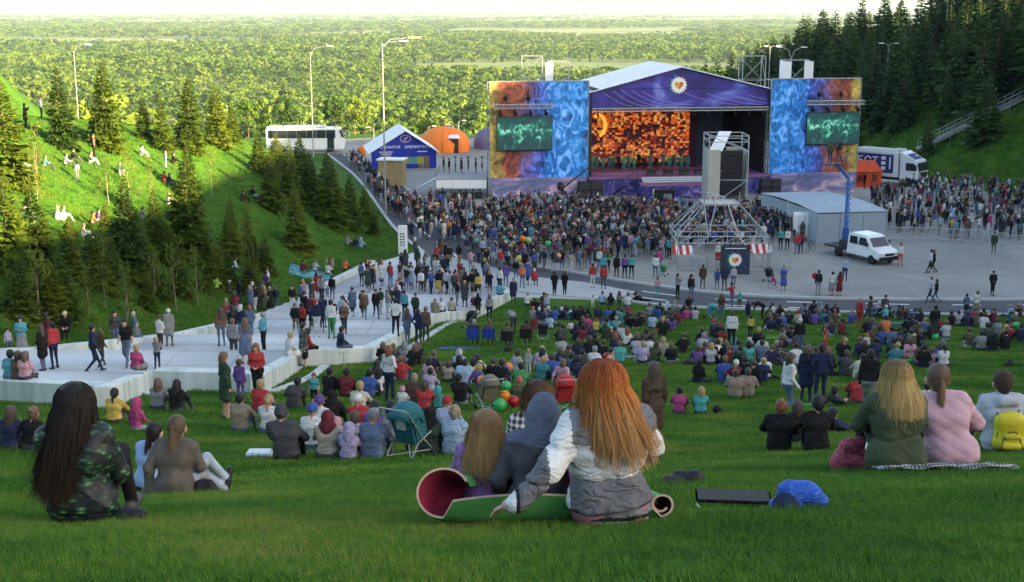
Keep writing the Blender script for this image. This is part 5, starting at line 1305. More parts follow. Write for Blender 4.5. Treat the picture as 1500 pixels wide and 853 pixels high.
# ---------------------------------------------------------------- figures: one continuous skin grown round posed limbs
SKIN, TOP, BOT, SHOE, HAIR = 0, 1, 2, 3, 4
def sdf_mesh(prims, cell, warp=None, tagfn=None):
 """surface of a smooth union of tapered limbs (a, b, ra, rb, tag, blend), as quads"""
 lo = np.min([np.minimum(np.subtract(p[0], p[2]), np.subtract(p[1], p[3])) for p in prims], 0)-cell*2.5-.01
 hi = np.max([np.maximum(np.add(p[0], p[2]), np.add(p[1], p[3])) for p in prims], 0)+cell*2.5+.01
 n = np.ceil((hi-lo)/cell).astype(int)+1
 F = np.full(n, .5, np.float32); B = np.full(n, 9., np.float32); T = np.zeros(n, np.int8)
 ax = [lo[i]+cell*np.arange(n[i]) for i in range(3)]
 for a, b, ra, rb, tg, k in prims:
  a = np.asarray(a, float); b = np.asarray(b, float); m = max(k, .0)+cell*2+.012
  i0 = np.clip(((np.minimum(a-ra, b-rb)-m-lo)/cell).astype(int), 0, n-1); i1 = np.clip(((np.maximum(a+ra, b+rb)+m-lo)/cell).astype(int)+2, 1, n)
  sl = tuple(slice(i0[q], i1[q]) for q in range(3))
  X = ax[0][sl[0]][:, None, None]; Y = ax[1][sl[1]][None, :, None]; Z = ax[2][sl[2]][None, None, :]
  ab = b-a; L2 = float(ab@ab)
  if L2 < 1e-9: d = np.sqrt((X-a[0])**2+(Y-a[1])**2+(Z-a[2])**2)-ra
  else:
   t = np.clip(((X-a[0])*ab[0]+(Y-a[1])*ab[1]+(Z-a[2])*ab[2])/L2, 0, 1)
   d = np.sqrt((X-a[0]-t*ab[0])**2+(Y-a[1]-t*ab[1])**2+(Z-a[2]-t*ab[2])**2)-(ra+t*(rb-ra))
  f = F[sl]
  if k > 0:
   h = np.clip(.5+.5*(f-d)/k, 0, 1); f[...] = f*(1-h)+d*h-k*h*(1-h)
  else: f[...] = np.minimum(f, d)
  bb = B[sl]; near = d < bb; T[sl][near] = tg; bb[near] = d[near]
 if warp is not None:
  F = F+warp(ax[0][:, None, None], ax[1][None, :, None], ax[2][None, None, :], T).astype(np.float32)
 S = F < 0
 c = np.zeros(n-1, np.int8); C8 = [(i, j, k) for i in (0, 1) for j in (0, 1) for k in (0, 1)]
 for i, j, k in C8: c += S[i:n[0]-1+i, j:n[1]-1+j, k:n[2]-1+k]
 mixed = (c > 0) & (c < 8); ci = np.argwhere(mixed); idx = np.full(n-1, -1, np.int64); idx[mixed] = np.arange(len(ci))
 acc = np.zeros((len(ci), 3)); cnt = np.zeros(len(ci))
 for p in C8:
  for d in range(3):
   if p[d]: continue
   q = list(p); q[d] = 1
   fa = F[ci[:, 0]+p[0], ci[:, 1]+p[1], ci[:, 2]+p[2]]; fb = F[ci[:, 0]+q[0], ci[:, 1]+q[1], ci[:, 2]+q[2]]
   x = (fa < 0) != (fb < 0); t = np.where(x, fa/np.where(x, fa-fb, 1), 0)
   pt = np.repeat(np.array(p, float)[None], len(ci), 0); pt[:, d] += t; acc[x] += pt[x]; cnt[x] += 1
 V = lo+cell*(ci+acc/np.maximum(cnt, 1)[:, None])
 Q = []
 for d in range(3):
  e1, e2 = (d+1) % 3, (d+2) % 3
  s0 = [slice(None)]*3; s1 = [slice(None)]*3
  s0[d] = slice(0, -1); s1[d] = slice(1, None)
  a = S[tuple(s0)]; b = S[tuple(s1)]
  for sgn, msk in ((1, a & ~b), (0, b & ~a)):
   w = np.argwhere(msk)
   w = w[(w[:, e1] > 0) & (w[:, e2] > 0) & (w[:, e1] < n[e1]-1) & (w[:, e2] < n[e2]-1)]
   def g(o1, o2):
    u = w.copy(); u[:, e1] += o1; u[:, e2] += o2; return idx[u[:, 0], u[:, 1], u[:, 2]]
   q = np.stack([g(-1, -1), g(0, -1), g(0, 0), g(-1, 0)], 1)
   Q.append(q if sgn else q[:, ::-1])
 Q = np.concatenate(Q); Q = Q[(Q >= 0).all(1)]
 cen = V[Q].mean(1); gi = np.clip(np.round((cen-lo)/cell).astype(int), 0, n-1)
 tg = T[gi[:, 0], gi[:, 1], gi[:, 2]].astype(np.int32)
 if tagfn is not None: tg = tagfn(cen, tg)
 return V, Q, tg
def relax(V, Q, it=1):
 for _ in range(it):
  acc = np.zeros_like(V); cnt = np.zeros(len(V))
  for i in range(4):
   for j in (1, 3):
    np.add.at(acc, Q[:, i], V[Q[:, (i+j) % 4]]); np.add.at(cnt, Q[:, i], 1)
  V = V*.5+.5*acc/np.maximum(cnt, 1)[:, None]
 return V
v3 = lambda *a: np.array(a, float)
def mid(a, b, t=.5): return np.asarray(a)*(1-t)+np.asarray(b)*t
def limb_prims(J, bulk=0.0, fem=0, coat=0.0, skirt=0.0, detail=0, sleeves=1, shorts=0, belly=0.0):
 """limb list of a posed adult; J holds the joints"""
 P = []; b = bulk
 pel, ch, ne, hd = J['pel'], J['ch'], J['ne'], J['hd']; fw = J.get('fw', v3(0, 1, 0)); sx = J.get('sx', v3(1, 0, 0)); hx = J.get('hx', sx)
 add = lambda a, c, ra, rb, tg, k=.03: P.append((np.asarray(a, float), np.asarray(c, float), ra, rb, tg, k))
 hw = .085+.008*fem; sw = .165-.02*fem
 wa = mid(pel, ch, .5)
 add(pel-hx*hw, pel+hx*hw, .112+.006*fem, .112+.006*fem, BOT if not coat else TOP)
 add(wa-sx*.055+fw*belly*.4, wa+sx*.055+fw*belly*.4, .105-.008*fem+b+belly*.3, .105-.008*fem+b+belly*.3, TOP, .05)
 add(mid(pel, ch, .2)-hx*.07, mid(pel, ch, .2)+hx*.07, .106+b, .106+b, TOP, .04)
 add(ch-sx*.085, ch+sx*.085, .112+b, .112+b, TOP, .05)
 sl, sr = J['sl'], J['sr']
 add(sl, mid(sl, ne, .8), .062+b*.7, .058+b*.4, TOP, .035); add(sr, mid(sr, ne, .8), .062+b*.7, .058+b*.4, TOP, .035)
 add(mid(sl, ch, .35), mid(sr, ch, .35), .085+b*.7, .085+b*.7, TOP, .04)
 add(mid(ne, ch, .25), mid(ne, hd, .55), .058, .050, SKIN, .015)
 hu = J.get('hu', v3(0, 0, 1)); hf = J.get('hf', fw); hs = np.cross(hf, hu)
 add(hd-hf*.018+hu*.018, hd-hf*.018+hu*.02, .098, .098, SKIN, .02)
 add(hd+hf*.028-hu*.01, hd+hf*.032-hu*.065, .078, .052, SKIN, .03)
 if detail:
  add(hd+hf*.098-hu*.005, hd+hf*.112-hu*.035, .010, .017, SKIN, .012)
  for s in (-1, 1): add(hd+hs*s*.094-hu*.005, hd+hs*s*.097-hu*.04, .020, .013, SKIN, .008)
 for s, S, E, H in ((-1, sl, J['el'], J['wl']), (1, sr, J['er'], J['wr'])):
  add(S, E, .052+b*.9, .042+b*.8, TOP, .03)
  add(E, H, .042+b*.8, .030+b*.6, TOP if sleeves else SKIN, .015)
  d = np.asarray(H)-np.asarray(E); d = d/max(np.linalg.norm(d), 1e-6); h2 = J.get('hand_l' if s < 0 else 'hand_r', d)
  if detail < 2:
   add(H+d*.01, H+h2*.10, .033, .024, SKIN, .01)
  else:
   side = np.cross(h2, v3(0, 0, 1)); side = side/max(np.linalg.norm(side), 1e-6); dn = np.cross(side, h2)
   add(H, H+h2*.05, .030, .036, SKIN, .012); add(H+h2*.05-side*.022, H+h2*.075+side*.022, .020, .020, SKIN, .012)
   for q, (o, ln) in enumerate(((-.030, .072), (-.010, .085), (.010, .080), (.030, .062))):
    b0 = H+h2*.085+side*o; m1 = b0+h2*ln*.5-dn*.008; e1 = m1+h2*ln*.42-dn*.028
    add(b0, m1, .0105, .0095, SKIN, .004); add(m1, e1, .0095, .008, SKIN, .003)
   b0 = H+h2*.03+side*s*-.030; m1 = b0+h2*.03+side*s*-.026-dn*.012; add(b0, m1, .014, .011, SKIN, .006); add(m1, m1+h2*.032-dn*.012, .011, .009, SKIN, .004)
 for s, hp, K, A in ((-1, pel-hx*hw, J['kl'], J['al']), (1, pel+hx*hw, J['kr'], J['ar'])):
  add(hp, K, .090+.004*fem, .060, BOT if not shorts else BOT, .03); add(K, A, .060, .043, SKIN if shorts else BOT, .02)
  t = J.get('tl' if s < 0 else 'tr', v3(0, 1, 0)); t = t/np.linalg.norm(t)
  add(A+v3(0, 0, -.045)-t*.045, A+v3(0, 0, -.052)+t*.15, .046, .036, SHOE, .02)
 if coat: 
  e = pel+J.get('cd', v3(0, 0, -1))*coat
  add(pel-hx*.06, e-hx*.08, .135, .15, TOP, .04); add(pel+hx*.06, e+hx*.08, .135, .15, TOP, .04)
 if skirt:
  e = pel+J.get('cd', v3(0, 0, -1))*skirt
  add(pel-hx*.05, e-hx*.10, .125, .15, BOT, .04); add(pel+hx*.05, e+hx*.10, .125, .15, BOT, .04)
 return P
def stand(arms='down', legs='apart', lean=0.0, turn=0.0, rs=0):
 r = random.Random(rs); j = lambda a=.02: r.uniform(-a, a)
 J = dict(pel=v3(j(), 0, .93), ch=v3(j(), .01+lean*.3, 1.27), ne=v3(0, -.01+lean*.42, 1.45), hd=v3(j(), .015+lean*.55, 1.60-abs(lean)*.1))
 J['sl'] = J['ne']+v3(-.165, 0, -.045); J['sr'] = J['ne']+v3(.165, 0, -.045)
 dn = lambda s: (J['sl' if s < 0 else 'sr']+v3(s*.055, -.03, -.28), J['sl' if s < 0 else 'sr']+v3(s*.06, .05, -.53))
 for s, e, w in ((-1, 'el', 'wl'), (1, 'er', 'wr')):
  S = J['sl' if s < 0 else 'sr']; m = arms
  if arms == 'phone1': m = 'phone' if s > 0 else 'down'
  if arms == 'hip1': m = 'hip' if s > 0 else 'down'
  if arms == 'wave': m = 'up' if s > 0 else 'down'
  if m == 'down': J[e], J[w] = dn(s)
  elif m == 'pocket': J[e] = S+v3(s*.10, -.07, -.26); J[w] = S+v3(s*.03, .04, -.47)
  elif m == 'hip': J[e] = S+v3(s*.17, -.07, -.22); J[w] = S+v3(s*.02, .03, -.40)
  elif m == 'cross': J[e] = S+v3(s*.06, .06, -.26); J[w] = S+v3(-s*.13, .22, -.22)
  elif m == 'phone': J[e] = S+v3(s*.05, .16, -.18); J[w] = S+v3(-s*.08, .30, .02)
  elif m == 'front': J[e] = S+v3(s*.06, .03, -.27); J[w] = S+v3(-s*.11, .22, -.36)
  elif m == 'up': J[e] = S+v3(s*.16, .05, .14); J[w] = S+v3(s*.10, .08, .38)
  elif m == 'reach': J[e] = S+v3(s*.02, .2, -.16); J[w] = S+v3(-s*.02, .42, -.2)
 if legs == 'walk':
  J.update(kl=v3(-.09, .16, .50), al=v3(-.09, .30, .10), kr=v3(.09, .04, .49), ar=v3(.09, -.27, .15), tr=v3(.1, 1, -.35))
  J['wl'] = J['wl']+v3(0, -.10, 0); J['wr'] = J['wr']+v3(0, .10, .03)
 elif legs == 'close': J.update(kl=v3(-.075, .02, .5), al=v3(-.07, -.01, .09), kr=v3(.075, .02, .5), ar=v3(.07, -.01, .09))
 else: J.update(kl=v3(-.105, .02, .5), al=v3(-.12, -.02, .09), kr=v3(.105, .03, .5), ar=v3(.115, .0, .09))
 J['tl'] = v3(-.25, 1, 0); J['tr'] = J.get('tr', v3(.25, 1, 0))
 return J
def bend(rs=0):
 J = dict(pel=v3(0, -.08, .92), ch=v3(0, .25, 1.08), ne=v3(0, .42, 1.10), hd=v3(0, .56, 1.02), fw=v3(0, .4, -.9), hf=v3(0, .5, -.86), hu=v3(0, .86, .5))
 J['sl'] = J['ne']+v3(-.165, -.03, -.02); J['sr'] = J['ne']+v3(.165, -.03, -.02)
 J.update(el=v3(-.2, .46, .84), er=v3(.2, .46, .84), wl=v3(-.1, .52, .6), wr=v3(.1, .52, .6), kl=v3(-.1, 0, .5), al=v3(-.11, -.05, .09), kr=v3(.1, .03, .5), ar=v3(.11, 0, .09), tl=v3(-.2, 1, 0), tr=v3(.2, 1, 0))
 return J
def sit(kind='hug', rs=0, lean=0.0, slope=.26, tilt=0.0):
 r = random.Random(rs); j = lambda a=.02: r.uniform(-a, a)
 J = dict(pel=v3(0, 0, .115), ch=v3(tilt*.4+j(), .04+lean, .43), ne=v3(tilt*.62, .07+lean*1.5, .60), hd=v3(tilt*.8+j(), .11+lean*1.8, .745))
 J['sl'] = J['ne']+v3(-.168, -.005, -.05+tilt*.1); J['sr'] = J['ne']+v3(.168, -.005, -.05-tilt*.1)
 g = lambda y: -slope*y
 if kind == 'hug':
  J.update(kl=v3(-.13, .40, .40+g(.40)*.6), kr=v3(.13, .40, .40+g(.40)*.6), al=v3(-.12, .60, .09+g(.6)), ar=v3(.12, .60, .09+g(.6)), el=v3(-.26, .21, .34), er=v3(.26, .21, .34), wl=v3(-.08, .45, .33), wr=v3(.08, .45, .33), cd=v3(0, .8, -.1))
 elif kind == 'back':
  J['ch'] = J['ch']+v3(0, -.10, -.01); J['ne'] = J['ne']+v3(0, -.17, -.02); J['hd'] = J['hd']+v3(0, -.15, -.02); J['sl'] = J['sl']+v3(-.01, -.16, .0); J['sr'] = J['sr']+v3(.01, -.16, 0)
  J.update(kl=v3(-.10, .42, .24+g(.4)), kr=v3(.12, .45, .16+g(.4)), al=v3(-.10, .78, .09+g(.78)), ar=v3(.12, .86, .08+g(.86)), el=v3(-.27, -.22, .33), er=v3(.27, -.22, .33), wl=v3(-.30, -.27, .06), wr=v3(.30, -.27, .06), hand_l=v3(-.3, -.9, -.2), hand_r=v3(.3, -.9, -.2), cd=v3(0, .8, -.1))
 elif kind == 'cross':
  J.update(kl=v3(-.33, .27, .14+g(.27)), kr=v3(.33, .27, .14+g(.27)), al=v3(.08, .34, .08+g(.34)), ar=v3(-.08, .40, .08+g(.4)), el=v3(-.25, .08, .32), er=v3(.25, .08, .32), wl=v3(-.12, .28, .22), wr=v3(.12, .28, .22), tl=v3(1, .3, 0), tr=v3(-1, .3, 0), cd=v3(0, .5, -.1))
 elif kind == 'side':
  J.update(kl=v3(.14, .36, .12+g(.36)), kr=v3(.32, .26, .13+g(.26)), al=v3(.40, .12, .08), ar=v3(.48, .0, .08), el=v3(-.27, -.02, .34), er=v3(.24, .14, .33), wl=v3(-.30, .02, .07), wr=v3(.14, .30, .24), tl=v3(1, -.5, 0), tr=v3(1, -.5, 0), cd=v3(.4, .6, -.1))
 elif kind == 'wall':
  J.update(kl=v3(-.1, .42, .10), kr=v3(.11, .43, .11), al=v3(-.1, .44, -.33), ar=v3(.11, .40, -.33), el=v3(-.24, .1, .34), er=v3(.24, .1, .34), wl=v3(-.1, .32, .2), wr=v3(.1, .32, .2), cd=v3(0, .8, -.1))
 elif kind == 'phone':
  J.update(kl=v3(-.13, .40, .36), kr=v3(.13, .40, .36), al=v3(-.12, .60, .09+g(.6)), ar=v3(.12, .60, .09+g(.6)), el=v3(-.22, .24, .42), er=v3(.22, .24, .42), wl=v3(-.07, .34, .64), wr=v3(.07, .34, .64), cd=v3(0, .8, -.1))
 return J
def lie(rs=0):
 """reclining on an elbow, legs downhill"""
 J = dict(pel=v3(0, 0, .12), ch=v3(.05, -.27, .27), ne=v3(.08, -.40, .38), hd=v3(.08, -.42, .53))
 J['sl'] = J['ne']+v3(-.15, .0, -.04); J['sr'] = J['ne']+v3(.15, -.03, -.06)
 J.update(el=v3(-.22, -.42, .08), er=v3(.26, -.2, .2), wl=v3(-.14, -.2, .05), wr=v3(.2, .05, .2), kl=v3(-.08, .42, .03), kr=v3(.1, .40, .08), al=v3(-.08, .82, -.12), ar=v3(.12, .80, -.12), cd=v3(0, .9, -.2))
 return J
POSES = {
 'S': lambda rs: stand('down', 'apart', rs=rs), 'Sp': lambda rs: stand('pocket', 'apart', rs=rs), 'Sh': lambda rs: stand('hip1', 'apart', rs=rs), 'Sc': lambda rs: stand('cross', 'close', rs=rs),
 'Sf': lambda rs: stand('front', 'close', rs=rs), 'Su': lambda rs: stand('phone', 'apart', rs=rs), 'S1': lambda rs: stand('phone1', 'apart', rs=rs), 'W': lambda rs: stand('down', 'walk', .06, rs=rs),
 'V': lambda rs: stand('wave', 'apart', rs=rs), 'R': lambda rs: stand('reach', 'close', .12, rs=rs), 'B': bend,
 'H': lambda rs: sit('hug', rs), 'K': lambda rs: sit('back', rs), 'X': lambda rs: sit('cross', rs), 'D': lambda rs: sit('side', rs), 'P': lambda rs: sit('phone', rs), 'L': lambda rs: sit('hug', rs, tilt=.12), 'M': lambda rs: sit('hug', rs, tilt=-.12),
 'Wl': lambda rs: sit('wall', rs), 'Y': lie}
FIG = {}
def figure_mesh(pose, fem, bulk, coat, skirt, cell, sleeves=1, shorts=0, rs=0, puff=0, child=0):
 key = (pose, fem, bulk, coat, skirt, cell, sleeves, shorts, rs, puff, child)
 if key in FIG: return FIG[key]
 J = POSES[pose](rs)
 det = 2 if cell <= .012 else 1 if cell < .03 else 0
 pr = limb_prims(J, bulk, fem, coat, skirt, det, sleeves, shorts)
 if child:   # a child's head is larger for the body
  pr = [(a, b, ra*(1.22 if tg == SKIN and np.linalg.norm(mid(a, b)-J['hd']) < .13 else 1.0), rb*(1.22 if tg == SKIN and np.linalg.norm(mid(a, b)-J['hd']) < .13 else 1.0), tg, k) for a, b, ra, rb, tg, k in pr]
 warp = None
 if cell < .03:
  ph = rs*1.7
  def warp(X, Y, Z, T):
   w = .0045*np.sin(19*Z+7*X+9*Y+ph)*np.sin(13*X-11*Z+5+ph)+.003*np.sin(41*Z-23*X+17*Y+ph)
   if puff: w = w*.4+.010*np.abs(np.sin(Z*38+3*X))
   return np.where((T == TOP) | (T == BOT), w, 0)
 V, Q, tg = sdf_mesh(pr, cell, warp); V = relax(V, Q, 1)
 me = mesh_np('figure', V, quads=Q, fm=np.minimum(tg, 3), smooth=True, mats=[SKINM, CLOTH0, CLOTH0, SHOEM])
 FIG[key] = (me, J, (V, Q, tg)); return FIG[key]
SKINM = mat('skin', (.46, .27, .19), .5, .08, 6); SHOEM = mat('shoe', (.05, .05, .05), .6, .2, 8)
CLOTH0 = mat('plain_cloth', (.3, .3, .3), .85)
# hair and headgear, round a head at the origin looking along +y
def hair_prims(style):
 p = []; a = lambda A, B, ra, rb, k=.03: p.append((v3(*A), v3(*B), ra, rb, HAIR, k))
 cap = lambda r=.104: (a((0, -.028, .03), (0, -.022, .04), r, r), a((0, .02, .065), (0, -.03, .07), r*.72, r*.8), a((0, -.055, -.02), (0, -.055, -.04), .076, .07))
 if style in ('s',): cap()
 elif style == 'l':
  cap(.108); a((-.05, -.06, -.02), (-.075, -.10, -.30), .062, .055); a((.05, -.06, -.02), (.075, -.10, -.30), .062, .055); a((0, -.09, 0), (0, -.125, -.34), .06, .05)
  for s in (-1, 1): a((s*.085, -.01, .02), (s*.10, -.03, -.22), .035, .035)
 elif style == 'm':
  cap(.108)
  for s in (-1, 1): a((s*.07, -.03, 0), (s*.085, -.04, -.13), .05, .045)
  a((0, -.08, 0), (0, -.085, -.14), .07, .06)
 elif style == 'p': cap(); a((0, -.125, .05), (0, -.14, .02), .035, .035, .015); a((0, -.14, .02), (.01, -.15, -.26), .036, .018, .015)
 elif style == 'b': cap(); a((0, -.11, .09), (0, -.11, .09), .05, .05, .012)
 elif style == 'c': a((0, -.02, .045), (0, -.02, .05), .106, .106); a((0, .05, .055), (0, .15, .045), .065, .055, .02)
 elif style == 'k': a((0, -.025, .035), (0, -.022, .06), .112, .104)
 elif style == 'h': a((0, -.035, .02), (0, -.03, .05), .122, .118); a((0, -.07, -.06), (0, -.07, -.14), .105, .11); a((0, -.06, .12), (0, -.09, .10), .05, .06)
 elif style == 'v': a((0, -.02, .02), (0, -.02, .04), .115, .112); a((0, -.04, -.06), (0, -.05, -.18), .10, .13); a((-.06, -.04, -.14), (.06, -.04, -.14), .10, .10)
 return p
HAIRM = {}
def hair_mesh(style, cell):
 key = (style, cell)
 if key not in HAIRM:
  wp = None
  if style in 'slmpb' and cell < .03:
   def wp(X, Y, Z, T): return .006*np.sin(X*120+14*np.sin(Z*9)+Y*40)
  V, Q, tg = sdf_mesh(hair_prims(style), cell, wp)
  HAIRM[key] = (mesh_np('hair', V, quads=Q, mats=[CLOTH0], smooth=True), (V, Q))
 return HAIRM[key]
CC = {'black': (.014, .014, .017), 'navy': (.018, .026, .075), 'white': (.66, .67, .68), 'cyan': (.05, .36, .48), 'turquoise': (.04, .42, .38), 'light blue': (.30, .46, .64), 'blue': (.035, .10, .42),
 'denim': (.09, .14, .25), 'dark grey': (.055, .06, .068), 'grey': (.22, .23, .25), 'beige': (.42, .37, .28), 'dark brown': (.07, .045, .03), 'brown': (.14, .08, .05), 'tan': (.26, .20, .13), 'dark red': (.16, .018, .028), 'maroon': (.15, .015, .03), 'red': (.48, .018, .022),
 'magenta': (.50, .03, .20), 'pink': (.60, .30, .38), 'coral': (.62, .11, .09), 'orange': (.75, .17, .02), 'yellow': (.66, .46, .04), 'lime': (.35, .6, .03), 'dark green': (.025, .06, .035), 'green': (.05, .27, .08), 'teal': (.025, .20, .22), 'purple': (.13, .05, .28), 'lilac': (.42, .36, .60), 'cream': (.58, .53, .40), 'olive': (.08, .09, .04), 'blond': (.42, .28, .11), 'auburn': (.22, .065, .022), 'gold': (.5, .3, .08), 'silver': (.45, .46, .48), 'khaki': (.20, .18, .11)}
for _k, _c in list(CC.items()):
 _m = sum(_c)/3; CC[_k] = tuple((x*.80+_m*.20)*(.82 if max(_c) > .3 else .95) for x in _c)
def colour_of(s):
 for k in sorted(CC, key=len, reverse=True):
  if k in s: return k
 return 'grey'
def pat_mat(name, c1, c2, kind, sc=14.0):
 if name in MATS: return MATS[name]
 m = bpy.data.materials.new(name); MATS[name] = m; m.use_nodes = True; t = NT(m); b = t.n['Principled BSDF']; b.inputs['Roughness'].default_value = .85
 tc = t.new('ShaderNodeTexCoord'); r = t.new('ShaderNodeValToRGB'); r.color_ramp.interpolation = 'CONSTANT'
 if kind == 'stripe':
  w = t.new('ShaderNodeTexWave', bands_direction='Z'); w.inputs['Scale'].default_value = sc; w.inputs['Distortion'].default_value = .6; w.inputs['Detail'].default_value = 1
  t.link(tc.outputs['Object'], w.inputs['Vector']); src = w.outputs[0]; ramp_set(r, [(0, c1), (.5, c2)])
 elif kind == 'plaid':
  w = t.new('ShaderNodeTexWave', bands_direction='Z'); w.inputs['Scale'].default_value = sc; w2 = t.new('ShaderNodeTexWave', bands_direction='X'); w2.inputs['Scale'].default_value = sc
  for q in (w, w2): t.link(tc.outputs['Object'], q.inputs['Vector']); q.inputs['Distortion'].default_value = .5
  a = t.new('ShaderNodeMath', operation='ADD'); t.link(w.outputs[0], a.inputs[0]); t.link(w2.outputs[0], a.inputs[1])
  mul = t.new('ShaderNodeMath', operation='MULTIPLY'); mul.inputs[1].default_value = .5; t.link(a.outputs[0], mul.inputs[0]); src = mul.outputs[0]
  c3 = tuple((x+y)/2 for x, y in zip(c1, c2)); ramp_set(r, [(0, c1), (.42, c3), (.72, c2)])
 else:
  v = t.new('ShaderNodeTexVoronoi'); v.inputs['Scale'].default_value = sc; t.link(tc.outputs['Object'], v.inputs['Vector']); src = v.outputs['Distance']; ramp_set(r, [(0, c2), (.30, c1)])
 t.link(src, r.inputs[0]); t.link(r.outputs[0], b.inputs['Base Color']); return m
def cloth(desc):
 """material for a garment named in words"""
 c = colour_of(desc)
 for kind in ('striped', 'plaid', 'floral', 'spotted'):
  if kind in desc:
   cs = [k for k in CC if k in desc.replace('dark grey', 'darkgrey')]
   cs = sorted(set(cs), key=lambda k: desc.find(k)); c1 = CC[cs[0]]; c2 = CC[cs[1]] if len(cs) > 1 else CC['white']
   return pat_mat('cloth_'+desc.replace(' ', '_'), c1, c2, {'striped': 'stripe', 'plaid': 'plaid'}.get(kind, 'dots'), {'striped': 11, 'plaid': 9}.get(kind, 22))
 return mat('cloth_'+c.replace(' ', '_'), CC[c], .85, .22, 5.0, .5, 45, spec=.15, crease=.7)
def hairmat(c): return mat('hair_'+c.replace(' ', '_'), CC[c], .5, .35, 22, .6, 90, spec=.35)
RAMP_P = ramp_poly; PLZ = [tuple(p) for p in plaza_poly]; RD = [tuple(p) for p in (inner+outer[::-1])]
def surf(x, y):
 if bool(in_poly(np.array(x), np.array(y), PLZ)): return ZP
 if bool(in_poly(np.array(x), np.array(y), RAMP_P)): return tread_z(x, y)
 if bool(in_poly(np.array(x), np.array(y), RD)): return PLAZA_Z+.02
 return float(terrain(x, y))
def on(px, py, lift=0.0):
 """point of whatever surface is seen at a place in the photograph"""
 p = G(px, py); d = ray(px, py)
 for _ in range(12):
  z = surf(p[0], p[1])+lift; q = d*(z/d[2])
  if abs(q[1]-p[1]) < .002: break
  p = p+(q-p)*.7
 return np.array([p[0], p[1], surf(p[0], p[1])+lift])
def wallseat(p):
 """the nearest spot on top of a terrace wall"""
 best = (2.6, p)
 for L, h, of, w in ((RP, .62, 1, .46), (LP, .55, -1, .45)):
  for a, b in zip(L[:-1], L[1:]):
   a = np.array(a); d = np.array(b)-a; n_ = np.array([-d[1], d[0]])/np.linalg.norm(d)*of*w*.55
   t = min(max(float((p[:2]-a) @ d/(d @ d)), .06), .94); q = a+d*t+n_; e = float(np.linalg.norm(p[:2]-q))
   if e < best[0]: best = (e, np.array([q[0], q[1], float(_base(q[1]))+h-.02]))
 return best[1]
LABELS = {}
PEOPLE = []; ob_size = {}
def cell_for(s): return .05 if s < 28 else .036 if s < 48 else .026 if s < 75 else .018
VERB = {'S': 'standing', 'W': 'walking', 'V': 'waving', 'B': 'bending down', 'R': 'leaning forward', 'Su': 'standing with raised phone', 'S1': 'holding up a phone', 'Sc': 'standing with folded arms', 'Sh': 'standing hand on hip', 'Sp': 'standing hands in pockets', 'Sf': 'standing', 'Wl': 'sitting', 'Y': 'reclining', 'K': 'sitting leaning back', 'X': 'sitting cross legged', 'D': 'sitting sideways', 'P': 'sitting with raised phone', 'H': 'sitting', 'L': 'sitting tilted', 'M': 'sitting tilted'}
HEADW = {'c': 'cap', 'k': 'knit hat', 'h': 'hood up', 'v': 'headscarf'}
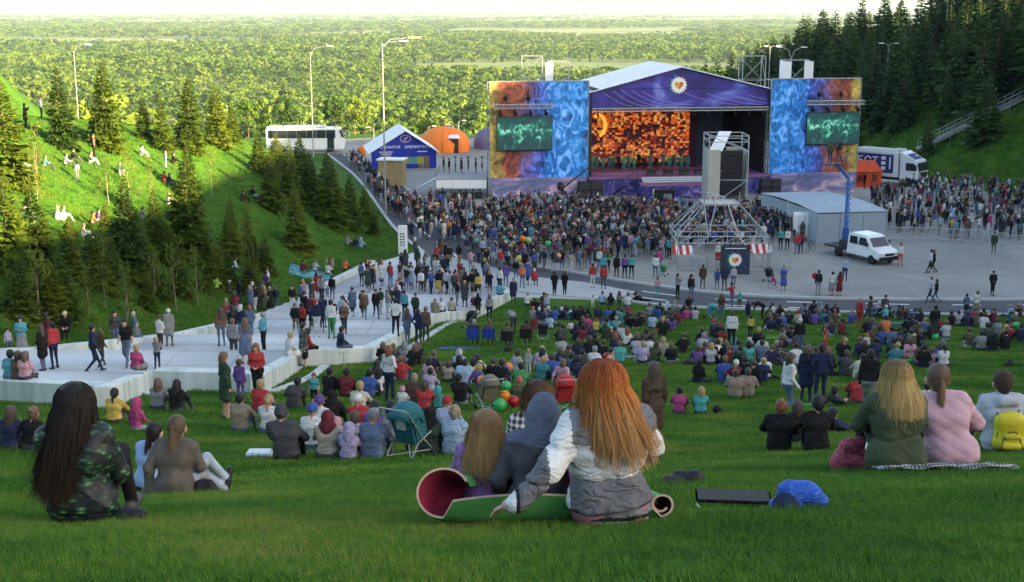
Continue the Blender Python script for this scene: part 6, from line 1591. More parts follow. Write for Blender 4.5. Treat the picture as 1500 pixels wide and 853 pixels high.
def person(px, py, pose, top, bottom='dark trousers', hair='s black', where='', face=None, h=1.0, lift=0.0, pos=None, group=None, label=None, cell=None, **o):
 p = on(px, py, lift) if pos is None else np.array(pos, float)
 if pose == 'Wl' and pos is None: p = wallseat(p)
 s = proj(p)[2]
 fem = o.get('fem', 1 if hair[0] in 'lpbmv' else 0); child = o.get('child', 1 if h < .82 else 0)
 bulk = o.get('bulk', .018 if any(w in top for w in ('jacket', 'coat', 'hoodie', 'parka')) else .006); coat = o.get('coat', .32 if 'coat' in top else 0); skirt = .42 if 'dress' in bottom or 'skirt' in bottom else 0
 if 'dress' in top: skirt = .45; bottom = top
 sleeves = 0 if any(w in top for w in ('t-shirt', 'vest', 'dress')) else 1; shorts = 1 if ('shorts' in bottom or skirt or 'bare' in bottom) else 0
 c = cell or cell_for(s)
 me, J, _ = figure_mesh(pose, fem, bulk, coat, skirt, c, sleeves, shorts, (len(PEOPLE) % 2 if s < 60 else len(PEOPLE) % 5), 1 if 'puffer' in top or 'quilted' in top else 0, child)
 ob = link('person', me); ob.location = p
 a = math.atan2(17-p[0], 133-p[1]) if face is None else R(face); a += rng.uniform(-.12, .12) if face is None else 0
 ob.rotation_euler = (0, 0, -a); k = h*(.97 if fem else 1.0); ob.scale = (k, k, k)
 for i, m in ((1, cloth(top)), (2, cloth(bottom))):
  ob.material_slots[i].link = 'OBJECT'; ob.material_slots[i].material = m
 ob.material_slots[0].link = 'OBJECT'; ob.material_slots[0].material = SKINM; ob.material_slots[3].link = 'OBJECT'; ob.material_slots[3].material = SHOEM
 st_, hc = hair.split(' ', 1) if ' ' in hair else (hair, None)
 hm, _ = hair_mesh(st_, c)
 ho = link({'c': 'cap', 'k': 'knit_hat', 'h': 'hood', 'v': 'headscarf'}.get(st_, 'hair'), hm, ob); ho.location = J['hd']
 hu = Vector(J.get('hu', (0, 0, 1))); hf = Vector(J.get('hf', J.get('fw', (0, 1, 0)))); hr = hf.cross(hu)
 ho.rotation_euler = Matrix((hr, hf, hu)).transposed().to_euler()
 if child: ho.scale = (1.2, 1.2, 1.2)
 ho.material_slots[0].link = 'OBJECT'; ho.material_slots[0].material = (cloth(top) if hc is None else cloth(hc) if st_ in 'ckv' else hairmat(hc))
 if label is None:
  label = ('child' if child else 'person')+' in '+top
  if st_ in HEADW: label += ' with '+((hc+' ') if hc and st_ != 'h' else '')+HEADW[st_]
  elif st_ in 'lpb': label += ' with %s %s' % (hc, {'l': 'long hair', 'p': 'ponytail', 'b': 'hair bun'}[st_])
  elif pose[0] in 'SWVRB' and 'dress' not in top: label += ' and '+bottom
  label += ' '+VERB.get(pose, 'sitting')+(' '+where if where else '')
 if len(label.split()) > 16: label = label.replace(' and '+bottom, '', 1)
 if len(label.split()) > 16: label = label.replace(' '+VERB.get(pose, 'sitting'), '', 1)
 if label in LABELS: print('DUP', label)
 if len(label.split()) > 16: print('LONG', len(label.split()), label)
 LABELS[label] = 1
 tag(ob, label, 'person', group); PEOPLE.append((ob, p)); ob_size[ob.name] = s*s*k*k*(1.6 if pose[0] in 'SWVRB' else 1.0); return ob, J
# ---------------------------------------------------------------- the people one can pick out, placed where they stand and sit
def rows(group, L, **dflt):
 for r in L:
  kw = dict(dflt); kw.update(r[7] if len(r) > 7 else {})
  person(r[0], r[1], r[2], r[3], r[4], r[5], r[6], group=group, **kw)
DT, DJ, BT = 'dark grey trousers', 'denim jeans', 'black trousers'
rows('people on the white steps', [
 (34, 524, 'Sc', 'cyan blouse', 'grey skirt', 'm black', 'facing the seats beside the couple in black and red', dict(face=170)),
 (14, 520, 'S', 'purple striped shirt', DJ, 's black', 'behind the cyan shirted sitter on the wall', dict(face=150, h=.62)),
 (64, 543, 'Sf', 'black coat', DJ, 'l dark brown', 'beside the red jacketed companion', dict(face=-80)),
 (81, 540, 'S', 'red jacket', 'navy jeans', 'b black', 'close behind the one in the black coat', dict(face=-60)),
 (138, 546, 'W', 'navy tracksuit top', 'navy tracksuit trousers', 's black', 'alone across the upper landing', dict(face=60, bulk=.02)),
 (149, 538, 'W', 'dark brown top', 'dark grey leggings', 's dark brown', 'half hidden behind the navy tracksuit', dict(h=.8)),
 (171, 511, 'W', 'dark grey jacket', 'denim jeans', 's black', 'with a red bag near the parapet', dict(face=160)),
 (187, 536, 'W', 'black t-shirt', 'denim jeans', 's black', 'towards the seats on the upper landing', dict(face=185)),
 (231, 542, 'Su', 'grey sweater', 'navy trousers', 's blond', 'on the landing beside the magenta sitter', dict(h=.68)),
 (249, 507, 'S', 'grey coat', 'brown trousers', 'c white', 'stooped by the parapet', dict(face=-10, h=.95)),
 (333, 482, 'S', 'coral blouse', DJ, 'l blond', 'by the parapet at the bend', dict(face=30)),
 (325, 507, 'S', 'brown jacket', DJ, 'l dark brown', 'in the knot below the bend', dict(face=-20)),
 (342, 500, 'S', 'black top', BT, 'l black', 'in the knot below the bend', dict(face=-30)),
 (367, 497, 'Sp', 'denim jacket', DJ, 'm auburn', 'with a red bag in the knot below the bend', dict(face=0)),
 (343, 530, 'S', 'grey suit jacket', 'dark grey trousers', 's brown', 'holding the long haired one in denim', dict(face=20)),
 (361, 533, 'S', 'denim dress coat', BT, 'l brown', 'hugged by a suit jacket', dict(face=-10)),
 (387, 516, 'Sf', 'cyan parka', 'black trousers', 's grey', 'alone in the middle of the landing', dict(face=-70)),
 (445, 527, 'S', 'black floral coat', 'black skirt', 's black', 'leaning at the wall corner next to two wall sitters', dict(face=60)),
 (371, 452, 'S', 'silver hoodie', DT, 'h', 'at the far parapet', dict(face=-20)),
 (381, 455, 'S', 'dark brown jacket', DT, 's black', 'at the far parapet', dict(face=0)),
 (366, 432, 'S', 'navy coat', BT, 's black', 'on the grass just over the far parapet', dict(face=-20)),
 (396, 459, 'S1', 'black long dress', 'black skirt', 's blond', 'at the far parapet', dict(face=-60)),
 (391, 436, 'S', 'purple jacket', DT, 's black', 'behind the far parapet', dict()),
 (429, 459, 'Sf', 'black sweater', 'white trousers', 's black', 'facing up the steps', dict(face=185)),
 (446, 452, 'Sp', 'blue shirt', DT, 'c navy', 'behind the red and white jacket', dict(face=180)),
 (443, 492, 'S', 'red jacket', BT, 'b black', 'with white shoulder print in mid landing', dict()),
 (457, 480, 'S', 'maroon jacket', 'purple trousers', 's dark brown', 'beside the red jacket in mid landing', dict()),
 (474, 480, 'S', 'navy jacket', DJ, 's black', 'with a yellow bag in mid landing', dict()),
 (486, 498, 'S', 'white blouse', 'green trousers', 's black', 'in mid landing', dict()),
 (503, 475, 'Sh', 'maroon shirt', DT, 'l black', 'next to the green trousers', dict(face=-30)),
 (505, 492, 'Sf', 'brown leather jacket', DT, 's beige', 'facing up the steps by the low wall', dict(face=190)),
 (471, 442, 'S', 'white t-shirt', DT, 's black', 'with a black backpack on the lower flight', dict()),
 (487, 442, 'S', 'black jacket', DJ, 's black', 'on the lower flight beside a white t-shirt', dict()),
 (534, 468, 'W', 'brown jacket', 'olive trousers', 's black', 'up the lower flight', dict(face=175)),
 (551, 466, 'W', 'black suit', BT, 's black', 'up the lower flight', dict(face=160)),
 (571, 461, 'S', 'dark green jacket', 'dark grey trousers', 's brown', 'with a rucksack on the lower flight', dict()),
 (593, 468, 'S', 'cyan jacket', 'black trousers', 's black', 'on the lower flight near the wall', dict()),
 (681, 456, 'S', 'dark grey coat', 'black trousers', 'b blond', 'just above the end of the wall', dict()),
 (667, 432, 'W', 'coral jacket', 'navy jeans', 's black', 'down onto the road', dict()),
 (677, 427, 'S', 'khaki long coat', DT, 's dark brown', 'where the steps meet the road', dict()),
 (654, 432, 'W', 'white shirt', 'black trousers', 's black', 'down onto the road', dict()),
 (643, 432, 'W', 'black blouse', 'yellow skirt', 's black', 'where the steps meet the road', dict()),
 (682, 434, 'S', 'black blouse', 'black skirt', 'l black', 'by the dark coated one near the road', dict()),
 (694, 434, 'S', 'black knitted dress', '', 's dark brown', 'by the dark coated one near the road', dict()),
 (712, 397, 'S1', 'black t-shirt', 'dark grey jeans', 's black', 'alone in the road centre', dict(face=-160)),
 (587, 424, 'S', 'pink dress', '', 'l black', 'at the foot of the steps', dict()),
 (572, 420, 'S', 'red top', DJ, 's black', 'in the crowd at the foot of the steps', dict()),
 (602, 420, 'S', 'dark brown jacket', DT, 's black', 'in the crowd at the foot of the steps', dict()),
 (620, 427, 'S', 'navy polo shirt', DT, 's black', 'in the crowd at the foot of the steps', dict()),
 (635, 408, 'S', 'teal jacket', DJ, 's black', 'by the edge of the road', dict()),
 (626, 408, 'S', 'white shirt', DJ, 's brown', 'by the edge of the road', dict()),
 (650, 410, 'S', 'navy jacket', BT, 's dark brown', 'by the edge of the road', dict()),
 (612, 398, 'S', 'dark green hoodie', BT, 'h', 'on the grass edge under the pylon sign', dict()),
 (558, 412, 'S', 'dark red cardigan', DT, 'b dark brown', 'at the parapet end', dict()),
 (545, 425, 'S', 'navy coat', DT, 'k grey', 'at the parapet end below the pylon sign', dict()),
 (530, 420, 'S', 'denim jacket', DT, 's black', 'at the parapet end below the pylon sign', dict()),
 (583, 450, 'S', 'purple cardigan', BT, 's black', 'behind the cyan jacket on the lower flight', dict()),
])
rows('people sitting on the terrace walls', [
 (10, 556, 'Wl', 'cyan shirt', DJ, 's black', 'on the near wall at the photo edge', dict(lift=.42)),
 (29, 556, 'Wl', 'brown vest', DT, 'm dark brown', 'on the near wall between cyan and pink sitters', dict(lift=.42)),
 (48, 556, 'Wl', 'pink blouse', DT, 'm brown', 'bent forward on the near wall', dict(lift=.42)),
 (199, 542, 'Wl', 'magenta jacket', 'grey skirt', 's blond', 'on the corner of the near wall', dict(lift=.42, fem=1)),
 (98, 484, 'Wl', 'black coat', BT, 'c cream', 'on the far parapet in front of the pines', dict(lift=.42, face=175)),
 (206, 494, 'Wl', 'blue jacket', DJ, 's dark brown', 'on the far parapet', dict(h=.68, lift=.4)),
 (222, 496, 'Wl', 'grey top', DJ, 's blond', 'on the far parapet beside the blue jacket', dict(h=.68, lift=.4)),
 (290, 472, 'Wl', 'light blue shirt', 'black trousers', 's black', 'sideways on the parapet end with a dark backpack', dict(face=80, lift=.4)),
 (415, 516, 'Wl', 'red jacket', BT, 'l black', 'on the wall corner above the drain strip', dict(face=60, lift=.35)),
 (431, 522, 'Wl', 'white coat', 'grey trousers', 's blond', 'on the wall corner above the drain strip', dict(face=50, lift=.35)),
 (501, 517, 'Wl', 'navy jacket', DJ, 's black', 'alone on the long front wall', dict(face=70, lift=.35)),
 (516, 446, 'Wl', 'dark green jacket', 'khaki trousers', 's brown', 'with hands folded on the lower steps', dict(face=180, lift=.35)),
 (501, 428, 'Wl', 'white blouse', 'white trousers', 's black', 'on the far wall end beside another in white', dict(lift=.4)),
 (510, 426, 'Wl', 'cream blouse', 'white trousers', 's grey', 'on the far wall end beside another in white', dict(lift=.4)),
 (610, 462, 'Wl', 'khaki coat', DT, 's grey', 'on the long wall between cyan jacket and white shirt', dict(lift=.4)),
 (627, 456, 'Wl', 'white shirt', DT, 's grey', 'on the long wall above the three standing at its foot', dict(lift=.4)),
 (654, 450, 'Wl', 'beige jacket', DT, 's dark brown', 'on the long wall next to the white shirt', dict(lift=.4)),
 (703, 440, 'Wl', 'maroon jacket', DT, 'c white', 'on the last length of wall', dict(lift=.4)),
 (721, 428, 'Wl', 'cyan jacket', DT, 's black', 'on the last length of wall', dict(lift=.4)),
 (782, 412, 'Wl', 'red jacket', DT, 'c white', 'near the two guards in black', dict(lift=.4)),
])
rows('people standing on the lawn', [
 (332, 614, 'S', 'dark green coat', 'bare legs', 'm brown', 'with a black backpack under the wall', dict(face=60)),
 (353, 590, 'S', 'purple jacket', 'purple trousers', 's dark brown', 'beside the big red cardigan', dict(h=.72)),
 (378, 586, 'Sf', 'red cardigan', 'black trousers', 'l auburn', 'facing the camera over the seated family', dict(face=180)),
 (461, 598, 'S', 'cyan t-shirt', 'black shorts', 's brown', 'facing the camera beside the veiled sitter', dict(face=185, h=.56)),
 (571, 592, 'Sh', 'white knitted sweater', 'navy jeans', 'm auburn', 'among the seated families', dict(face=40)),
 (580, 502, 'Sp', 'white t-shirt', 'black trousers', 's black', 'at the foot of the long wall', dict(face=10)),
 (597, 505, 'Sf', 'denim jacket', 'denim jeans', 'l dark brown', 'at the foot of the long wall', dict()),
 (613, 506, 'Sp', 'navy sweater', 'navy jeans', 'm black', 'at the foot of the long wall', dict()),
 (624, 503, 'S', 'brown jacket', DT, 's brown', 'at the foot of the long wall', dict()),
 (717, 472, 'S', 'grey sweater', 'navy jeans', 'm brown', 'holding a green scarf by the wall end', dict(face=-10)),
 (752, 492, 'B', 'grey cardigan', 'dark grey trousers', 's grey', 'over the camping chairs', dict(face=-20)),
 (752, 445, 'S', 'navy coat', DT, 's grey', 'behind the camping chairs', dict(face=170)),
 (741, 420, 'S', 'purple top', DJ, 's black', 'near the orange jacket at the lawn corner', dict()),
 (765, 422, 'S', 'orange jacket', DJ, 's blond', 'at the lawn corner by the balloons', dict()),
 (732, 428, 'S', 'white striped shirt', 'navy trousers', 's black', 'near the orange jacket at the lawn corner', dict()),
 (812, 434, 'Sf', 'black uniform jacket', BT, 's black', 'shoulder to shoulder with an identical companion', dict(fem=0)),
 (827, 434, 'Sf', 'black uniform jacket', BT, 's dark brown', 'on the road side of an identical companion', dict(fem=0)),
 (801, 462, 'S', 'blue plaid shirt', DJ, 's brown', '', dict(h=.8, face=170)),
 (1071, 512, 'S', 'white jacket', 'black trousers', 's dark brown', 'tall among the lawn sitters', dict()),
 (1056, 470, 'S', 'dark brown vest', 'denim jeans', 'l dark brown', 'beside the turquoise topped pushchair', dict()),
 (1083, 452, 'S', 'turquoise jacket', DT, 'h', '', dict(h=.62)),
 (1095, 468, 'S', 'navy coat', DT, 's dark brown', '', dict(h=.66)),
 (1116, 470, 'B', 'black jacket', BT, 's black', '', dict(face=-80)),
 (1072, 452, 'R', 'red jacket', DJ, 's black', 'over a pushchair at the road edge', dict(face=-60)),
 (1099, 496, 'S', 'yellow top', BT, 's black', 'walking over the open lawn', dict(h=.66)),
 (1170, 520, 'S', 'black top', DJ, 'c white', 'holding two pale bags mid lawn', dict(h=.9)),
 (1208, 515, 'S', 'red dress', '', 's brown', 'alone on the open lawn', dict(face=-70, h=.68)),
 (1268, 523, 'S', 'white shirt', BT, 'k orange', 'beside the navy sitter', dict(h=.56)),
 (1258, 480, 'S', 'red suit', 'red trousers', 'p blond', 'hugging at the road edge', dict(face=50)),
 (1273, 478, 'S', 'dark brown top', DT, 's black', 'hugging the one in red', dict(face=-60)),
 (1367, 500, 'Sf', 'black jacket', DT, 's black', 'with back turned at the edge of the lawn', dict()),
 (1414, 466, 'Sf', 'denim shirt', 'navy trousers', 's black', 'at the road edge', dict(h=.9)),
 (1429, 466, 'Sf', 'white blouse', 'khaki skirt', 's brown', 'at the road edge', dict()),
 (1152, 616, 'W', 'white jacket', 'denim jeans', 'm dark brown', 'across the lawn to the kerb side', dict(face=75)),
 (1180, 590, 'S', 'navy coat', 'navy trousers', 'p brown', 'holding on to a taller one in navy', dict(face=10)),
 (1200, 592, 'Sp', 'navy jacket', 'navy trousers', 's black', 'with white logo dots near the red sitter', dict()),
 (1270, 612, 'W', 'black jacket', 'grey jeans', 's black', 'just behind the blond in green', dict(face=20)),
 (955, 668, 'S', 'dark brown patterned coat', 'black tights', 'l dark brown', 'behind the red haired one', dict(face=-30, h=.98)),
 (774, 550, 'S', 'silver top', 'white trousers', 's blond', 'held by a long haired sitter in pink', dict(h=.55, face=30)),
 (1297, 478, 'S', 'light blue jacket', DT, 'h', '', dict(h=.5)),
 (868, 452, 'S', 'white top', 'white trousers', 's brown', '', dict(h=.5)),
 (907, 455, 'S', 'khaki top', DT, 'm dark brown', '', dict(h=.75)),
])
rows('people seated on the lawn', [
 (352, 634, 'H', 'tan jacket', DJ, 's black', 'in front of the long red cardigan'),
 (393, 636, 'H', 'white t-shirt', DJ, 'p blond', 'under the big red cardigan'),
 (380, 606, 'H', 'red jacket', DJ, 's blond', 'arms spread by the green picnic sheet', dict(face=20)),
 (420, 677, 'M', 'dark grey hoodie', BT, 'k dark grey', 'by a white box', dict(h=1.08, bulk=.03)),
 (457, 660, 'H', 'white t-shirt', DJ, 'c blue', 'tucked beside the dark grey hoodie'),
 (468, 640, 'H', 'white shirt', DJ, 'k purple', 'behind the beige scarfed sitter'),
 (479, 676, 'H', 'beige cardigan', DT, 'v maroon', 'in the front row'),
 (492, 664, 'H', 'purple plaid jacket', DT, 'v pink', 'in the front row', dict(h=.75)),
 (510, 677, 'H', 'lilac jacket', 'purple trousers', 'h', 'in the front row', dict(h=.72)),
 (546, 676, 'H', 'denim jacket', DJ, 'c grey', 'by the teal pushchair in the front row'),
 (520, 660, 'H', 'white striped navy shirt', DT, 's dark brown', 'behind the lilac jacket', dict(h=.8)),
 (548, 650, 'H', 'purple sweater', DT, 'l black', 'behind the denim jacket'),
 (572, 650, 'H', 'grey sweater', DT, 'm black', 'near the teal pushchair'),
 (627, 668, 'H', 'dark green jacket', DT, 'v black', 'behind the wheels of the teal pushchair'),
 (664, 668, 'H', 'light blue jacket', 'light blue trousers', 's tan', 'with a yellow collar in the front row'),
 (655, 642, 'H', 'blue plaid shirt', DT, 'c red', 'behind the yellow collar'),
 (641, 640, 'H', 'coral top', DT, 's brown', 'peeping out behind the dark green jacket', dict(h=.6)),
 (485, 626, 'H', 'black cloak', BT, 'v black', 'beside the toddler in cyan', dict(bulk=.04)),
 (526, 610, 'H', 'cream jacket', DT, 's blond', 'above the red coat'),
 (530, 638, 'M', 'red coat', DT, 'c white', 'leaning over by the purple sweater'),
 (482, 582, 'H', 'black sweater', BT, 's black', 'below the kick scooter'),
 (507, 583, 'H', 'dark red hoodie', BT, 's black', 'below the kick scooter'),
 (430, 600, 'L', 'dark grey jacket', DT, 's black', 'dark against the toddler in cyan', dict(bulk=.03)),
 (540, 584, 'H', 'blue t-shirt', DT, 's black', 'beside a long haired companion'),
 (553, 580, 'H', 'white t-shirt', DT, 'l black', 'shoulder to shoulder with a blue t-shirt'),
 (560, 562, 'H', 'white jacket', DT, 's black', 'next to the standing knitted sweater'),
 (590, 560, 'M', 'red t-shirt', DJ, 's brown', 'leaning in the family by the wall foot'),
 (612, 534, 'H', 'black jacket', BT, 'l brown', 'at the wall foot with legs out'),
 (592, 534, 'H', 'grey hoodie', DT, 'h', 'at the foot of the long wall'),
 (577, 548, 'H', 'olive jacket', DT, 's dark brown', 'beside the standing knitted sweater'),
 (629, 577, 'H', 'purple plaid shirt', DJ, 's black', 'near the cloaked pair', dict(h=.9)),
 (589, 596, 'H', 'white coat', 'white trousers', 'k pink', 'on a green mat', dict(h=.62)),
 (606, 594, 'H', 'dark brown jacket', DT, 's tan', 'next to the small one on the green mat'),
 (621, 604, 'H', 'red sweater', DT, 'm dark brown', 'in front of the turquoise hood'),
 (641, 600, 'H', 'turquoise jacket', DT, 'h', 'in the middle rows', dict(h=.68)),
 (675, 594, 'M', 'black jacket', 'grey trousers', 's black', 'hunched on knees before the blue shawl'),
 (680, 566, 'H', 'light blue cloak', DT, 's black', 'under a big light blue shawl', dict(bulk=.07)),
 (672, 548, 'H', 'silver hoodie', DT, 'h', 'behind the light blue shawl'),
 (700, 556, 'M', 'white jacket', BT, 's dark brown', 'stretching towards the balloons', dict(bulk=.03)),
 (656, 560, 'H', 'beige top', DT, 'm dark brown', 'at the side of the light blue shawl', dict(h=.85)),
 (733, 566, 'H', 'black t-shirt', DT, 's black', 'behind the khaki pushchair hood'),
 (762, 572, 'H', 'green hoodie', DT, 's black', 'behind the knitted pink hat'),
 (760, 594, 'H', 'olive puffer jacket', DT, 'k coral', 'by the bunch of balloons', dict(h=.9)),
 (808, 556, 'H', 'blue jacket', DT, 's dark brown', 'behind the red pushchair canopy'),
 (846, 560, 'H', 'navy t-shirt', DT, 's black', 'facing the stage past the red balloon'),
 (793, 544, 'D', 'pink sweater', 'white trousers', 'l black', 'reaching for the small one in silver'),
 (820, 548, 'H', 'pink floral top', DT, 's dark brown', 'between pink sweater and denim child', dict(h=.66)),
 (836, 544, 'H', 'denim jacket', DT, 's black', 'beside the pink floral child', dict(h=.72)),
 (824, 523, 'M', 'white striped black shirt', DT, 's black', 'leaning down over the blanket'),
 (859, 521, 'H', 'white sailor shirt', DT, 'c white', '', dict(h=.62)),
 (870, 542, 'H', 'white t-shirt', DT, 's grey', 'beside the red balloon'),
 (907, 533, 'H', 'turquoise hoodie', DT, 's auburn', 'on the pale blanket', dict(bulk=.03)),
 (918, 508, 'H', 'white blouse', DT, 'l auburn', 'behind the striped navy back'),
 (932, 522, 'H', 'navy striped white jumper', DT, 's dark brown', 'on the pale blanket'),
 (941, 533, 'D', 'lilac shirt', 'navy jeans', 's blond', 'on the pale blanket'),
 (951, 518, 'H', 'white jacket', DT, 'c black', 'on the pale blanket', dict(h=.8)),
 (902, 488, 'H', 'teal floral jacket', DT, 's beige', 'by the coral blanket'),
 (860, 484, 'H', 'magenta jacket', DT, 'b dark brown', 'beside the yellow top'),
 (873, 486, 'H', 'yellow top', DT, 'c red', '', dict(h=.8)),
 (843, 500, 'H', 'navy sweater', DT, 'l black', 'below the magenta jacket'),
 (866, 500, 'H', 'navy hoodie', DT, 's dark brown', 'below the yellow top', dict(h=.9)),
 (886, 498, 'H', 'dark green jacket', DT, 'm dark brown', 'beside the orange balloon'),
 (849, 472, 'H', 'black coat', BT, 's black', 'upright behind the magenta jacket', dict(h=1.15)),
 (875, 468, 'H', 'navy jacket', DT, 's dark brown', ''),
 (891, 470, 'H', 'blue raincoat', DT, 's black', ''),
 (905, 471, 'H', 'cyan raincoat', DT, 's black', ''),
 (919, 478, 'H', 'dark brown jacket', DT, 'l black', 'beneath the two raincoats'),
 (936, 480, 'H', 'black jacket', DT, 's black', 'beneath the two raincoats'),
 (955, 482, 'H', 'light blue jacket', DT, 's black', 'next to the tall dark jacket'),
 (970, 492, 'H', 'black coat', BT, 'p blond', 'carrying a small fair child', dict(h=1.1)),
 (984, 486, 'H', 'purple jacket', DT, 'l black', 'beside the one carrying a child'),
 (951, 464, 'H', 'grey jacket', DT, 's brown', ''),
 (966, 464, 'H', 'black t-shirt', DT, 's black', ''),
 (977, 458, 'H', 'white jacket', DT, 'h', '', dict(h=.8)),
 (988, 460, 'H', 'grey sweater', DT, 'c beige', ''),
 (1005, 470, 'H', 'magenta sweater', DT, 's auburn', ''),
 (1018, 470, 'H', 'black striped white jacket', DT, 's black', ''),
 (993, 476, 'H', 'dark red jacket', DT, 's dark brown', 'below the magenta sweater'),
 (1009, 452, 'H', 'black sweater', DT, 'm auburn', ''),
 (822, 468, 'H', 'dark grey jacket', DT, 's black', ''),
 (833, 469, 'H', 'turquoise top', DT, 's black', '', dict(h=.8)),
 (812, 470, 'H', 'blue hoodie', DT, 's black', ''),
 (806, 484, 'M', 'light blue shirt', DT, 's black', 'beside the black rucksack'),
 (780, 470, 'H', 'grey jacket', DT, 'c orange', ''),
 (790, 462, 'H', 'navy jacket', DT, 's black', ''),
 (796, 448, 'H', 'dark brown jacket', DT, 's black', ''),
 (772, 448, 'H', 'white cardigan', DT, 's grey', ''),
 (783, 456, 'H', 'black jacket', DT, 'm dark brown', ''),
 (882, 446, 'H', 'light blue shirt', DT, 's brown', ''),
 (894, 448, 'H', 'black cardigan', DT, 'l black', ''),
 (919, 450, 'H', 'white shirt', DJ, 's brown', 'near the road', dict(h=1.1)),
 (940, 441, 'Y', 'black jacket', BT, 's black', '', dict(face=80)),
 (1046, 494, 'D', 'navy jacket', 'navy trousers', 'k magenta', 'on the open lawn', dict(face=-40)),
 (1056, 506, 'H', 'dark red sweater', DT, 's black', 'behind the tall one in white'),
 (1027, 518, 'L', 'black striped white sweater', DT, 's grey', 'bent to the side mid lawn'),
 (1021, 535, 'H', 'purple jacket', DT, 'm dark brown', 'beside the pale knit sweater', dict(h=.9)),
 (1041, 535, 'H', 'silver knit sweater', DT, 'm blond', 'mid lawn'),
 (1063, 533, 'H', 'black jacket', DT, 's brown', 'next to the pale knit sweater'),
 (1080, 530, 'H', 'denim jacket', DT, 's black', 'at the side of the turquoise top'),
 (1096, 532, 'H', 'turquoise top', DT, 'm black', 'between two denim jackets'),
 (1115, 531, 'H', 'denim jacket', DT, 's black', 'with white back print by the turquoise top'),
 (1099, 506, 'H', 'white top', DT, 's black', '', dict(h=.6)),
 (1061, 562, 'H', 'blue t-shirt', DJ, 's brown', 'above the plaid blanket pair', dict(h=1.05)),
 (1089, 560, 'H', 'black t-shirt', DT, 's black', 'above the plaid blanket pair'),
 (1117, 562, 'H', 'navy jacket', DT, 'b blond', 'with legs out towards the white jacket walker'),
 (1076, 584, 'H', 'brown plaid beige blanket', DT, 'b dark brown', 'wrapped with a second head', dict(bulk=.05)),
 (1094, 583, 'H', 'brown plaid beige shawl', DT, 's dark brown', 'sharing the wrap on the open lawn', dict(bulk=.05)),
 (994, 608, 'H', 'magenta shirt', DT, 'b black', 'on a small mat', dict(h=.85)),
 (1026, 609, 'H', 'turquoise shirt', DT, 'm blond', 'by a black camera bag', dict(h=.85)),
 (1152, 502, 'H', 'navy striped grey cardigan', DT, 'l dark brown', 'curly headed on a blanket'),
 (1138, 484, 'H', 'black jacket', DT, 's dark brown', 'next to the blue jacket by the road'),
 (1146, 482, 'H', 'blue jacket', DT, 's beige', 'beside the curly head near the road'),
 (1131, 462, 'H', 'white t-shirt', DT, 's black', '', dict(h=.9)),
 (1143, 508, 'H', 'grey jacket', DJ, 's dark brown', 'facing the curly head', dict(face=120)),
 (1180, 476, 'H', 'black jacket', DT, 's black', 'in the dark cluster near the white road marks'),
 (1193, 477, 'H', 'purple jacket', DT, 's black', 'in the dark cluster near the white road marks'),
 (1192, 462, 'H', 'black suit', DT, 's black', 'topping the dark cluster near the road marks', dict(h=1.1)),
 (1206, 475, 'H', 'dark grey jacket', DT, 's black', 'in the dark cluster near the white road marks'),
 (1222, 475, 'H', 'brown jacket', DT, 's auburn', 'beside the dark cluster near the road marks'),
 (1201, 462, 'H', 'grey hoodie', DT, 'h', ''),
 (1234, 492, 'D', 'maroon jacket', 'navy jeans', 's black', 'on the open lawn below the dark cluster', dict(face=-30)),
 (1235, 524, 'H', 'black sweater', DT, 'l auburn', 'above the grey backed sitter'),
 (1211, 542, 'H', 'navy sweater', DT, 'm auburn', 'beside the grey backed sitter'),
 (1239, 552, 'H', 'dark grey shirt', DT, 's dark brown', 'broad backed near the black walker', dict(h=1.05)),
 (1283, 528, 'H', 'navy t-shirt', DT, 's black', 'next to the orange knit hat', dict(h=1.05)),
 (1142, 536, 'H', 'black floral white dress', '', 's dark brown', 'behind the walker in white', dict(h=1.05)),
 (1145, 520, 'H', 'black cardigan', DT, 'm brown', 'behind the walker in white'),
 (1228, 594, 'Y', 'dark grey t-shirt', DT, 's black', 'by a red jacketed companion', dict(face=40)),
 (1255, 592, 'H', 'red hoodie', DT, 's brown', 'by the legs of the black walker'),
 (1297, 490, 'H', 'orange hoodie', DT, 's black', 'beside the lying bicycle', dict(h=1.1)),
 (1276, 464, 'H', 'blue raincoat', DT, 's black', ''),
 (1288, 462, 'H', 'lilac jacket', DT, 'c white', ''),
 (1300, 464, 'H', 'navy raincoat', DT, 's dark brown', ''),
 (1313, 466, 'H', 'grey jacket', DT, 's grey', ''),
 (1297, 452, 'H', 'dark grey top', DT, 'c navy', ''),
 (1322, 470, 'H', 'dark brown coat', DT, 's black', ''),
 (1340, 474, 'H', 'navy jacket', DT, 's black', 'below the navy pushchair'),
 (1305, 508, 'H', 'denim hoodie', DT, 's black', 'broad and bent below the orange hoodie', dict(h=1.05)),
 (1325, 510, 'H', 'navy sweatshirt', DT, 's black', 'beside the broad bent denim back', dict(h=.95)),
 (1348, 512, 'H', 'black sweatshirt', DT, 's brown', 'next to the green balloon'),
 (1292, 505, 'H', 'blue t-shirt', DT, 's dark brown', 'half hidden by the broad denim back', dict(h=.9)),
 (1330, 488, 'H', 'black jacket', DT, 's black', 'behind the navy sweatshirt'),
 (1341, 496, 'H', 'dark brown jacket', DT, 's dark brown', 'behind the black sweatshirt'),
 (1308, 526, 'H', 'dark grey sweater', DT, 's black', 'on a pale mat', dict(h=.95)),
 (1350, 537, 'H', 'coral blouse', 'red skirt', 's black', 'by the green balloon animal', dict(h=.85)),
 (1365, 537, 'H', 'pink shirt', DT, 's brown', 'between coral blouse and white hoodie', dict(h=.8)),
 (1382, 538, 'H', 'white hoodie', DT, 'p black', 'beside the pink shirted child'),
 (1376, 490, 'H', 'maroon jacket', DT, 's brown', 'beside the standing dark back'),
 (1386, 496, 'H', 'grey plaid shirt', DJ, 's brown', 'by a cyan cloth'),
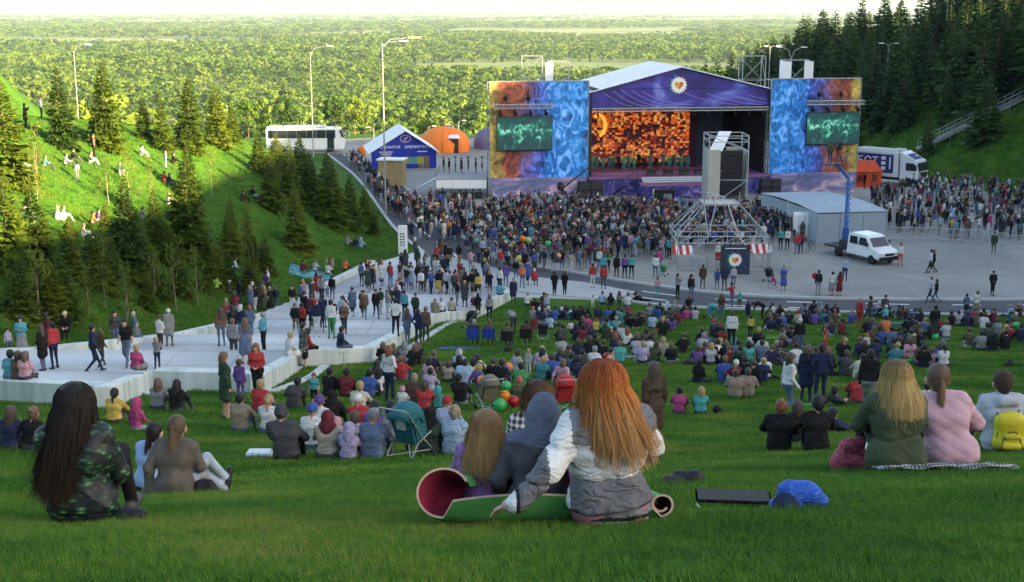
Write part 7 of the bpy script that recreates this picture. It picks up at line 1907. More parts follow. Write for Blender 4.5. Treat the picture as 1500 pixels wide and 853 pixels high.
 (1404, 478, 'H', 'black striped white shirt', DT, 's black', 'crouched below the denim shirt'),
 (1416, 480, 'H', 'navy jacket', DT, 's black', 'in the cluster under the white blouse'),
 (1420, 470, 'H', 'blue sweater', DT, 's black', ''),
 (1430, 480, 'H', 'brown jacket', DT, 's brown', 'in the cluster under the white blouse'),
 (1440, 474, 'H', 'black coat', DT, 's black', 'in the cluster under the white blouse'),
 (1437, 514, 'H', 'grey hoodie', DT, 's black', 'paired with a black jacket'),
 (1453, 513, 'H', 'black jacket', DT, 's black', 'paired with a grey hoodie'),
 (1462, 492, 'H', 'grey jacket', DT, 's dark brown', 'near the far green balloon'),
 (1474, 502, 'H', 'maroon sweater', DT, 's brown', 'near the far green balloon', dict(h=.85)),
 (1485, 478, 'H', 'teal jacket', DT, 's brown', 'behind the far green balloon'),
 (1493, 464, 'H', 'brown jacket', DT, 's blond', ''),
 (1495, 502, 'H', 'navy jacket', DT, 's black', 'at the photo edge beside the balloon'),
 (1450, 500, 'H', 'dark green jacket', DT, 's black', 'behind the paired grey hoodie'),
 (15, 661, 'H', 'navy jacket', DT, 'l dark brown', 'next to a bun haired companion'),
 (48, 662, 'H', 'black sweater', DT, 'b brown', 'next to a navy companion'),
 (168, 622, 'H', 'yellow puffer jacket', DT, 'p black', 'next to the magenta puffer'),
 (200, 631, 'D', 'magenta puffer jacket', 'lilac trousers', 'h', 'beneath the wall corner', dict(h=.8, face=40)),
 (231, 602, 'H', 'grey sweater', DT, 'l brown', 'under the long white wall'),
 (258, 604, 'H', 'black jacket', DT, 'l black', 'under the long white wall'),
 (905, 575, 'H', 'grey jacket', DT, 'm blond', 'just past the red hair', dict(h=1.05)),
 (868, 575, 'H', 'navy jacket', DT, 's dark brown', 'between the pushchair and the red hair', dict(h=.95)),
 (838, 590, 'H', 'yellow jacket', DJ, 's brown', 'turned to the camera by the red pushchair', dict(face=170, h=.9)),
 (1299, 582, 'H', 'white shirt', DT, 's black', 'behind the two heads leaning together', dict(h=1.0)),
])
rows('people on the sunny bank', [
 (38, 187, 'Su', 'black coat', BT, 's black', 'with a camera on the bank crest'),
 (61, 175, 'S', 'white shirt', DT, 's brown', '', dict(face=60)),
 (34, 250, 'H', 'white jacket', DT, 's dark brown', '', dict(face=70)),
 (65, 246, 'H', 'turquoise jacket', DT, 's dark brown', '', dict(face=60)),
 (96, 243, 'H', 'white blouse', DT, 's dark brown', '', dict(face=70)),
 (106, 236, 'H', 'black jacket', DT, 's black', '', dict(face=80)),
 (114, 265, 'S', 'white top', 'grey trousers', 's black', '', dict(h=.75, face=-60)),
 (138, 232, 'S', 'brown jacket', BT, 's black', 'over a seated one on the bank', dict(face=60)),
 (132, 240, 'H', 'grey jacket', 'white trousers', 's dark brown', '', dict(face=80)),
 (176, 255, 'H', 'dark green jacket', 'white trousers', 's brown', '', dict(face=150)),
 (207, 229, 'H', 'white sweater', 'grey trousers', 's black', '', dict(face=100)),
 (243, 247, 'S', 'light blue jacket', 'light blue trousers', 's black', '', dict(h=.8, face=60)),
 (253, 240, 'H', 'black jacket', BT, 's black', '', dict(face=70)),
 (240, 268, 'H', 'red shirt', DT, 's black', '', dict(face=40)),
 (247, 271, 'H', 'navy jacket', 'grey trousers', 's brown', '', dict(face=60)),
 (36, 318, 'H', 'pink shirt', 'blue trousers', 's black', 'low at the photo edge of the bank', dict(face=70)),
 (83, 322, 'H', 'white dress', '', 's blond', '', dict(face=60)),
 (92, 322, 'H', 'white t-shirt', 'white trousers', 's brown', '', dict(face=70)),
 (135, 330, 'H', 'orange t-shirt', DT, 's black', '', dict(face=60)),
 (143, 326, 'H', 'purple jacket', DT, 's black', '', dict(face=60)),
 (121, 348, 'H', 'silver sweater', 'white trousers', 's brown', '', dict(face=70)),
 (246, 300, 'H', 'cream shirt', 'white trousers', 's brown', '', dict(face=60)),
 (208, 322, 'H', 'grey top', 'beige trousers', 's dark brown', '', dict(face=60)),
 (372, 288, 'K', 'black jacket', 'white trousers', 's black', '', dict(face=100)),
 (355, 295, 'H', 'dark brown jacket', BT, 's black', '', dict(face=60)),
 (316, 424, 'H', 'lime jacket', DT, 's black', ''),
 (335, 430, 'H', 'dark green jacket', DT, 'c white', ''),
 (350, 424, 'H', 'blue jacket', 'grey trousers', 's black', ''),
 (346, 396, 'K', 'light blue jacket', DT, 's black', '', dict(face=80)),
 (508, 360, 'H', 'grey jacket', DT, 's brown', ''),
 (520, 362, 'H', 'navy jacket', DT, 's black', ''),
 (528, 364, 'H', 'light blue hoodie', DT, 'h', ''),
 (479, 398, 'S', 'yellow top', DJ, 's blond', '', dict(h=.55)),
 (487, 396, 'S', 'pink dress', '', 's brown', '', dict(h=.6)),
 (505, 396, 'H', 'orange jacket', DT, 's brown', '', dict()),
 (443, 398, 'H', 'maroon jacket', DT, 's black', ''),
 (461, 398, 'H', 'silver jacket', DJ, 's brown', ''),
 (480, 402, 'H', 'white jacket', BT, 's black', ''),
])
rows('people out on the open square', [
 (1453, 434, 'Sf', 'black jacket', BT, 's black', 'alone facing the seats', dict(face=185, bulk=.03)),
 (1363, 400, 'W', 'white jacket', BT, 's black', 'towards the camera crane side with a dark companion', dict(face=-80)),
 (1367, 400, 'W', 'black hoodie', BT, 's auburn', 'just behind the white jacket', dict(face=-80)),
 (1363, 443, 'W', 'white plaid blue shirt', BT, 's brown', 'along the road with a backpacked one', dict(face=-80)),
 (1371, 443, 'W', 'black jacket', DJ, 's black', 'with a black backpack along the road', dict(face=-60, h=.9)),
 (1318, 390, 'S', 'white blouse', 'coral trousers', 's black', 'alone behind the white van', dict(face=190)),
 (1281, 383, 'S', 'purple top', 'white skirt', 'm dark brown', '', dict(face=190)),
 (1237, 412, 'S', 'light blue shirt', 'navy trousers', 's brown', 'with the family holding a red balloon', dict(face=200)),
 (1218, 434, 'Sf', 'white blouse', 'grey long skirt', 'b black', 'in the family with red balloon', dict()),
 (1219, 432, 'S', 'light blue top', 'white trousers', 's black', '', dict(h=.85, pos=None)),
 (1229, 434, 'S', 'dark red dress', 'maroon trousers', 'm black', 'in the family with the red balloon', dict()),
 (1198, 433, 'S', 'black jacket', 'grey trousers', 's black', 'behind the white blouse in the balloon family', dict()),
 (1147, 426, 'S', 'blue dress', '', 's brown', 'walking alone near the pink cyclist', dict(face=190)),
 (992, 438, 'Su', 'grey jacket', BT, 's black', 'with a shoulder bag on the road', dict(face=60)),
 (1012, 440, 'S', 'black hoodie', DJ, 'h', 'beside the one taking a photo on the road', dict(face=160)),
 (1029, 424, 'S', 'dark brown jacket', 'olive trousers', 's black', 'below the scaffold barriers', dict(face=10)),
 (1061, 426, 'S', 'navy jacket', DT, 's black', 'under the heart banner beside two small ones', dict()),
 (1050, 424, 'S', 'blue t-shirt', DJ, 's brown', '', dict(h=.85)),
 (1074, 422, 'S', 'silver top', DJ, 's grey', '', dict(h=.9)),
 (963, 436, 'S', 'pink jacket', 'turquoise trousers', 's brown', '', dict(h=.8)),
 (960, 408, 'S', 'white jacket', DJ, 's black', 'behind the folded pushchair under the awning', dict()),
 (965, 398, 'S', 'magenta top', DJ, 's black', 'with a balloon under the striped awning', dict()),
 (980, 380, 'S', 'cyan jacket', BT, 's black', '', dict()),
 (884, 408, 'S', 'cyan jacket', 'denim jeans', 's dark brown', 'beside the kerb away from the guards', dict()),
 (925, 408, 'S', 'turquoise blouse', BT, 's black', 'at the kerb in the loose back row', dict()),
 (915, 408, 'S', 'purple sweater', BT, 's black', 'at the kerb in the loose back row', dict()),
 (903, 408, 'S', 'black leather jacket', BT, 's black', 'at the kerb in the loose back row', dict()),
 (890, 400, 'S', 'green t-shirt', BT, 'l dark brown', 'in the loose back row', dict()),
 (878, 398, 'S', 'white t-shirt', DJ, 's brown', 'at the kerb in the loose back row', dict()),
 (868, 422, 'S', 'red jacket', 'white trousers', 's black', 'with a white bag on the pale paving', dict()),
 (884, 424, 'S', 'red jacket', DT, 's dark brown', 'carrying a red rucksack on the pale paving', dict()),
 (853, 372, 'S', 'black t-shirt', BT, 's black', '', dict()),
 (843, 372, 'S', 'dark grey jacket', BT, 's dark brown', '', dict()),
 (824, 374, 'S', 'blue jacket', DT, 's grey', '', dict()),
 (793, 372, 'S', 'black jacket', BT, 's black', '', dict()),
 (1143, 366, 'S', 'turquoise sweater', BT, 's auburn', '', dict()),
 (1153, 366, 'S', 'white hoodie', BT, 's dark brown', '', dict()),
 (1167, 373, 'S', 'red jacket', DJ, 's brown', '', dict()),
 (1173, 371, 'S', 'dark red jacket', BT, 's black', '', dict()),
 (1125, 388, 'S', 'white shirt', 'grey trousers', 's grey', 'at the awning end of the scaffold', dict()),
 (1052, 388, 'S', 'white top', 'red skirt', 'c white', 'squeezed beside the heart banner', dict()),
 (1455, 372, 'S', 'dark green jacket', 'olive trousers', 's black', '', dict(face=200)),
 (957, 299, 'S', 'white shirt', 'navy trousers', 's black', '', dict(face=90)),
 (1266, 276, 'S', 'black jacket', BT, 's black', '', dict(pos=None)),
 (1345, 275, 'S', 'silver jacket', 'grey trousers', 's black', '', dict()),
 (1337, 278, 'S', 'white shirt', 'dark grey trousers', 's brown', '', dict()),
])
person(0, 0, 'S', 'olive jacket', DT, 's dark brown', 'filming from the lifted basket', pos=tuple(BASKET+Vector((-.3, 0, 0))), face=20, group='people out on the open square')
person(0, 0, 'H', 'orange jacket', DT, 's dark brown', 'halfway up the metal hill stairs', pos=tuple(STAIRP), face=200, group='people out on the open square')
for i, (px, py) in enumerate(((650, 250), (658, 252), (667, 249), (676, 251), (686, 249), (697, 252), (706, 249))):
 person(px, py, 'S', ('navy jacket', 'black jacket', 'light blue shirt', 'black coat', 'grey jacket', 'dark grey shirt', 'white shirt')[i], DT, 's black', 'on the small railed side platform', pos=tuple(PZ(px, py+4, ZP+1.8)), group='people on the side platform')
# performers on the stage deck
for i in range(18):
 px = (868, 874, 884, 892, 899, 907, 914, 921, 929, 936, 944, 953, 962, 972, 981, 990, 999, 1008)[i]; v_ = (3.6, 5.4)[i % 2]+(1 if i in (4, 9, 13) else 0)
 u_ = su(px, v_); x, y = FS.world(u_+sc, v_+.4)
 dark = i in (5, 9, 10, 12)
 person(0, 0, 'V' if i % 3 == 0 else 'Sh', 'black suit' if dark else 'teal dress' if i % 2 else 'green costume', 'black trousers' if dark else 'teal trousers', 's black', '', pos=(x, y, ZP+1.9), face=175+rng.uniform(-25, 25), group='performers on the stage',
     label='performer in %s %s on the stage, number %s from the mural side' % ('black suit' if dark else 'teal costume' if i % 2 else 'green costume', 'waving' if i % 3 == 0 else 'posing', ('one', 'two', 'three', 'four', 'five', 'six', 'seven', 'eight', 'nine', 'ten', 'eleven', 'twelve', 'thirteen', 'fourteen', 'fifteen', 'sixteen', 'seventeen', 'eighteen')[i]))
print('people', len(PEOPLE))
# ---------------------------------------------------------------- the standing crowd: its nearest people singly, the packed rest as one mass
REG = [('main', [(712, 306), (800, 304), (900, 310), (1000, 312), (1060, 318), (1165, 306), (1192, 330), (1182, 352), (1120, 362), (985, 380), (900, 384), (830, 376), (745, 388), (690, 352)], 900),
    ('far', [(1268, 292), (1310, 284), (1395, 272), (1450, 278), (1515, 282), (1515, 352), (1465, 356), (1310, 344), (1296, 330)], 340),
    ('road', [(508, 236), (528, 236), (552, 268), (592, 300), (640, 296), (692, 306), (700, 336), (660, 352), (600, 350), (578, 320), (545, 285)], 180),
    ('front', [(640, 330), (700, 352), (745, 386), (830, 374), (900, 382), (890, 402), (770, 400), (690, 382)], 70),
    ('foot', [(560, 395), (640, 372), (700, 402), (760, 392), (800, 405), (745, 428), (660, 440), (590, 425)], 30)]
ctop = ['black jacket', 'navy jacket', 'dark grey hoodie', 'white shirt', 'red jacket', 'denim jacket', 'grey sweater', 'dark green jacket', 'maroon jacket', 'beige coat', 'light blue shirt', 'brown jacket', 'magenta top', 'cyan jacket', 'purple sweater', 'turquoise top', 'pink jacket', 'black coat', 'olive jacket', 'cream blouse', 'yellow t-shirt', 'silver hoodie', 'teal jacket', 'blue shirt', 'orange jacket', 'dark red coat']
cwt = [34, 24, 18, 9, 5, 9, 6, 6, 6, 3, 4, 9, 1, 2, 3, 2, 2, 14, 5, 2, 1, 2, 3, 4, 1, 4]
cbot = ['black trousers', 'denim jeans', 'navy trousers', 'dark grey trousers', 'khaki trousers', 'white trousers', 'grey trousers', 'dark brown trousers']
occ = [(p[0], p[1]) for _, p in PEOPLE]
def grid_free(x, y, d):
 return all((x-a)**2+(y-b)**2 > d*d for a, b in occ)
cand = []
for nm, poly, n in REG:
 W_ = [PZ(a, b, ZP)[:2] for a, b in poly]; xs = [p[0] for p in W_]; yy = [p[1] for p in W_]; k = 0; tr_ = 0
 while k < n and tr_ < 30000:
  tr_ += 1
  x, y = rng.uniform(min(xs), max(xs)), rng.uniform(min(yy), max(yy))
  if not bool(in_poly(np.array(x), np.array(y), W_)) or not grid_free(x, y, .47): continue
  # knots of people with gaps between them
  if math.sin(x*.9+y*.35)+math.sin(y*.8-x*.5)+rng.uniform(-1.6, 1.6) < -.9 and nm != 'foot': continue
  if nm == 'main' and 12.5 < x < 20.5 and 92 < y < 100: continue
  if nm == 'main' and abs(x-19.2) < 2.2 and 121.5 < y < 127: continue
  occ.append((x, y)); cand.append((nm, x, y)); k += 1
  if rng.random() < .03 and k < n: pass
KEEP = 281
order = sorted(PEOPLE, key=lambda t_: -ob_size[t_[0].name])
EXTRA = [o_ for o_, _ in order[KEEP:]]; pk = set()
for o_, p in list(PEOPLE):       # friends sitting close to those on the far lawn, walkers on the lower steps
 u_, v_, s_ = proj(p); g_ = o_.get('group', '')
 n_ = (1 if rng.random() < .4 else 2) if g_ == 'people seated on the lawn' and s_ < 46 else ((2 if rng.random() < .55 else 1) if p[1] > 60 else int(p[1] > 48 and rng.random() < .4)) if g_ == 'people on the white steps' else 0
 for _ in range(n_*6):
  if n_ <= 0: break
  a_ = rng.uniform(0, 6.28); d_ = rng.uniform(.5, 1.1); x, y = p[0]+d_*math.cos(a_), p[1]+d_*math.sin(a_)*1.3
  if grid_free(x, y, .46) and (y < 79 or g_[-5:] == 'steps'): occ.append((x, y)); cand.append(('sit' if g_[-4:] == 'lawn' else 'foot', x, y)); n_ -= 1
def mass():
 """everyone packed further in, as one crowd"""
 kinds = []; sk = []
 for po in ('H', 'L', 'K', 'X', 'D'):
  for hs in ('s', 'm', 'k'):
   _, J, (V, Q, tg) = figure_mesh(po, 1 if hs == 'm' else 0, .015, 0, 0, .05)
   _, (hv, hq) = hair_mesh(hs, .05); sk.append((np.concatenate([V, hv+J['hd']]), np.concatenate([Q, hq+len(V)]), np.concatenate([np.minimum(tg, 3), np.full(len(hq), 4)])))
 for po in ('S', 'Sp', 'Sf', 'S1', 'Sc', 'Su'):
  for hs in ('s', 'm', 'c'):
   _, J, (V, Q, tg) = figure_mesh(po, 1 if hs == 'm' else 0, .015, .3 if po == 'Sf' else 0, 0, .075)
   _, (hv, hq) = hair_mesh(hs, .075)
   kinds.append((np.concatenate([V, hv+J['hd']]), np.concatenate([Q, hq+len(V)]), np.concatenate([np.minimum(tg, 3), np.full(len(hq), 4)])))
 tops = [cloth(t_) for t_ in ctop]; bots = [cloth(b_) for b_ in cbot]; hairs = [hairmat('black'), hairmat('dark brown'), hairmat('brown'), hairmat('blond'), cloth('white'), cloth('red')]
 mats = [SKINM, SHOEM]+tops+bots+hairs; VV, QQ, MM = [], [], []; off = 0
 for c in cand:
  if c in pk: continue
  nm, x, y = c; V, Q, tg = rng.choice(sk if nm == 'sit' else kinds); k = rng.choice((.93, .97, 1.0, 1.03, .98, .6 if rng.random() < .3 else 1.0)); a = math.atan2(17-x, 133-y)+rng.gauss(0, .35)
  if nm == 'road' or rng.random() < .08: a += rng.uniform(-1.8, 1.8)
  ca, sa_ = math.cos(-a), math.sin(-a); P = V*k; P = np.stack([P[:, 0]*ca-P[:, 1]*sa_+x, P[:, 0]*sa_+P[:, 1]*ca+y, P[:, 2]+surf(x, y)], 1)
  ti = 2+rng.choices(range(len(ctop)), cwt)[0]; bi = 2+len(tops)+rng.randrange(len(bots)); hi = 2+len(tops)+len(bots)+rng.choices(range(6), (9, 6, 5, 2, 1, .5))[0]
  lut = np.array([0, ti, bi, 1, hi]); VV.append(P); QQ.append(Q+off); MM.append(lut[tg]); off += len(V)
 mi = {}
 for o_ in EXTRA:      # the smallest figures join the mass
  for q_ in [o_]+list(o_.children):
   M_ = np.array(q_.matrix_basis if q_ is o_ else o_.matrix_basis @ q_.matrix_basis); me = q_.data
   v_ = np.empty(len(me.vertices)*3, np.float32); me.vertices.foreach_get('co', v_); v_ = v_.reshape(-1, 3) @ M_[:3, :3].T+M_[:3, 3]
   f_ = np.empty(len(me.loops), np.int32); me.loops.foreach_get('vertex_index', f_); m_ = np.empty(len(me.polygons), np.int32); me.polygons.foreach_get('material_index', m_)
   lut = []
   for s_ in q_.material_slots:
    if s_.material.name not in mi: mi[s_.material.name] = len(mats); mats.append(s_.material)
    lut.append(mi[s_.material.name])
   VV.append(v_); QQ.append(f_.reshape(-1, 4)+off); MM.append(np.array(lut)[m_]); off += len(v_)
 for o_ in EXTRA:
  for q_ in list(o_.children): bpy.data.objects.remove(q_)
  bpy.data.objects.remove(o_)
 if VV:
  o = link('crowd', mesh_np('crowd', np.concatenate(VV), quads=np.concatenate(QQ), mats=mats, fm=np.concatenate(MM), smooth=True))
  tag(o, 'dense crowd before the stage and the smaller distant onlookers around it', kind='stuff')
mass()

# ---------------------------------------------------------------- the nearest people, modelled one by one
def strandmat(name, stops, rough=.58):
 m = bpy.data.materials.new(name); m.use_nodes = True; t = NT(m); b = t.n['Principled BSDF']
 a = t.new('ShaderNodeAttribute'); a.attribute_name = 'along'; r = t.new('ShaderNodeValToRGB'); ramp_set(r, stops)
 t.link(a.outputs['Fac'], r.inputs[0]); t.link(r.outputs[0], b.inputs['Base Color']); b.inputs['Roughness'].default_value = rough; b.inputs['Specular IOR Level'].default_value = .3
 return m
def long_hair(seed, n, length, drift=(0, 0), spread=.35, tail=None, m=None, R0=.104, wave=.012, rag=.48):
 """hair as strands running over the skull and falling down the back; head at the origin looking along +y"""
 r = np.random.default_rng(seed); V, Q, A = [], [], []; off = 0; S = 9
 cl = r.uniform(-1, 1, (40, 3))
 for k in range(n):
  ph = float(np.clip(r.normal(0, 1.15), -2.35, 2.35)) if tail is None else r.uniform(-3.14, 3.14)     # 0 = straight back
  th0 = r.uniform(.02, .75); rr = R0*r.uniform(.96, 1.10)
  L = length*r.uniform(1-rag, 1.05)*(.82+.18*math.cos(ph))
  c = cl[int((ph+3.2)*6) % 40]; jx, jy = r.normal(0, .6 if r.random() > .06 else 1.8, 2); pts = []; fall = None
  for i in range(S):
   t = i/(S-1); s = t*(L+.2)
   th = th0+s/rr*.92
   lim = 1.62
   if th < lim or fall is None:
    tt = min(th, lim); p = np.array([math.sin(ph)*math.sin(tt)*rr, -math.cos(ph)*math.sin(tt)*rr*1.08-.012, math.cos(tt)*rr*1.03+.02])
    if tail is not None:
     w_ = min(1, t*2.2); p = p*(1-w_)+np.array([tail[0], tail[1], tail[2]])*w_
    if th >= lim or (tail is not None and t > .45): fall = (p, s)
   else:
    d = s-fall[1]; q = fall[0]
    sp = spread*(1 if tail is None else .18)
    p = np.array([q[0]+math.sin(ph)*d*sp*.45+drift[0]*d+(c[0]*.45+jx)*wave*d*6+wave*math.sin(d*(13+6*c[2])+c[1]*3)*(.6+d), q[1]-d*.05-max(0, math.cos(ph))*.05*min(d*6, 1)+drift[1]*d+(c[2]*.5+jy)*wave*d*5, q[2]-d*.985])
   pts.append(p)
  pts = np.array(pts); w = .0019*(1-.6*np.linspace(0, 1, S)**2)*r.uniform(.7, 1.4)
  T = np.gradient(pts, axis=0); T /= np.linalg.norm(T, axis=1, keepdims=True)+1e-9
  N = np.cross(T, np.array([0.13, .99, .05])); N /= np.linalg.norm(N, axis=1, keepdims=True)+1e-9; B = np.cross(T, N)
  ring = np.stack([pts+(N*math.cos(a)+B*math.sin(a)*.7)*w[:, None] for a in (0, 2.09, 4.19)], 1).reshape(-1, 3)
  V.append(ring); tone = r.normal(0, .10)+.10*c[1]
  A.append(np.repeat(np.clip(np.linspace(0, 1, S)*(.9 if tail is None else .8)+.04+tone, 0, 1), 3))
  for i in range(S-1):
   for j in range(3): Q.append((off+i*3+j, off+i*3+(j+1) % 3, off+(i+1)*3+(j+1) % 3, off+(i+1)*3+j))
  off += S*3
 base = hair_prims('s')
 if tail is None and length > .15:
  for sx_ in (-.06, 0, .06): base.append((v3(sx_, -.075, -.02), v3(sx_*(1+spread)+drift[0]*length*.6, -.105+drift[1]*length, -length*.62), .05, .03, HAIR, .03))
 bv, bq, _ = sdf_mesh(base, .02); V.append(bv*.97); A.append(np.clip(.12-bv[:, 2]/max(length, .1)*.5+.03*np.sin(bv[:, 0]*190), 0.05, .8)); Q = np.concatenate([np.array(Q), bq+off])
 me = mesh_np('hair', np.concatenate(V), quads=Q, mats=[m], smooth=True)
 at = me.attributes.new('along', 'FLOAT', 'POINT'); at.data.foreach_set('value', np.concatenate(A).astype(np.float32)); return me
AUBURN = strandmat('copper_hair', [(0, (.10, .018, .003)), (.25, (.33, .075, .010)), (.6, (.42, .17, .04)), (1, (.46, .30, .14))])
GOLDBR = strandmat('golden_brown_hair', [(0, (.15, .085, .045)), (.35, (.27, .15, .06)), (.7, (.42, .24, .09)), (1, (.50, .33, .15))])
DARKH = strandmat('dark_brown_hair', [(0, (.008, .006, .005)), (.5, (.014, .009, .007)), (1, (.035, .020, .013))])
BLONDH = strandmat('blond_hair', [(0, (.07, .045, .025)), (.22, (.22, .14, .06)), (.55, (.46, .32, .12)), (1, (.56, .42, .18))])
ASHH = strandmat('ash_brown_hair', [(0, (.075, .05, .032)), (.4, (.15, .10, .06)), (1, (.30, .20, .11))])
BROWNH = strandmat('brown_hair', [(0, (.035, .018, .010)), (.5, (.09, .045, .02)), (1, (.16, .08, .035))])
def folds(seed, amp=.007, quilt=0.0, groove=()):
 def w(X, Y, Z, T):
  a_ = 13*X-8*Z+seed*2+1.6*np.sin(7*Y+9*X); b_ = 36*Z+15*X+8*Y+seed+1.9*np.sin(12*X+5*Z+seed)
  d = amp*(.5*np.sin(a_)+1.1*(1-np.abs(np.sin(b_*.5)))**2.2*(.4+.6*np.sin(a_*.7)**2)*-1+.45*(1-np.abs(np.sin(27*X-22*Z+seed*3+1.5*np.sin(14*Z))))**2)
  if quilt: d = d*.5+quilt*(np.abs(np.sin(30*(Z+.6*X)))*np.abs(np.sin(30*(Z-.6*X))))**.35*-1+quilt*.6
  for g_ in groove: d = d+.016*np.exp(-((Z-g_-.02*np.sin(9*X))/.012)**2)
  return np.where((T == TOP) | (T == BOT), d, 0)
 return w
def hero(px, py, J, label, garment, mats, bottom, hair, h=1.0, face=0.0, cell=.012, bulk=.025, fem=1, seed=1, tagfn=None, quilt=0, extra=(), shoes=None, child=0, amp=.007, tilt=0.0, coat=0, groove=()):
 p = on(px, py); ob = None
 pr = limb_prims(J, 0, fem, 0, 0, 2, 1, 0)
 if child: pr = [(a, b, ra*(1.18 if tg == SKIN and np.linalg.norm(mid(a, b)-J['hd']) < .13 else 1), rb*(1.18 if tg == SKIN and np.linalg.norm(mid(a, b)-J['hd']) < .13 else 1), tg, k) for a, b, ra, rb, tg, k in pr]
 V, Q, tg = sdf_mesh(pr, cell, folds(seed, amp*.4)); V = relax(V, Q, 1)
 ob = link('person', mesh_np('person', V, quads=Q, fm=np.minimum(tg, 3), smooth=True, mats=[SKINM, mats[0], bottom, shoes or SHOEM]))
 ob.location = p; ob.rotation_euler = (0, tilt, -R(face)); ob.scale = (h, h, h)
 g = [(a, b, ra+.006, rb+.006, tg_, k) for a, b, ra, rb, tg_, k in limb_prims(J, bulk, fem, coat, 0, 0, 1, 0) if tg_ == TOP]+[(v3(*a), v3(*b), ra, rb, TOP, k) for a, b, ra, rb, k in extra]
 if not coat: g.append((J['pel']-v3(.09, -.01, -.02), J['pel']+v3(.09, .01, .02), .118+bulk*.7, .118+bulk*.7, TOP, .05))
 V, Q, tg = sdf_mesh(g, cell, folds(seed, amp, quilt, groove), tagfn); V = relax(V, Q, 1)
 link(garment, mesh_np(garment, V, quads=Q, mats=mats, fm=tg if tagfn else np.zeros(len(Q), int), smooth=True), ob)
 if hair is not None:
  ho = link('hair', hair, ob); ho.location = J['hd']
  if child: ho.scale = (1.16, 1.16, 1.16)
  return ob, ho, p
 return ob, None, p
def cropped():
 me = hair_mesh('s', .018)[0].copy(); me.materials[0] = mat('hair_cropped_brown', (.045, .024, .016), .6, .35, 60, .8, 120); return me
FAM = 'family on the green and red mat'
GREYJ = mat('grey_fleece', (.15, .155, .17), .9, .25, 7, .4, 60, spec=.1, crease=.6); WHITEJ = mat('white_fleece', (.62, .64, .65), .9, .08, 5, .4, 60, spec=.1, crease=.5); BLACKJ = mat('black_rib', (.015, .014, .02), .9, .2, 5)
# the red haired one with an arm round the hooded child
J = sit('hug', 3, 0, .28, -.02); J.update(el=v3(-.34, -.12, .36), wl=v3(-.50, -.13, .20), hand_l=v3(-.8, .45, -.3), hd=v3(-.03, .10, .735)); J['hand_l'] = J['hand_l']/np.linalg.norm(J['hand_l'])
def jac(c, t):
 s = np.zeros(len(c), int); arm = c[:, 0] < -.215
 back = ~arm & (c[:, 2] > .30+.10*c[:, 0]) & (c[:, 2] < .475+.05*np.abs(c[:, 0])); s[back] = 1
 u = (c[:, 0]+.17)/-.35; s[arm & (u > .02) & (u < .50)] = 1; s[arm & (u > .97)] = 1
 hem = ~arm & (c[:, 2] < .105) & (c[:, 1] < .16); s[hem] = 2; s[~arm & (c[:, 2] < .075) & (c[:, 2] > .045) & (c[:, 1] < .16)] = 1
 s[arm & (u > .925) & (u < .97)] = 2
 return s
hw1, hh, HP = hero(893, 772, J, '', 'jacket', [GREYJ, WHITEJ, BLACKJ], mat('pink_trousers', (.34, .13, .19), .85, .15, 6), long_hair(1, 4200, .33, (.20, -.06), .55, m=AUBURN, R0=.116), 1.0, -6, .010, .024, 1, 3, jac, amp=.011, groove=(.12, .30, .48))
tag(hw1, 'person with long red hair in grey and white jacket, arm round the hooded child', 'person', FAM); hh.scale = (1.06, 1.06, 1.02)
# hooded child
HOOD = mat('hood_blue_grey', (.115, .13, .185), .9, .2, 7, .6, 60, spec=.1)
DARKG = mat('charcoal_fleece', (.075, .075, .088), .9, .22, 7, .6, 60, spec=.1)
J = sit('hug', 2, .02, .28, .05); J.update(el=v3(-.26, .04, .30), wl=v3(-.24, .22, .12), hd=v3(.06, .10, .72))
def hoodtag(c, t): return (c[:, 2] > .575).astype(int)
hx_ = [((.055, .07, .735), (.05, .055, .765), .132, .122, .03), ((.05, .02, .62), (.045, 0, .55), .115, .11, .05), ((.05, .02, .84), (.055, .06, .845), .06, .06, .04)]
k1, _, _ = hero(786, 766, J, '', 'hoodie', [DARKG, HOOD], mat('dark_jeans', (.03, .032, .045), .85), None, .80, -4, .010, .012, 0, 5, hoodtag, extra=hx_, child=1, amp=.010)
tag(k1, 'child in charcoal hoodie with blue grey hood up, hugged from the side', 'person', FAM)
# girl in the purple spotted top
J = sit('hug', 1, .02, .28, -.03); J['hd'] = v3(-.02, .10, .72)
SPOT = pat_mat('purple_spotted_cloth', (.24, .12, .33), (.07, .03, .12), 'dots', 26)
k2, hh, _ = hero(716, 764, J, '', 'shirt', [SPOT], mat('dark_leggings', (.02, .02, .03), .85), long_hair(2, 2800, .27, (0, -.03), 0.45, m=GOLDBR, R0=.108), .72, 0, .010, .012, 1, 8, child=1, amp=.004)
tag(k2, 'child with golden brown loose hair in purple spotted top by the mat curl', 'person', FAM)
# boy in plaid further down
J = sit('hug', 4, .0, .30, 0); PL = pat_mat('black_white_plaid_cloth', (.025, .022, .025), (.55, .52, .48), 'plaid', 7)
k3, hh, _ = hero(788, 726, J, '', 'shirt', [PL], mat('dark_jeans', (.03, .032, .045), .85), long_hair(5, 1500, .05, (0, 0), .2, m=BROWNH, R0=.113, rag=.4), .98, 8, .012, .014, 0, 9)
tag(k3, 'person in black and white plaid shirt with short brown hair beyond the hood', 'person', FAM)
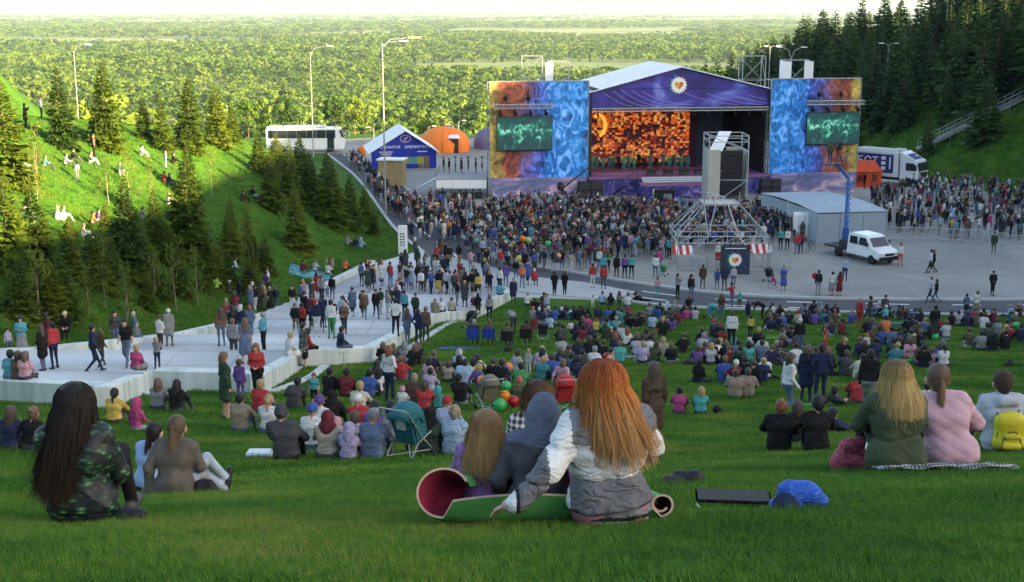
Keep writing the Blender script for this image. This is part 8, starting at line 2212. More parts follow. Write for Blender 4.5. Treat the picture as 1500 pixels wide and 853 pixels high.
# dark haired one in the leaf print jacket
def leafprint():
 m = bpy.data.materials.new('leaf_print'); m.use_nodes = True; t = NT(m); b = t.n['Principled BSDF']; b.inputs['Roughness'].default_value = .6
 tc = t.new('ShaderNodeTexCoord'); mp = t.new('ShaderNodeMapping'); mp.inputs['Scale'].default_value = (13, 24, 38); mp.inputs['Rotation'].default_value = (.3, .6, .2); t.link(tc.outputs['Object'], mp.inputs[0])
 v = t.new('ShaderNodeTexVoronoi'); v.inputs['Scale'].default_value = 1; t.link(mp.outputs[0], v.inputs['Vector'])
 r = t.new('ShaderNodeValToRGB'); ramp_set(r, [(0, (.33, .38, .15)), (.13, (.085, .21, .07)), (.34, (.015, .08, .034)), (.50, (.004, .016, .012)), (.7, (.004, .005, .008))]); t.link(v.outputs['Distance'], r.inputs[0])
 n = t.new('ShaderNodeTexNoise'); n.inputs['Scale'].default_value = 8; t.link(tc.outputs['Object'], n.inputs['Vector'])
 mr = t.new('ShaderNodeMapRange'); mr.inputs[1].default_value = .36; mr.inputs[2].default_value = .5; t.link(n.outputs[0], mr.inputs[0])
 mx = t.new('ShaderNodeMixRGB'); t.link(mr.outputs[0], mx.inputs[0]); mx.inputs[1].default_value = (.004, .006, .009, 1); t.link(r.outputs[0], mx.inputs[2]); t.link(mx.outputs[0], b.inputs['Base Color']); return m
J = sit('hug', 6, 0, .26, -.06); J.update(el=v3(-.22, .16, .32), wl=v3(-.08, .4, .25), er=v3(.22, .12, .30), wr=v3(.14, .32, .2))
w2, hh, LP_ = hero(123, 768, J, '', 'jacket', [leafprint()], mat('black_jeans', (.012, .012, .015), .85), long_hair(7, 3600, .56, (-.13, -.03), .22, m=DARKH, R0=.112), .97, 0, .010, .014, 1, 4, amp=.011)
tag(w2, 'person with very long dark hair in black and green leaf print jacket', 'person', 'people seated near the camera'); hh.scale = (1.06, 1.06, 1.05)
# the two ponytails behind
J = sit('hug', 2, .02, .26, .02)
w3, _, _ = hero(218, 722, J, '', 'shirt', [mat('pale_blue_shirt', (.27, .38, .60), .8, .1, 5, .4, 50)], mat('dark_jeans', (.03, .032, .045), .85), long_hair(8, 600, .22, (0, 0), .3, (.0, -.135, .02), DARKH), .97, 25, .015, .012, 1, 6)
tag(w3, 'person with dark ponytail in light blue shirt beside a grey brown cardigan', 'person', 'people seated near the camera')
CARD = mat('taupe_knit', (.115, .10, .085), .95, .18, 8, .7, 60, spec=.1)
J = sit('side', 3, .02, .26, .0); J.update(kr=v3(.20, .40, .33), ar=v3(.36, .52, .06), kl=v3(.14, .42, .16), al=v3(.36, .46, -.04), tr=v3(.2, .4, 1), tl=v3(.2, .4, 1))
w4, _, q4 = hero(257, 731, J, '', 'cardigan', [CARD], mat('pale_jeans', (.32, .38, .46), .85), long_hair(9, 600, .30, (.02, 0), .3, (.0, -.14, .04), ASHH), 1.0, 10, .015, .02, 1, 7, extra=[((-.06, -.03, .12), (-.34, .02, .02), .12, .07, .06), ((.02, -.06, .22), (-.14, -.03, .06), .12, .10, .06)], shoes=mat('black_boot', (.012, .012, .014), .5))
tag(w4, 'person with light brown ponytail in trailing grey brown cardigan and black boots', 'person', 'people seated near the camera')
# the three on the other side
OLIVE = mat('olive_parka', (.045, .060, .032), .85, .2, 5, .4, 40)
J = sit('hug', 5, .02, .26, .0)
w5, hh, _ = hero(1312, 690, J, '', 'parka', [OLIVE], mat('dark_jeans', (.03, .032, .045), .85), long_hair(10, 3000, .25, (.03, -.12), .62, m=BLONDH, R0=.112), 1.06, -4, .012, .026, 1, 5, extra=[((-.09, .0, .1), (.09, .0, .1), .155, .155, .06)], groove=(.30,), amp=.012)
tag(w5, 'person with wavy blond hair in dark olive parka on the checked blanket', 'person', 'people seated near the camera'); hh.scale = (1.08, 1.08, 1.08)
PINKQ = mat('pink_quilt', (.46, .29, .35), .75, .08, 5, .2, 40)
J = sit('hug', 1, .03, .26, -.16)
w6, _, _ = hero(1392, 686, J, '', 'jacket', [PINKQ], mat('black_jeans', (.012, .012, .015), .85), long_hair(11, 700, .22, (0, 0), .35, (.0, -.13, .05), ASHH), 1.05, 2, .012, .03, 1, 2, quilt=.012, extra=[((-.07, -.02, .14), (.07, -.02, .14), .15, .15, .06)], amp=.004, groove=(.06,))
tag(w6, 'person in dusty pink quilted jacket leaning on the blond companion', 'person', 'people seated near the camera')
J = sit('hug', 3, .0, .26, .0); J.update(el=v3(-.28, .10, .30), wl=v3(-.20, .3, .2))
HG = mat('light_grey_hoodie', (.36, .39, .45), .9, .12, 6, .5, 60)
w7, hh, p7 = hero(1466, 663, J, '', 'hoodie', [HG], mat('blue_jeans', (.05, .08, .19), .85), cropped(), 1.12, -4, .015, .025, 0, 3, extra=[((-.07, -.06, .60), (.07, -.06, .60), .065, .065, .04)], groove=(.13,))
tag(w7, 'person in light grey hoodie wearing a yellow backpack', 'person', 'people seated near the camera')
bp = thing('backpack', tuple(p7+v3(.0, -.20, .10)), 'yellow backpack with black piping worn by the grey hooded sitter', 'backpack')
YEL = mat('yellow_nylon', (.50, .44, .025), .55, .12, 6, .3, 40)
V, Q, _ = sdf_mesh([(v3(-.10, 0, .10), v3(.10, 0, .10), .085, .085, TOP, .05), (v3(-.09, 0, .36), v3(.09, 0, .36), .08, .08, TOP, .06), (v3(-.1, 0, .1), v3(-.09, 0, .36), .085, .08, TOP, .06), (v3(.1, 0, .1), v3(.09, 0, .36), .085, .08, TOP, .06), (v3(0, 0, .15), v3(0, 0, .38), .09, .09, TOP, .08)], .014, folds(3, .004))
link('main_pouch', mesh_np('main_pouch', V, quads=Q, mats=[YEL], smooth=True), bp)
V, Q, _ = sdf_mesh([(v3(-.07, -.085, .08), v3(.07, -.085, .08), .05, .05, TOP, .04), (v3(-.05, -.08, .20), v3(.05, -.08, .20), .05, .05, TOP, .05)], .012, folds(5, .003)); link('front_pocket', mesh_np('front_pocket', V, quads=Q, mats=[YEL], smooth=True), bp)
mb = MB(); mb.tube([(.115*math.cos(a), -.128+.03*abs(math.cos(a)), .05+.22*math.sin(a)) for a in np.linspace(0, 3.14, 16)], .006, 5); mb.tube([(.17*math.cos(a), -.05, .12+.31*math.sin(a)) for a in np.linspace(0, 3.14, 16)], .005, 5); mb.build('piping', BLACKP, bp)
mb = MB(); mb.box((0, 0, .015), (.30, .17, .04)); bevel(mb.build('base_panel', BLACKP, bp), .015)
for sg in (-1, 1):
 mb = MB(); mb.tube([(sg*.12, .08, .42), (sg*.15, .14, .46), (sg*.16, .24, .42), (sg*.19, .26, .25), (sg*.16, .10, .08)], .018, 6); mb.build('strap', mat('grey_strap', (.10, .11, .12), .8), bp)
NEAR = 'people seated near the camera'
rows(NEAR, [
 (1140, 663, 'H', 'black sweatshirt', BT, 's auburn', 'with a grey hood lining, one of two dark backs', dict(h=1.05, cell=.016, fem=0, bulk=.03)),
 (1196, 663, 'H', 'black t-shirt', BT, 's black', 'broad back close to the two hand in hand', dict(h=1.12, cell=.016)),
 (1168, 650, 'H', 'black cardigan', BT, 'm dark brown', 'squeezed between two dark backs', dict(h=.98, cell=.018)),
 (1232, 634, 'Y', 'navy sweater', 'navy trousers', 's black', 'propped behind the broad black back', dict(face=50, cell=.02)),
 (1437, 634, 'H', 'grey fleece jacket', DT, 's grey', 'curly head beside the grey hoodie', dict(h=.95, cell=.02)),
 (1405, 628, 'H', 'blue floral shirt', DT, 's dark brown', 'just over the pink quilted shoulder', dict(h=.95, cell=.02)),
 (1356, 604, 'H', 'white top', DT, 's black', 'just above the leaning heads', dict(h=.9)),
])
# ---------------------------------------------------------------- things lying and standing about
def at(px, py, lift=0.0): return tuple(on(px, py)+v3(0, 0, lift))
# the rolled mat under the family
def roll_mat():
 a = on(645, 774); b = on(978, 777); b[1] = a[1]+.02; L = float(np.linalg.norm((b-a)[:2])); ang = math.atan2(b[1]-a[1], b[0]-a[0]); o = np.array(a)
 t = thing('picnic_mat', o, 'foam mat green outside and wine red inside, curled at both ends under the family', 'mat', FAM, ang)
 S = []
 r1 = .135
 for th in np.linspace(25, 270, 26): S.append((.02+r1*math.cos(R(th)), r1+r1*math.sin(R(th)), 0))
 for k in range(1, 22): S.append((.02+(L-.02)*k/22, .0, 1))
 r2 = .066
 for th in np.linspace(-90, 330, 30): S.append((L+r2*(1-.0012*(th+90))*math.cos(R(th)), r2+r2*(1-.0012*(th+90))*math.sin(R(th)), 0))
 S = np.array(S); T = np.gradient(S[:, :2], axis=0); T /= np.linalg.norm(T, axis=1, keepdims=True); N = np.stack([-T[:, 1], T[:, 0]], 1)
 W = .66; VS = [0, .008, .02, .04, .07, .12, .25, .45, .7, 1]; nv = len(VS); ca, sa_ = math.cos(ang), math.sin(ang)
 def P(i, v, side):
  sk = v*W*.34*max(0, 1-S[i, 0]/.25) if i < 27 else 0
  x, z = S[i, 0]+N[i, 0]*side, S[i, 1]+N[i, 1]*side; y = W*v-.10*(1 if S[i, 2] else .6)
  x += sk; z -= sk*.30*min(1, z/.2)
  wx, wy = o[0]+x*ca-y*sa_, o[1]+x*sa_+y*ca; cl = min(max(x, 0), L)
  g0 = float(terrain(wx, wy))-o[2]
  up = (.035+.115*max(0, math.sin(math.pi*min(1, .22+max(0, cl/L)*.74)))**.9)*max(0, 1-v/.13)**1.5*(1 if S[i, 2] else .25)+.025
  return (x, y, g0+z+.012+up)
 for nm, side, m in (('mat_inside', .006, mat('wine_red_foam', (.22, .018, .055), .7, .1, 9, .2, 60)), ('mat_outside', -.006, mat('green_foam', (.10, .34, .09), .7, .1, 9, .2, 60))):
  V = [P(i, VS[v], side) for i in range(len(S)) for v in range(nv)]
  q = [(i*nv+v, (i+1)*nv+v, (i+1)*nv+v+1, i*nv+v+1) for i in range(len(S)-1) for v in range(nv-1)]
  link(nm, mesh_np(nm, V, quads=q, mats=[m], smooth=True), t)
 V = []; q = []
 for v in (0, 1):
  for i in range(len(S)): V += [P(i, v, .0062), P(i, v, -.0062)]
  o_ = v*2*len(S); q += [(o_+2*i, o_+2*i+1, o_+2*i+3, o_+2*i+2) for i in range(len(S)-1)]
 link('mat_edge', mesh_np('mat_edge', V, quads=q, mats=[mat('pale_foam_edge', (.55, .42, .34), .7, .1)]), t)
roll_mat()
def lump(name, px, py, prims, m, label, cat, cell=.014, amp=.006, rz=0, seed=1, group=None):
 V, Q, _ = sdf_mesh([(v3(*a), v3(*b), ra, rb, TOP, k) for a, b, ra, rb, k in prims], cell, folds(seed, amp)); V = relax(V, Q, 1)
 o = link(name, mesh_np(name, V, quads=Q, mats=[m], smooth=True)); o.location = at(px, py); o.rotation_euler = (0, 0, rz); return tag(o, label, cat, group)
BLKC = mat('black_nylon', (.012, .012, .014), .6, .2, 6, .4, 40)
lump('jacket', 1002, 712, [((-.13, 0, .03), (.13, .04, .03), .05, .045, .03), ((-.05, .08, .05), (.1, .05, .06), .05, .05, .03), ((.1, 0, .02), (.2, -.05, .02), .035, .02, .02)], BLKC, 'crumpled black jacket lying on the grass past the mat', 'jacket', .012, .009)
t = thing('folded_board', at(1075, 752, .035), 'flat black folded board lying on the grass beside the mat', 'board', None, -.10)
mb = MB(); mb.box((0, .1, .03), (.44, .20, .022)); bevel(mb.build('cover', BLKC, t), .012); mb = MB(); mb.tube([(-.22, -.02, .02), (-.16, -.14, .01), (-.05, -.20, .012), (.08, -.17, .01)], .006, 5); mb.build('cord', mat('pale_cord', (.5, .5, .48), .8), t)
BLUN = mat('blue_nylon', (.018, .085, .42), .5, .15, 7, .4, 40, crease=.5)
bh = lump('sun_hat', 1166, 752, [((-.02, .05, .10), (.06, .04, .11), .085, .075, .04), ((-.13, -.03, .02), (.10, -.04, .02), .022, .022, .02), ((.1, .02, .10), (.15, .03, .06), .05, .04, .03), ((-.1, .03, .03), (-.02, .0, .05), .05, .05, .03)], BLUN, 'bright blue sun hat with a dark inside lying on the grass', 'hat', .010, .006)
mb = MB(); mb.lathe([(.075, 0), (.08, .01), (.02, .05)], (0, 0, 0), 14); o = mb.build('lining', mat('navy_lining', (.012, .02, .06), .8), bh); o.location = (-.07, -.045, .06); o.rotation_euler = (R(75), 0, R(-30))
lump('handbag', 192, 768, [((-.04, 0, .05), (.05, 0, .05), .05, .05, .02)], BLKC, 'small black handbag at the side of the leaf print jacket', 'bag', .012, .004)
lump('handbag', 301, 728, [((-.06, 0, .08), (.06, 0, .08), .075, .07, .03), ((-.05, 0, .14), (.05, 0, .15), .05, .05, .03)], BLKC, 'black shoulder bag by the black boots', 'bag', .014, .005)
REDP = galaxy_mat('red_patterned_fabric', [(.3, (.05, .008, .02)), (.48, (.22, .02, .05)), (.58, (.45, .08, .12)), (.66, (.05, .03, .07))], (4, 4, 4), 1)
lump('tote_bag', 1247, 690, [((-.09, 0, .09), (.09, 0, .09), .10, .10, .04), ((-.05, 0, .22), (.06, .02, .25), .075, .06, .05), ((-.12, -.02, .05), (.12, -.02, .05), .06, .06, .03)], REDP, 'red and plum patterned tote bag beside the olive parka', 'bag', .013, .008)
lump('paper_bag', 1272, 668, [((0, 0, .10), (.03, 0, .22), .07, .05, .02)], mat('white_paper', (.68, .70, .72), .8, .05), 'white paper bag behind the red patterned tote', 'bag', .014, .005)
lump('camera_bag', 1050, 607, [((0, 0, .12), (0, 0, .16), .11, .10, .03)], BLKC, 'black camera bag beside the turquoise shirt', 'bag', .02, .004)
for px, py, lab in ((818, 480, 'black rucksack lying by the light blue shirt below the guards'), (1478, 538, 'small dark bag alone on the lawn at the photo edge'), (1008, 536, 'black shoe bag at the feet of the purple jacket'), (744, 516, 'black bag under the black folding chairs')):
 lump('rucksack', px, py, [((-.1, 0, .1), (.1, .02, .12), .11, .10, .04), ((0, 0, .2), (.04, .02, .24), .09, .07, .04)], BLKC, lab, 'bag', .025, .006)
def ground_cloth(px, py, w, d, m, label, rz=0.0, cat='blanket', name='blanket', n=10):
 c = on(px, py); V = []; ca, sa_ = math.cos(rz), math.sin(rz)
 for i in range(n+1):
  for k in range(n+1):
   x, y = (i/n-.5)*w*(1+.06*math.sin(k*1.9)), (k/n-.5)*d*(1+.08*math.sin(i*2.3)); X, Y = c[0]+x*ca-y*sa_, c[1]+x*sa_+y*ca
   V.append((X-c[0], Y-c[1], surf(X, Y)-c[2]+(.055 if c[1] < 14 else .03)+.018*math.sin(i*1.7+k*2.2)))
 o = link(name, mesh_np(name, V, quads=[(i*(n+1)+k, (i+1)*(n+1)+k, (i+1)*(n+1)+k+1, i*(n+1)+k+1) for i in range(n) for k in range(n)], mats=[m], smooth=True)); o.location = c
 o.modifiers.new('thick', 'SOLIDIFY').thickness = .015; return tag(o, label, cat)
CHK = pat_mat('checked_blanket', (.02, .025, .035), (.45, .47, .48), 'plaid', 10)
ground_cloth(1375, 690, 1.15, .5, CHK, 'dark and white checked blanket under the olive and pink sitters')
for px, py, w, d, c, lab in ((672, 511, 1.7, 1.0, (.02, .07, .45), 'bright blue ground sheet beside the blue folding chairs'), (455, 402, 3.0, 2.4, (.10, .32, .42), 'pale blue ground sheet on the bank above the steps'),
  (565, 606, 1.2, .7, (.04, .40, .16), 'bright green mat in the middle of the families'), (470, 632, 1.7, .9, (.015, .10, .05), 'dark green sheet beside the red cardigan'), (935, 522, 2.8, 1.1, (.33, .42, .50), 'pale blue striped blanket under four sitters'),
  (855, 519, 2.6, 1.0, (.30, .30, .32), 'grey blanket under the small sailor shirt'), (893, 494, 1.5, .8, (.52, .12, .10), 'coral blanket beside the teal floral jacket'), (1178, 594, .9, .5, (.12, .45, .42), 'turquoise seat mat behind the navy pair'),
  (1388, 498, 1.0, .6, (.08, .36, .52), 'cyan cloth by the grey plaid shirt'), (1127, 496, 1.6, .6, (.05, .45, .14), 'bright green strip mat with a white bag on it'), (1240, 634, .8, .5, (.15, .38, .55), 'light blue cloth beside the reclining navy sweater'), (1300, 474, 2.8, 1.2, (.06, .18, .42), 'blue picnic sheet under the group by the road')):
 ground_cloth(px, py, w, d, mat('cloth_sheet_%d' % px, c, .75, .12, 3, .2, 20), lab, .1)
mb = MB(); mb.box((0, 0, .07), (.42, .3, .14)); o = bevel(mb.build('food_box', mat('white_paper', (.68, .70, .72), .8, .05)), .02); o.location = at(380, 672); tag(o, 'white food box on the grass beside the dark grey hoodie', 'box')
# balloons
def balloon(px, py, c, label, r=.15, base=None, rib=True):
 y = on(px, base or py+10)[1]; p = PY(px, py, y); z = float(surf(p[0], y)); t = thing('balloon', tuple(p), label, 'balloon', 'balloons among the people')
 mb = MB(); mb.lathe([(.12*r, -1.12*r), (.45*r, -.95*r), (.86*r, -.5*r), (1.0*r, 0), (.93*r, .42*r), (.62*r, .80*r), (.05*r, r)], (0, 0, 0), 16); mb.bar((0, 0, -1.1*r), (0, 0, -1.25*r), r*.05, 6, r*.16)
 mb.build('balloon_skin', mat('balloon_%.2f_%.2f' % c[:2], c, .25, .06, 3, trans=.25, spec=.5), t, True)
 if rib:
  L = max(.25, p[2]-z); mb = MB(); mb.tube([(0, 0, -1.2*r), (.03, .01, -1.2*r-L*.4), (0, .04, -L)], .004, 4); mb.build('ribbon', mat('white_ribbon', (.6, .6, .6), .6), t)
ORB, GRB, RDB = (.75, .22, .01), (.05, .42, .12), (.45, .01, .02)
for a in ((744, 538, ORB, 'single orange balloon floating clear above the grass', .17, 560), (707, 558, ORB, 'orange balloon tied to the khaki pushchair', .15, 600), (741, 566, GRB, 'green balloon topping the bunch by the knitted pink hat', .15, 600), (739, 580, ORB, 'orange balloon in the middle of the bunch', .15, 604),
  (732, 593, GRB, 'biggest green balloon lowest in the bunch', .18, 606), (752, 588, RDB, 'dark red balloon tucked in the bunch', .15, 604), (890, 523, RDB, 'red balloon beside the turquoise hoodie', .19, 532), (1370, 494, GRB, 'green balloon on the lawn next to the black sweatshirt', .17, 500), (1489, 477, GRB, 'green balloon in the group at the photo edge', .18, 500),
  (898, 488, ORB, 'low orange balloon by the coral blanket', .16, 494), (803, 357, GRB, 'green balloon over the back of the standing crowd', .24, 385), (774, 352, (.40, .60, .20), 'pale lime balloon over the back of the standing crowd', .24, 384), (766, 350, ORB, 'pale orange balloon beside the lime one', .24, 384), (760, 378, (.55, .48, .05), 'yellow balloon by the orange jacket', .2, 405),
  (664, 332, GRB, 'green balloon among the road crowd', .24, 352), (659, 330, ORB, 'orange balloon among the road crowd', .24, 352), (1194, 404, RDB, 'red balloon held by the family on the square', .22, 430), (818, 375, (.7, .38, .2), 'peach balloon near the two guards', .22, 400)): balloon(*a)
lump('balloon_animal', 1330, 534, [((-.1, 0, .12), (.08, 0, .15), .07, .07, .01), ((.08, 0, .15), (.1, 0, .26), .06, .05, .01), ((-.1, 0, .12), (-.2, 0, .05), .05, .04, .01)], mat('balloon_%.2f_%.2f' % GRB[:2], GRB, .25), 'green twisted balloon animal beside the coral blouse', 'balloon', .02, 0)
# pushchairs
def pushchair(px, py, c, label, face=0.0, s=1.0, big=False):
 t = thing('pushchair', at(px, py), label, 'pushchair', 'pushchairs among the people', R(face)); t.scale = (s, s, s); m = mat('pushchair_%.3f_%.3f' % (c[0], c[2]), c, .7, .15, 5, .4, 40, crease=.5)
 mb = MB(); n = 9; vs = []
 for i in range(n):
  a = R(5+150*i/(n-1))
  for k in range(7): b_ = R(-80+160*k/6); c_ = .36*math.cos(b_)**.6; vs.append((.25*math.sin(b_), -.10+c_*math.cos(a), .66+c_*math.sin(a)*1.05))
 mb.add(vs, [(i*7+k, i*7+k+1, (i+1)*7+k+1, (i+1)*7+k) for i in range(n-1) for k in range(6)]); o = mb.build('canopy', m, t, True); o.modifiers.new('thick', 'SOLIDIFY').thickness = .012
 mb = MB(); mb.plate([(-.2, -.28, .92), (.2, -.28, .92), (.18, -.08, .34), (-.18, -.08, .34)], .05); mb.plate([(-.18, -.08, .34), (.18, -.08, .34), (.18, .30, .40), (-.18, .30, .40)], .05); mb.plate([(-.21, -.26, .9), (-.19, -.05, .36), (-.2, .22, .5), (-.23, .1, .8)], .03); mb.plate([(.21, -.26, .9), (.19, -.05, .36), (.2, .22, .5), (.23, .1, .8)], .03); mb.build('seat', m, t)
 if big: mb = MB(); mb.plate([(-.09, -.29, .82), (.09, -.29, .82), (.085, -.225, .60), (-.085, -.225, .60)], .03); mb.build('rear_pocket', mat('pale_grey_patch', (.42, .43, .45), .7), t)
 mb = MB()
 for sg in (-.24, .24): mb.tube([(sg, -.52, 1.02), (sg, -.40, .95), (sg, .05, .40), (sg, .38, .10)], .014, 6); mb.tube([(sg, .30, .45), (sg, -.10, .36), (sg, -.36, .10)], .013, 6)
 mb.bar((-.24, -.52, 1.02), (.24, -.52, 1.02), .017, 6); mb.bar((-.24, -.36, .10), (.24, -.36, .10), .011, 5); mb.bar((-.24, .36, .12), (.24, -.34, .14), .010, 5); mb.bar((.24, .36, .12), (-.24, -.34, .14), .010, 5); mb.build('frame', mat('grey_tube', (.35, .36, .37), .4, .1, metal=.5), t)
 for x in (-.25, .25):
  for y in (-.36, .38): mb = MB(); mb.lathe([(.05, -.02), (.085, -.018), (.09, 0), (.085, .018), (.05, .02)], (0, 0, 0), 14); o = mb.build('wheel', RUB, t, True); o.location = (x, y, .09); o.rotation_euler = (0, R(90), 0)
pushchair(600, 674, (.015, .115, .145), 'teal pushchair with pale rear pocket in the front row', -28, 1.0, True)
pushchair(826, 604, (.42, .02, .025), 'pushchair with a red canopy near the red haired one', 10); pushchair(716, 604, (.16, .14, .10), 'khaki pushchair with orange balloon tied on', 20); pushchair(1335, 482, (.02, .03, .075), 'navy pushchair by the road picnic', 0); pushchair(1042, 468, (.06, .30, .32), 'pushchair with turquoise canopy at the road edge', 30)
pushchair(795, 500, (.03, .032, .04), 'dark pushchair with a pale cover at the folding chairs', 0); pushchair(690, 482, (.014, .014, .016), 'black pushchair between the blue folding chairs and the wall', 60); pushchair(972, 404, (.05, .24, .08), 'little green and red pushchair under the striped awning', -30, .85); pushchair(1126, 412, (.02, .02, .02), 'black pushchair by the pink cyclist', -40)
# folding chairs
def folding_chair(px, py, c, label):
 t = thing('folding_chair', at(px, py), label, 'chair', 'folding chairs on the lawn', R(rng.uniform(-8, 8))); m = mat('chair_cloth_%.3f' % c[2], c, .7, .12, 5, .3, 40)
 mb = MB(); mb.plate([(-.26, -.26, .88), (.26, -.26, .88), (.25, -.16, .42), (-.25, -.16, .42)], .025); mb.build('backrest', m, t); mb = MB(); mb.plate([(-.25, -.16, .42), (.25, -.16, .42), (.25, .28, .40), (-.25, .28, .40)], .025); mb.build('seat', m, t)
 for sg in (-.28, .28):
  mb = MB(); mb.bar((sg, -.27, .9), (sg, -.14, .4), .014, 5); mb.bar((sg, -.2, 0), (-sg*.0+sg, .26, .4), .013, 5); mb.bar((sg, .26, 0), (sg, -.16, .4), .013, 5); mb.box((sg, .03, .63), (.05, .42, .03)); mb.build('side_frame', DSTEEL, t)
for px, py, c, l in ((693, 508, (.02, .05, .32), 'blue folding chair with its back to us next to the blue sheet'), (716, 508, (.02, .05, .32), 'second blue folding chair between blue and black chairs'), (742, 512, (.014, .014, .016), 'black folding chair with pale round badges next to a blue one'), (770, 508, (.014, .014, .016), 'black folding chair at the pushchair end of the row')):
 folding_chair(px, py, c, l); p = on(px, py)
 person(0, 0, 'Wl', {693: 'navy jacket', 716: 'dark grey jacket', 742: 'olive jacket', 770: 'dark brown jacket'}[px], DT, 's '+{693: 'grey', 716: 'brown', 742: 'dark brown', 770: 'black'}[px], 'in '+('the ' if px < 700 else '')+l.split(' with')[0].split(' between')[0].split(' at')[0], pos=(p[0]+.01, p[1]+.02, p[2]+.36), face=8, group='people in folding chairs')
# kick scooter, bicycles
t = thing('kick_scooter', at(505, 556), 'kick scooter standing upright on the grass by the wall', 'scooter', None, .3)
mb = MB(); mb.bar((0, 0, .1), (-.03, -.06, .95), .016, 6); mb.bar((-.22, -.03, .97), (.17, -.09, .93), .015, 6); mb.build('steering_bar', STEEL, t); mb = MB(); mb.box((0, -.28, .08), (.12, .5, .03)); mb.build('deck', DSTEEL, t)
for y in (.05, -.55): mb = MB(); mb.lathe([(.03, -.015), (.07, -.012), (.07, .012), (.03, .015)], (0, 0, 0), 12); o = mb.build('wheel', RUB, t); o.location = (0, y, .07); o.rotation_euler = (0, R(90), 0)
def bicycle(px, py, rot, m, label, s=1.0):
 t = thing('bicycle', at(px, py), label, 'bicycle'); t.rotation_euler = rot; t.scale = (s, s, s)
 for x in (-.5, .5):
  mb = MB(); mb.tube([(x+.32*math.cos(a), 0, .33+.32*math.sin(a)) for a in np.linspace(0, 6.283, 21)], .018, 5); o = mb.build('wheel', RUB, t)
  mb = MB(); [mb.bar((x, 0, .33), (x+.3*math.cos(a), 0, .33+.3*math.sin(a)), .004, 4) for a in np.linspace(0, 5.6, 9)]; mb.build('spokes', STEEL, o)
 mb = MB()
 for a, b in (((-.5, 0, .33), (-.12, 0, .33)), ((-.5, 0, .33), (-.2, 0, .72)), ((-.2, 0, .72), (-.12, 0, .33)), ((-.12, 0, .33), (.36, 0, .72)), ((-.2, 0, .70), (.36, 0, .76)), ((.34, 0, .85), (.5, 0, .33))): mb.bar(a, b, .018, 6)
 mb.build('frame', m, t); mb = MB(); mb.tube([(.30, -.25, .92), (.34, 0, .88), (.30, .25, .92)], .014, 5); mb.build('handlebar', DSTEEL, t); mb = MB(); mb.box((-.24, 0, .80), (.24, .12, .05)); mb.build('saddle', BLACKP, t)
BKB = mat('bike_black', (.02, .02, .025), .4)
bicycle(1283, 494, (R(84), 0, .2), BKB, 'black bicycle lying flat on the grass beside the orange hoodie'); bicycle(1412, 510, (R(84), 0, -.1), BKB, 'black bicycle lying flat beside the paired grey hoodie'); bicycle(1187, 370, (0, 0, .9), DSTEEL, 'bicycle leaning by the corner of the grey tent')
bicycle(1133, 422, (0, 0, .6), mat('bike_pink', (.5, .08, .25), .4), 'small pink bicycle ridden across the square', .62)
person(0, 0, 'Wl', 'magenta jacket', 'magenta trousers', 's dark brown', 'riding the small pink bicycle', pos=tuple(on(1133, 422)+v3(-.1, -.05, .42)), face=60, h=.6, group='people out on the open square', label='child in magenta riding a small pink bicycle across the square')
# ---------------------------------------------------------------- the lawn's blades
def blade_tuft(seed, n, hgt, spread, wid):
 r = np.random.default_rng(seed); V, Q = [], []
 for i in range(n):
  a = r.uniform(0, 6.283); p = r.normal(0, spread, 2); h = hgt*r.uniform(.55, 1.25); l = h*r.uniform(.15, .75); w = wid*r.uniform(.7, 1.3)
  d = np.array([math.cos(a), math.sin(a)]); s = np.array([-d[1], d[0]]); b = len(V)
  for t in (0, .5, 1.0):
   c = p+d*l*t**1.8; ww = w*(1-t*.85)
   V += [(c[0]-s[0]*ww, c[1]-s[1]*ww, h*t*(1-.15*t)-.01), (c[0]+s[0]*ww, c[1]+s[1]*ww, h*t*(1-.15*t)-.01)]
  Q += [(b, b+1, b+3, b+2), (b+2, b+3, b+5, b+4)]
 return mesh_np('grass_tuft', V, quads=Q, mats=[GRASSM])
def grassmat():
 m = bpy.data.materials.new('grass_blade'); m.use_nodes = True; t = NT(m); b = t.n['Principled BSDF']
 g = t.new('ShaderNodeNewGeometry'); n1 = t.new('ShaderNodeTexNoise'); n1.inputs['Scale'].default_value = .55; n1.inputs['Detail'].default_value = 6; t.link(g.outputs['Position'], n1.inputs['Vector'])
 n2 = t.new('ShaderNodeTexNoise'); n2.inputs['Scale'].default_value = 23.0; n2.inputs['Detail'].default_value = 2; t.link(g.outputs['Position'], n2.inputs['Vector'])
 a = t.new('ShaderNodeMath', operation='MULTIPLY_ADD'); a.inputs[1].default_value = .6; ml = t.new('ShaderNodeMath', operation='MULTIPLY'); ml.inputs[1].default_value = .5
 t.link(n2.outputs[0], ml.inputs[0]); t.link(n1.outputs[0], a.inputs[0]); t.link(ml.outputs[0], a.inputs[2])
 r = t.new('ShaderNodeValToRGB'); ramp_set(r, [(.34, (.014, .062, .006)), (.50, (.044, .140, .009)), (.60, (.095, .205, .014)), (.70, (.22, .24, .05))]); t.link(a.outputs[0], r.inputs[0]); t.link(r.outputs[0], b.inputs['Base Color'])
 b.inputs['Roughness'].default_value = .5; b.inputs['Specular IOR Level'].default_value = .25
 tr = t.new('ShaderNodeBsdfTranslucent'); t.link(r.outputs[0], tr.inputs[0]); mx = t.new('ShaderNodeMixShader'); mx.inputs[0].default_value = .35
 t.link(b.outputs[0], mx.inputs[1]); t.link(tr.outputs[0], mx.inputs[2]); t.link(mx.outputs[0], t.n['Material Output'].inputs[0]); return m
GRASSM = grassmat()
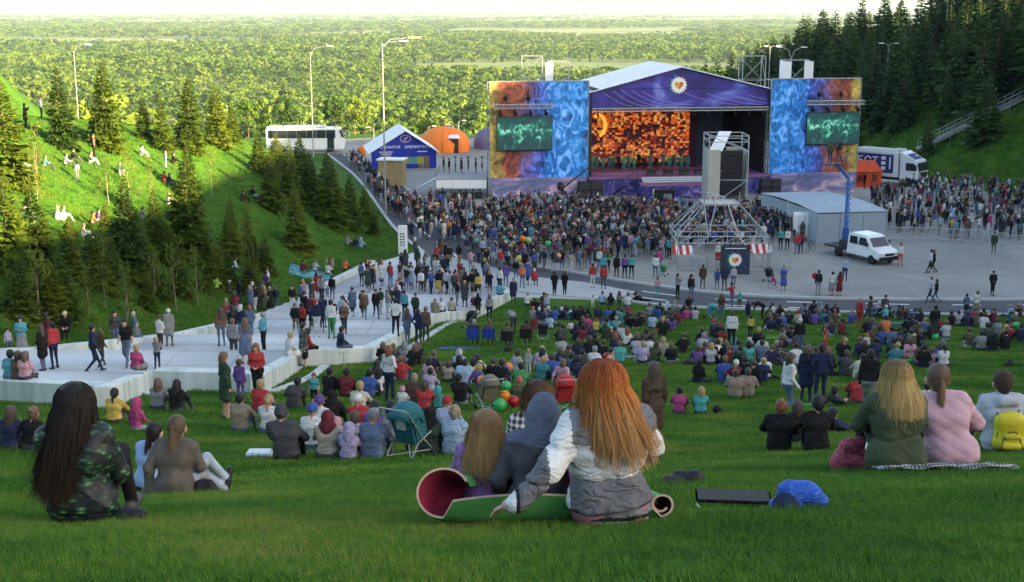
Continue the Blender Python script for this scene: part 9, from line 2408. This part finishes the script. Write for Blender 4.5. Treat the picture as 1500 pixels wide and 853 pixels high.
def lawn():
 r = np.random.default_rng(3); P, S, I = [], [], []
 def band(y0, y1, dens, s0, s1, kinds, x0=-.46, x1=.46, pad=1.5, keep=None):
  area = (x1-x0)*(y1*y1-y0*y0)/2+pad*2*(y1-y0); n = int(area*dens)
  y = np.sqrt(r.uniform(y0*y0, y1*y1, n)); x = r.uniform(0, 1, n)*((x1-x0)*y+2*pad)+x0*y-pad
  k = ~in_poly(x, y, RAMP_P) & ~in_poly(x, y, PLZ) & ~in_poly(x, y, RD) & ~in_poly(x, y, [tuple(q) for q in ap])
  if keep is not None: k &= keep(x, y)
  x, y = x[k], y[k]; z = terrain(x, y); P.append(np.stack([x, y, z], 1)); s = r.uniform(s0, s1, len(x))*(.55+.45*(np.sin(x*1.7+y*.9)*np.sin(y*1.3-x*.6)*.5+.5)+.4*(np.sin(x*7.1+2*np.sin(y*3.3))*np.sin(y*8.3+x*2.9)*.5+.5)); S.append(s); I.append(r.choice(kinds, len(x)))
 band(3.0, 8.5, 1500, .75, 1.15, [0, 1, 2], pad=4); band(8.5, 15, 700, .8, 1.2, [0, 1, 2], pad=4.5); band(15, 28, 190, .9, 1.3, [3, 4], pad=4.5); band(28, 50, 55, 1.1, 1.6, [3, 4]); band(50, 82, 16, 1.6, 2.4, [3, 4])
 band(48, 130, 9, 1.8, 3.2, [3, 4], -.47, -.05, keep=lambda x, y: x < -9); band(120, 230, 4, 4.5, 9, [3, 4], .2, .47, keep=lambda x, y: x > _toe_r(y)+1)
 P = np.concatenate(P); S = np.concatenate(S); I = np.concatenate(I); rot = np.zeros_like(P); rot[:, 2] = r.uniform(0, 6.28, len(P)); rot[:, 0] = r.normal(0, .08, len(P))
 protos = [blade_tuft(s, n, h, sp, w) for s, n, h, sp, w in ((1, 14, .052, .022, .0026), (2, 19, .042, .030, .0028), (3, 10, .066, .018, .0023), (4, 26, .065, .060, .0042), (5, 32, .052, .075, .0046))]
 scatter('grass', P, rot, S, I, protos, label='short fresh green lawn grass of the seating slope')
lawn()
# ---------------------------------------------------------------- air
def haze():
 mb = MB(); z0, z1 = -61.5, 42.0
 mb.box((0, 23900, (z0+z1)/2), (48600, 48900, z1-z0))
 m = bpy.data.materials.new('air'); m.use_nodes = True; t = NT(m)
 t.n.remove(t.n['Principled BSDF']); v = t.new('ShaderNodeVolumePrincipled')
 v.inputs['Color'].default_value = (.62, .82, 1.0, 1); v.inputs['Density'].default_value = .00005; v.inputs['Anisotropy'].default_value = .0
 t.link(v.outputs[0], t.n['Material Output'].inputs['Volume'])
 o = mb.build('haze', m); tag(o, 'pale summer haze over the plain', kind='stuff')
haze()
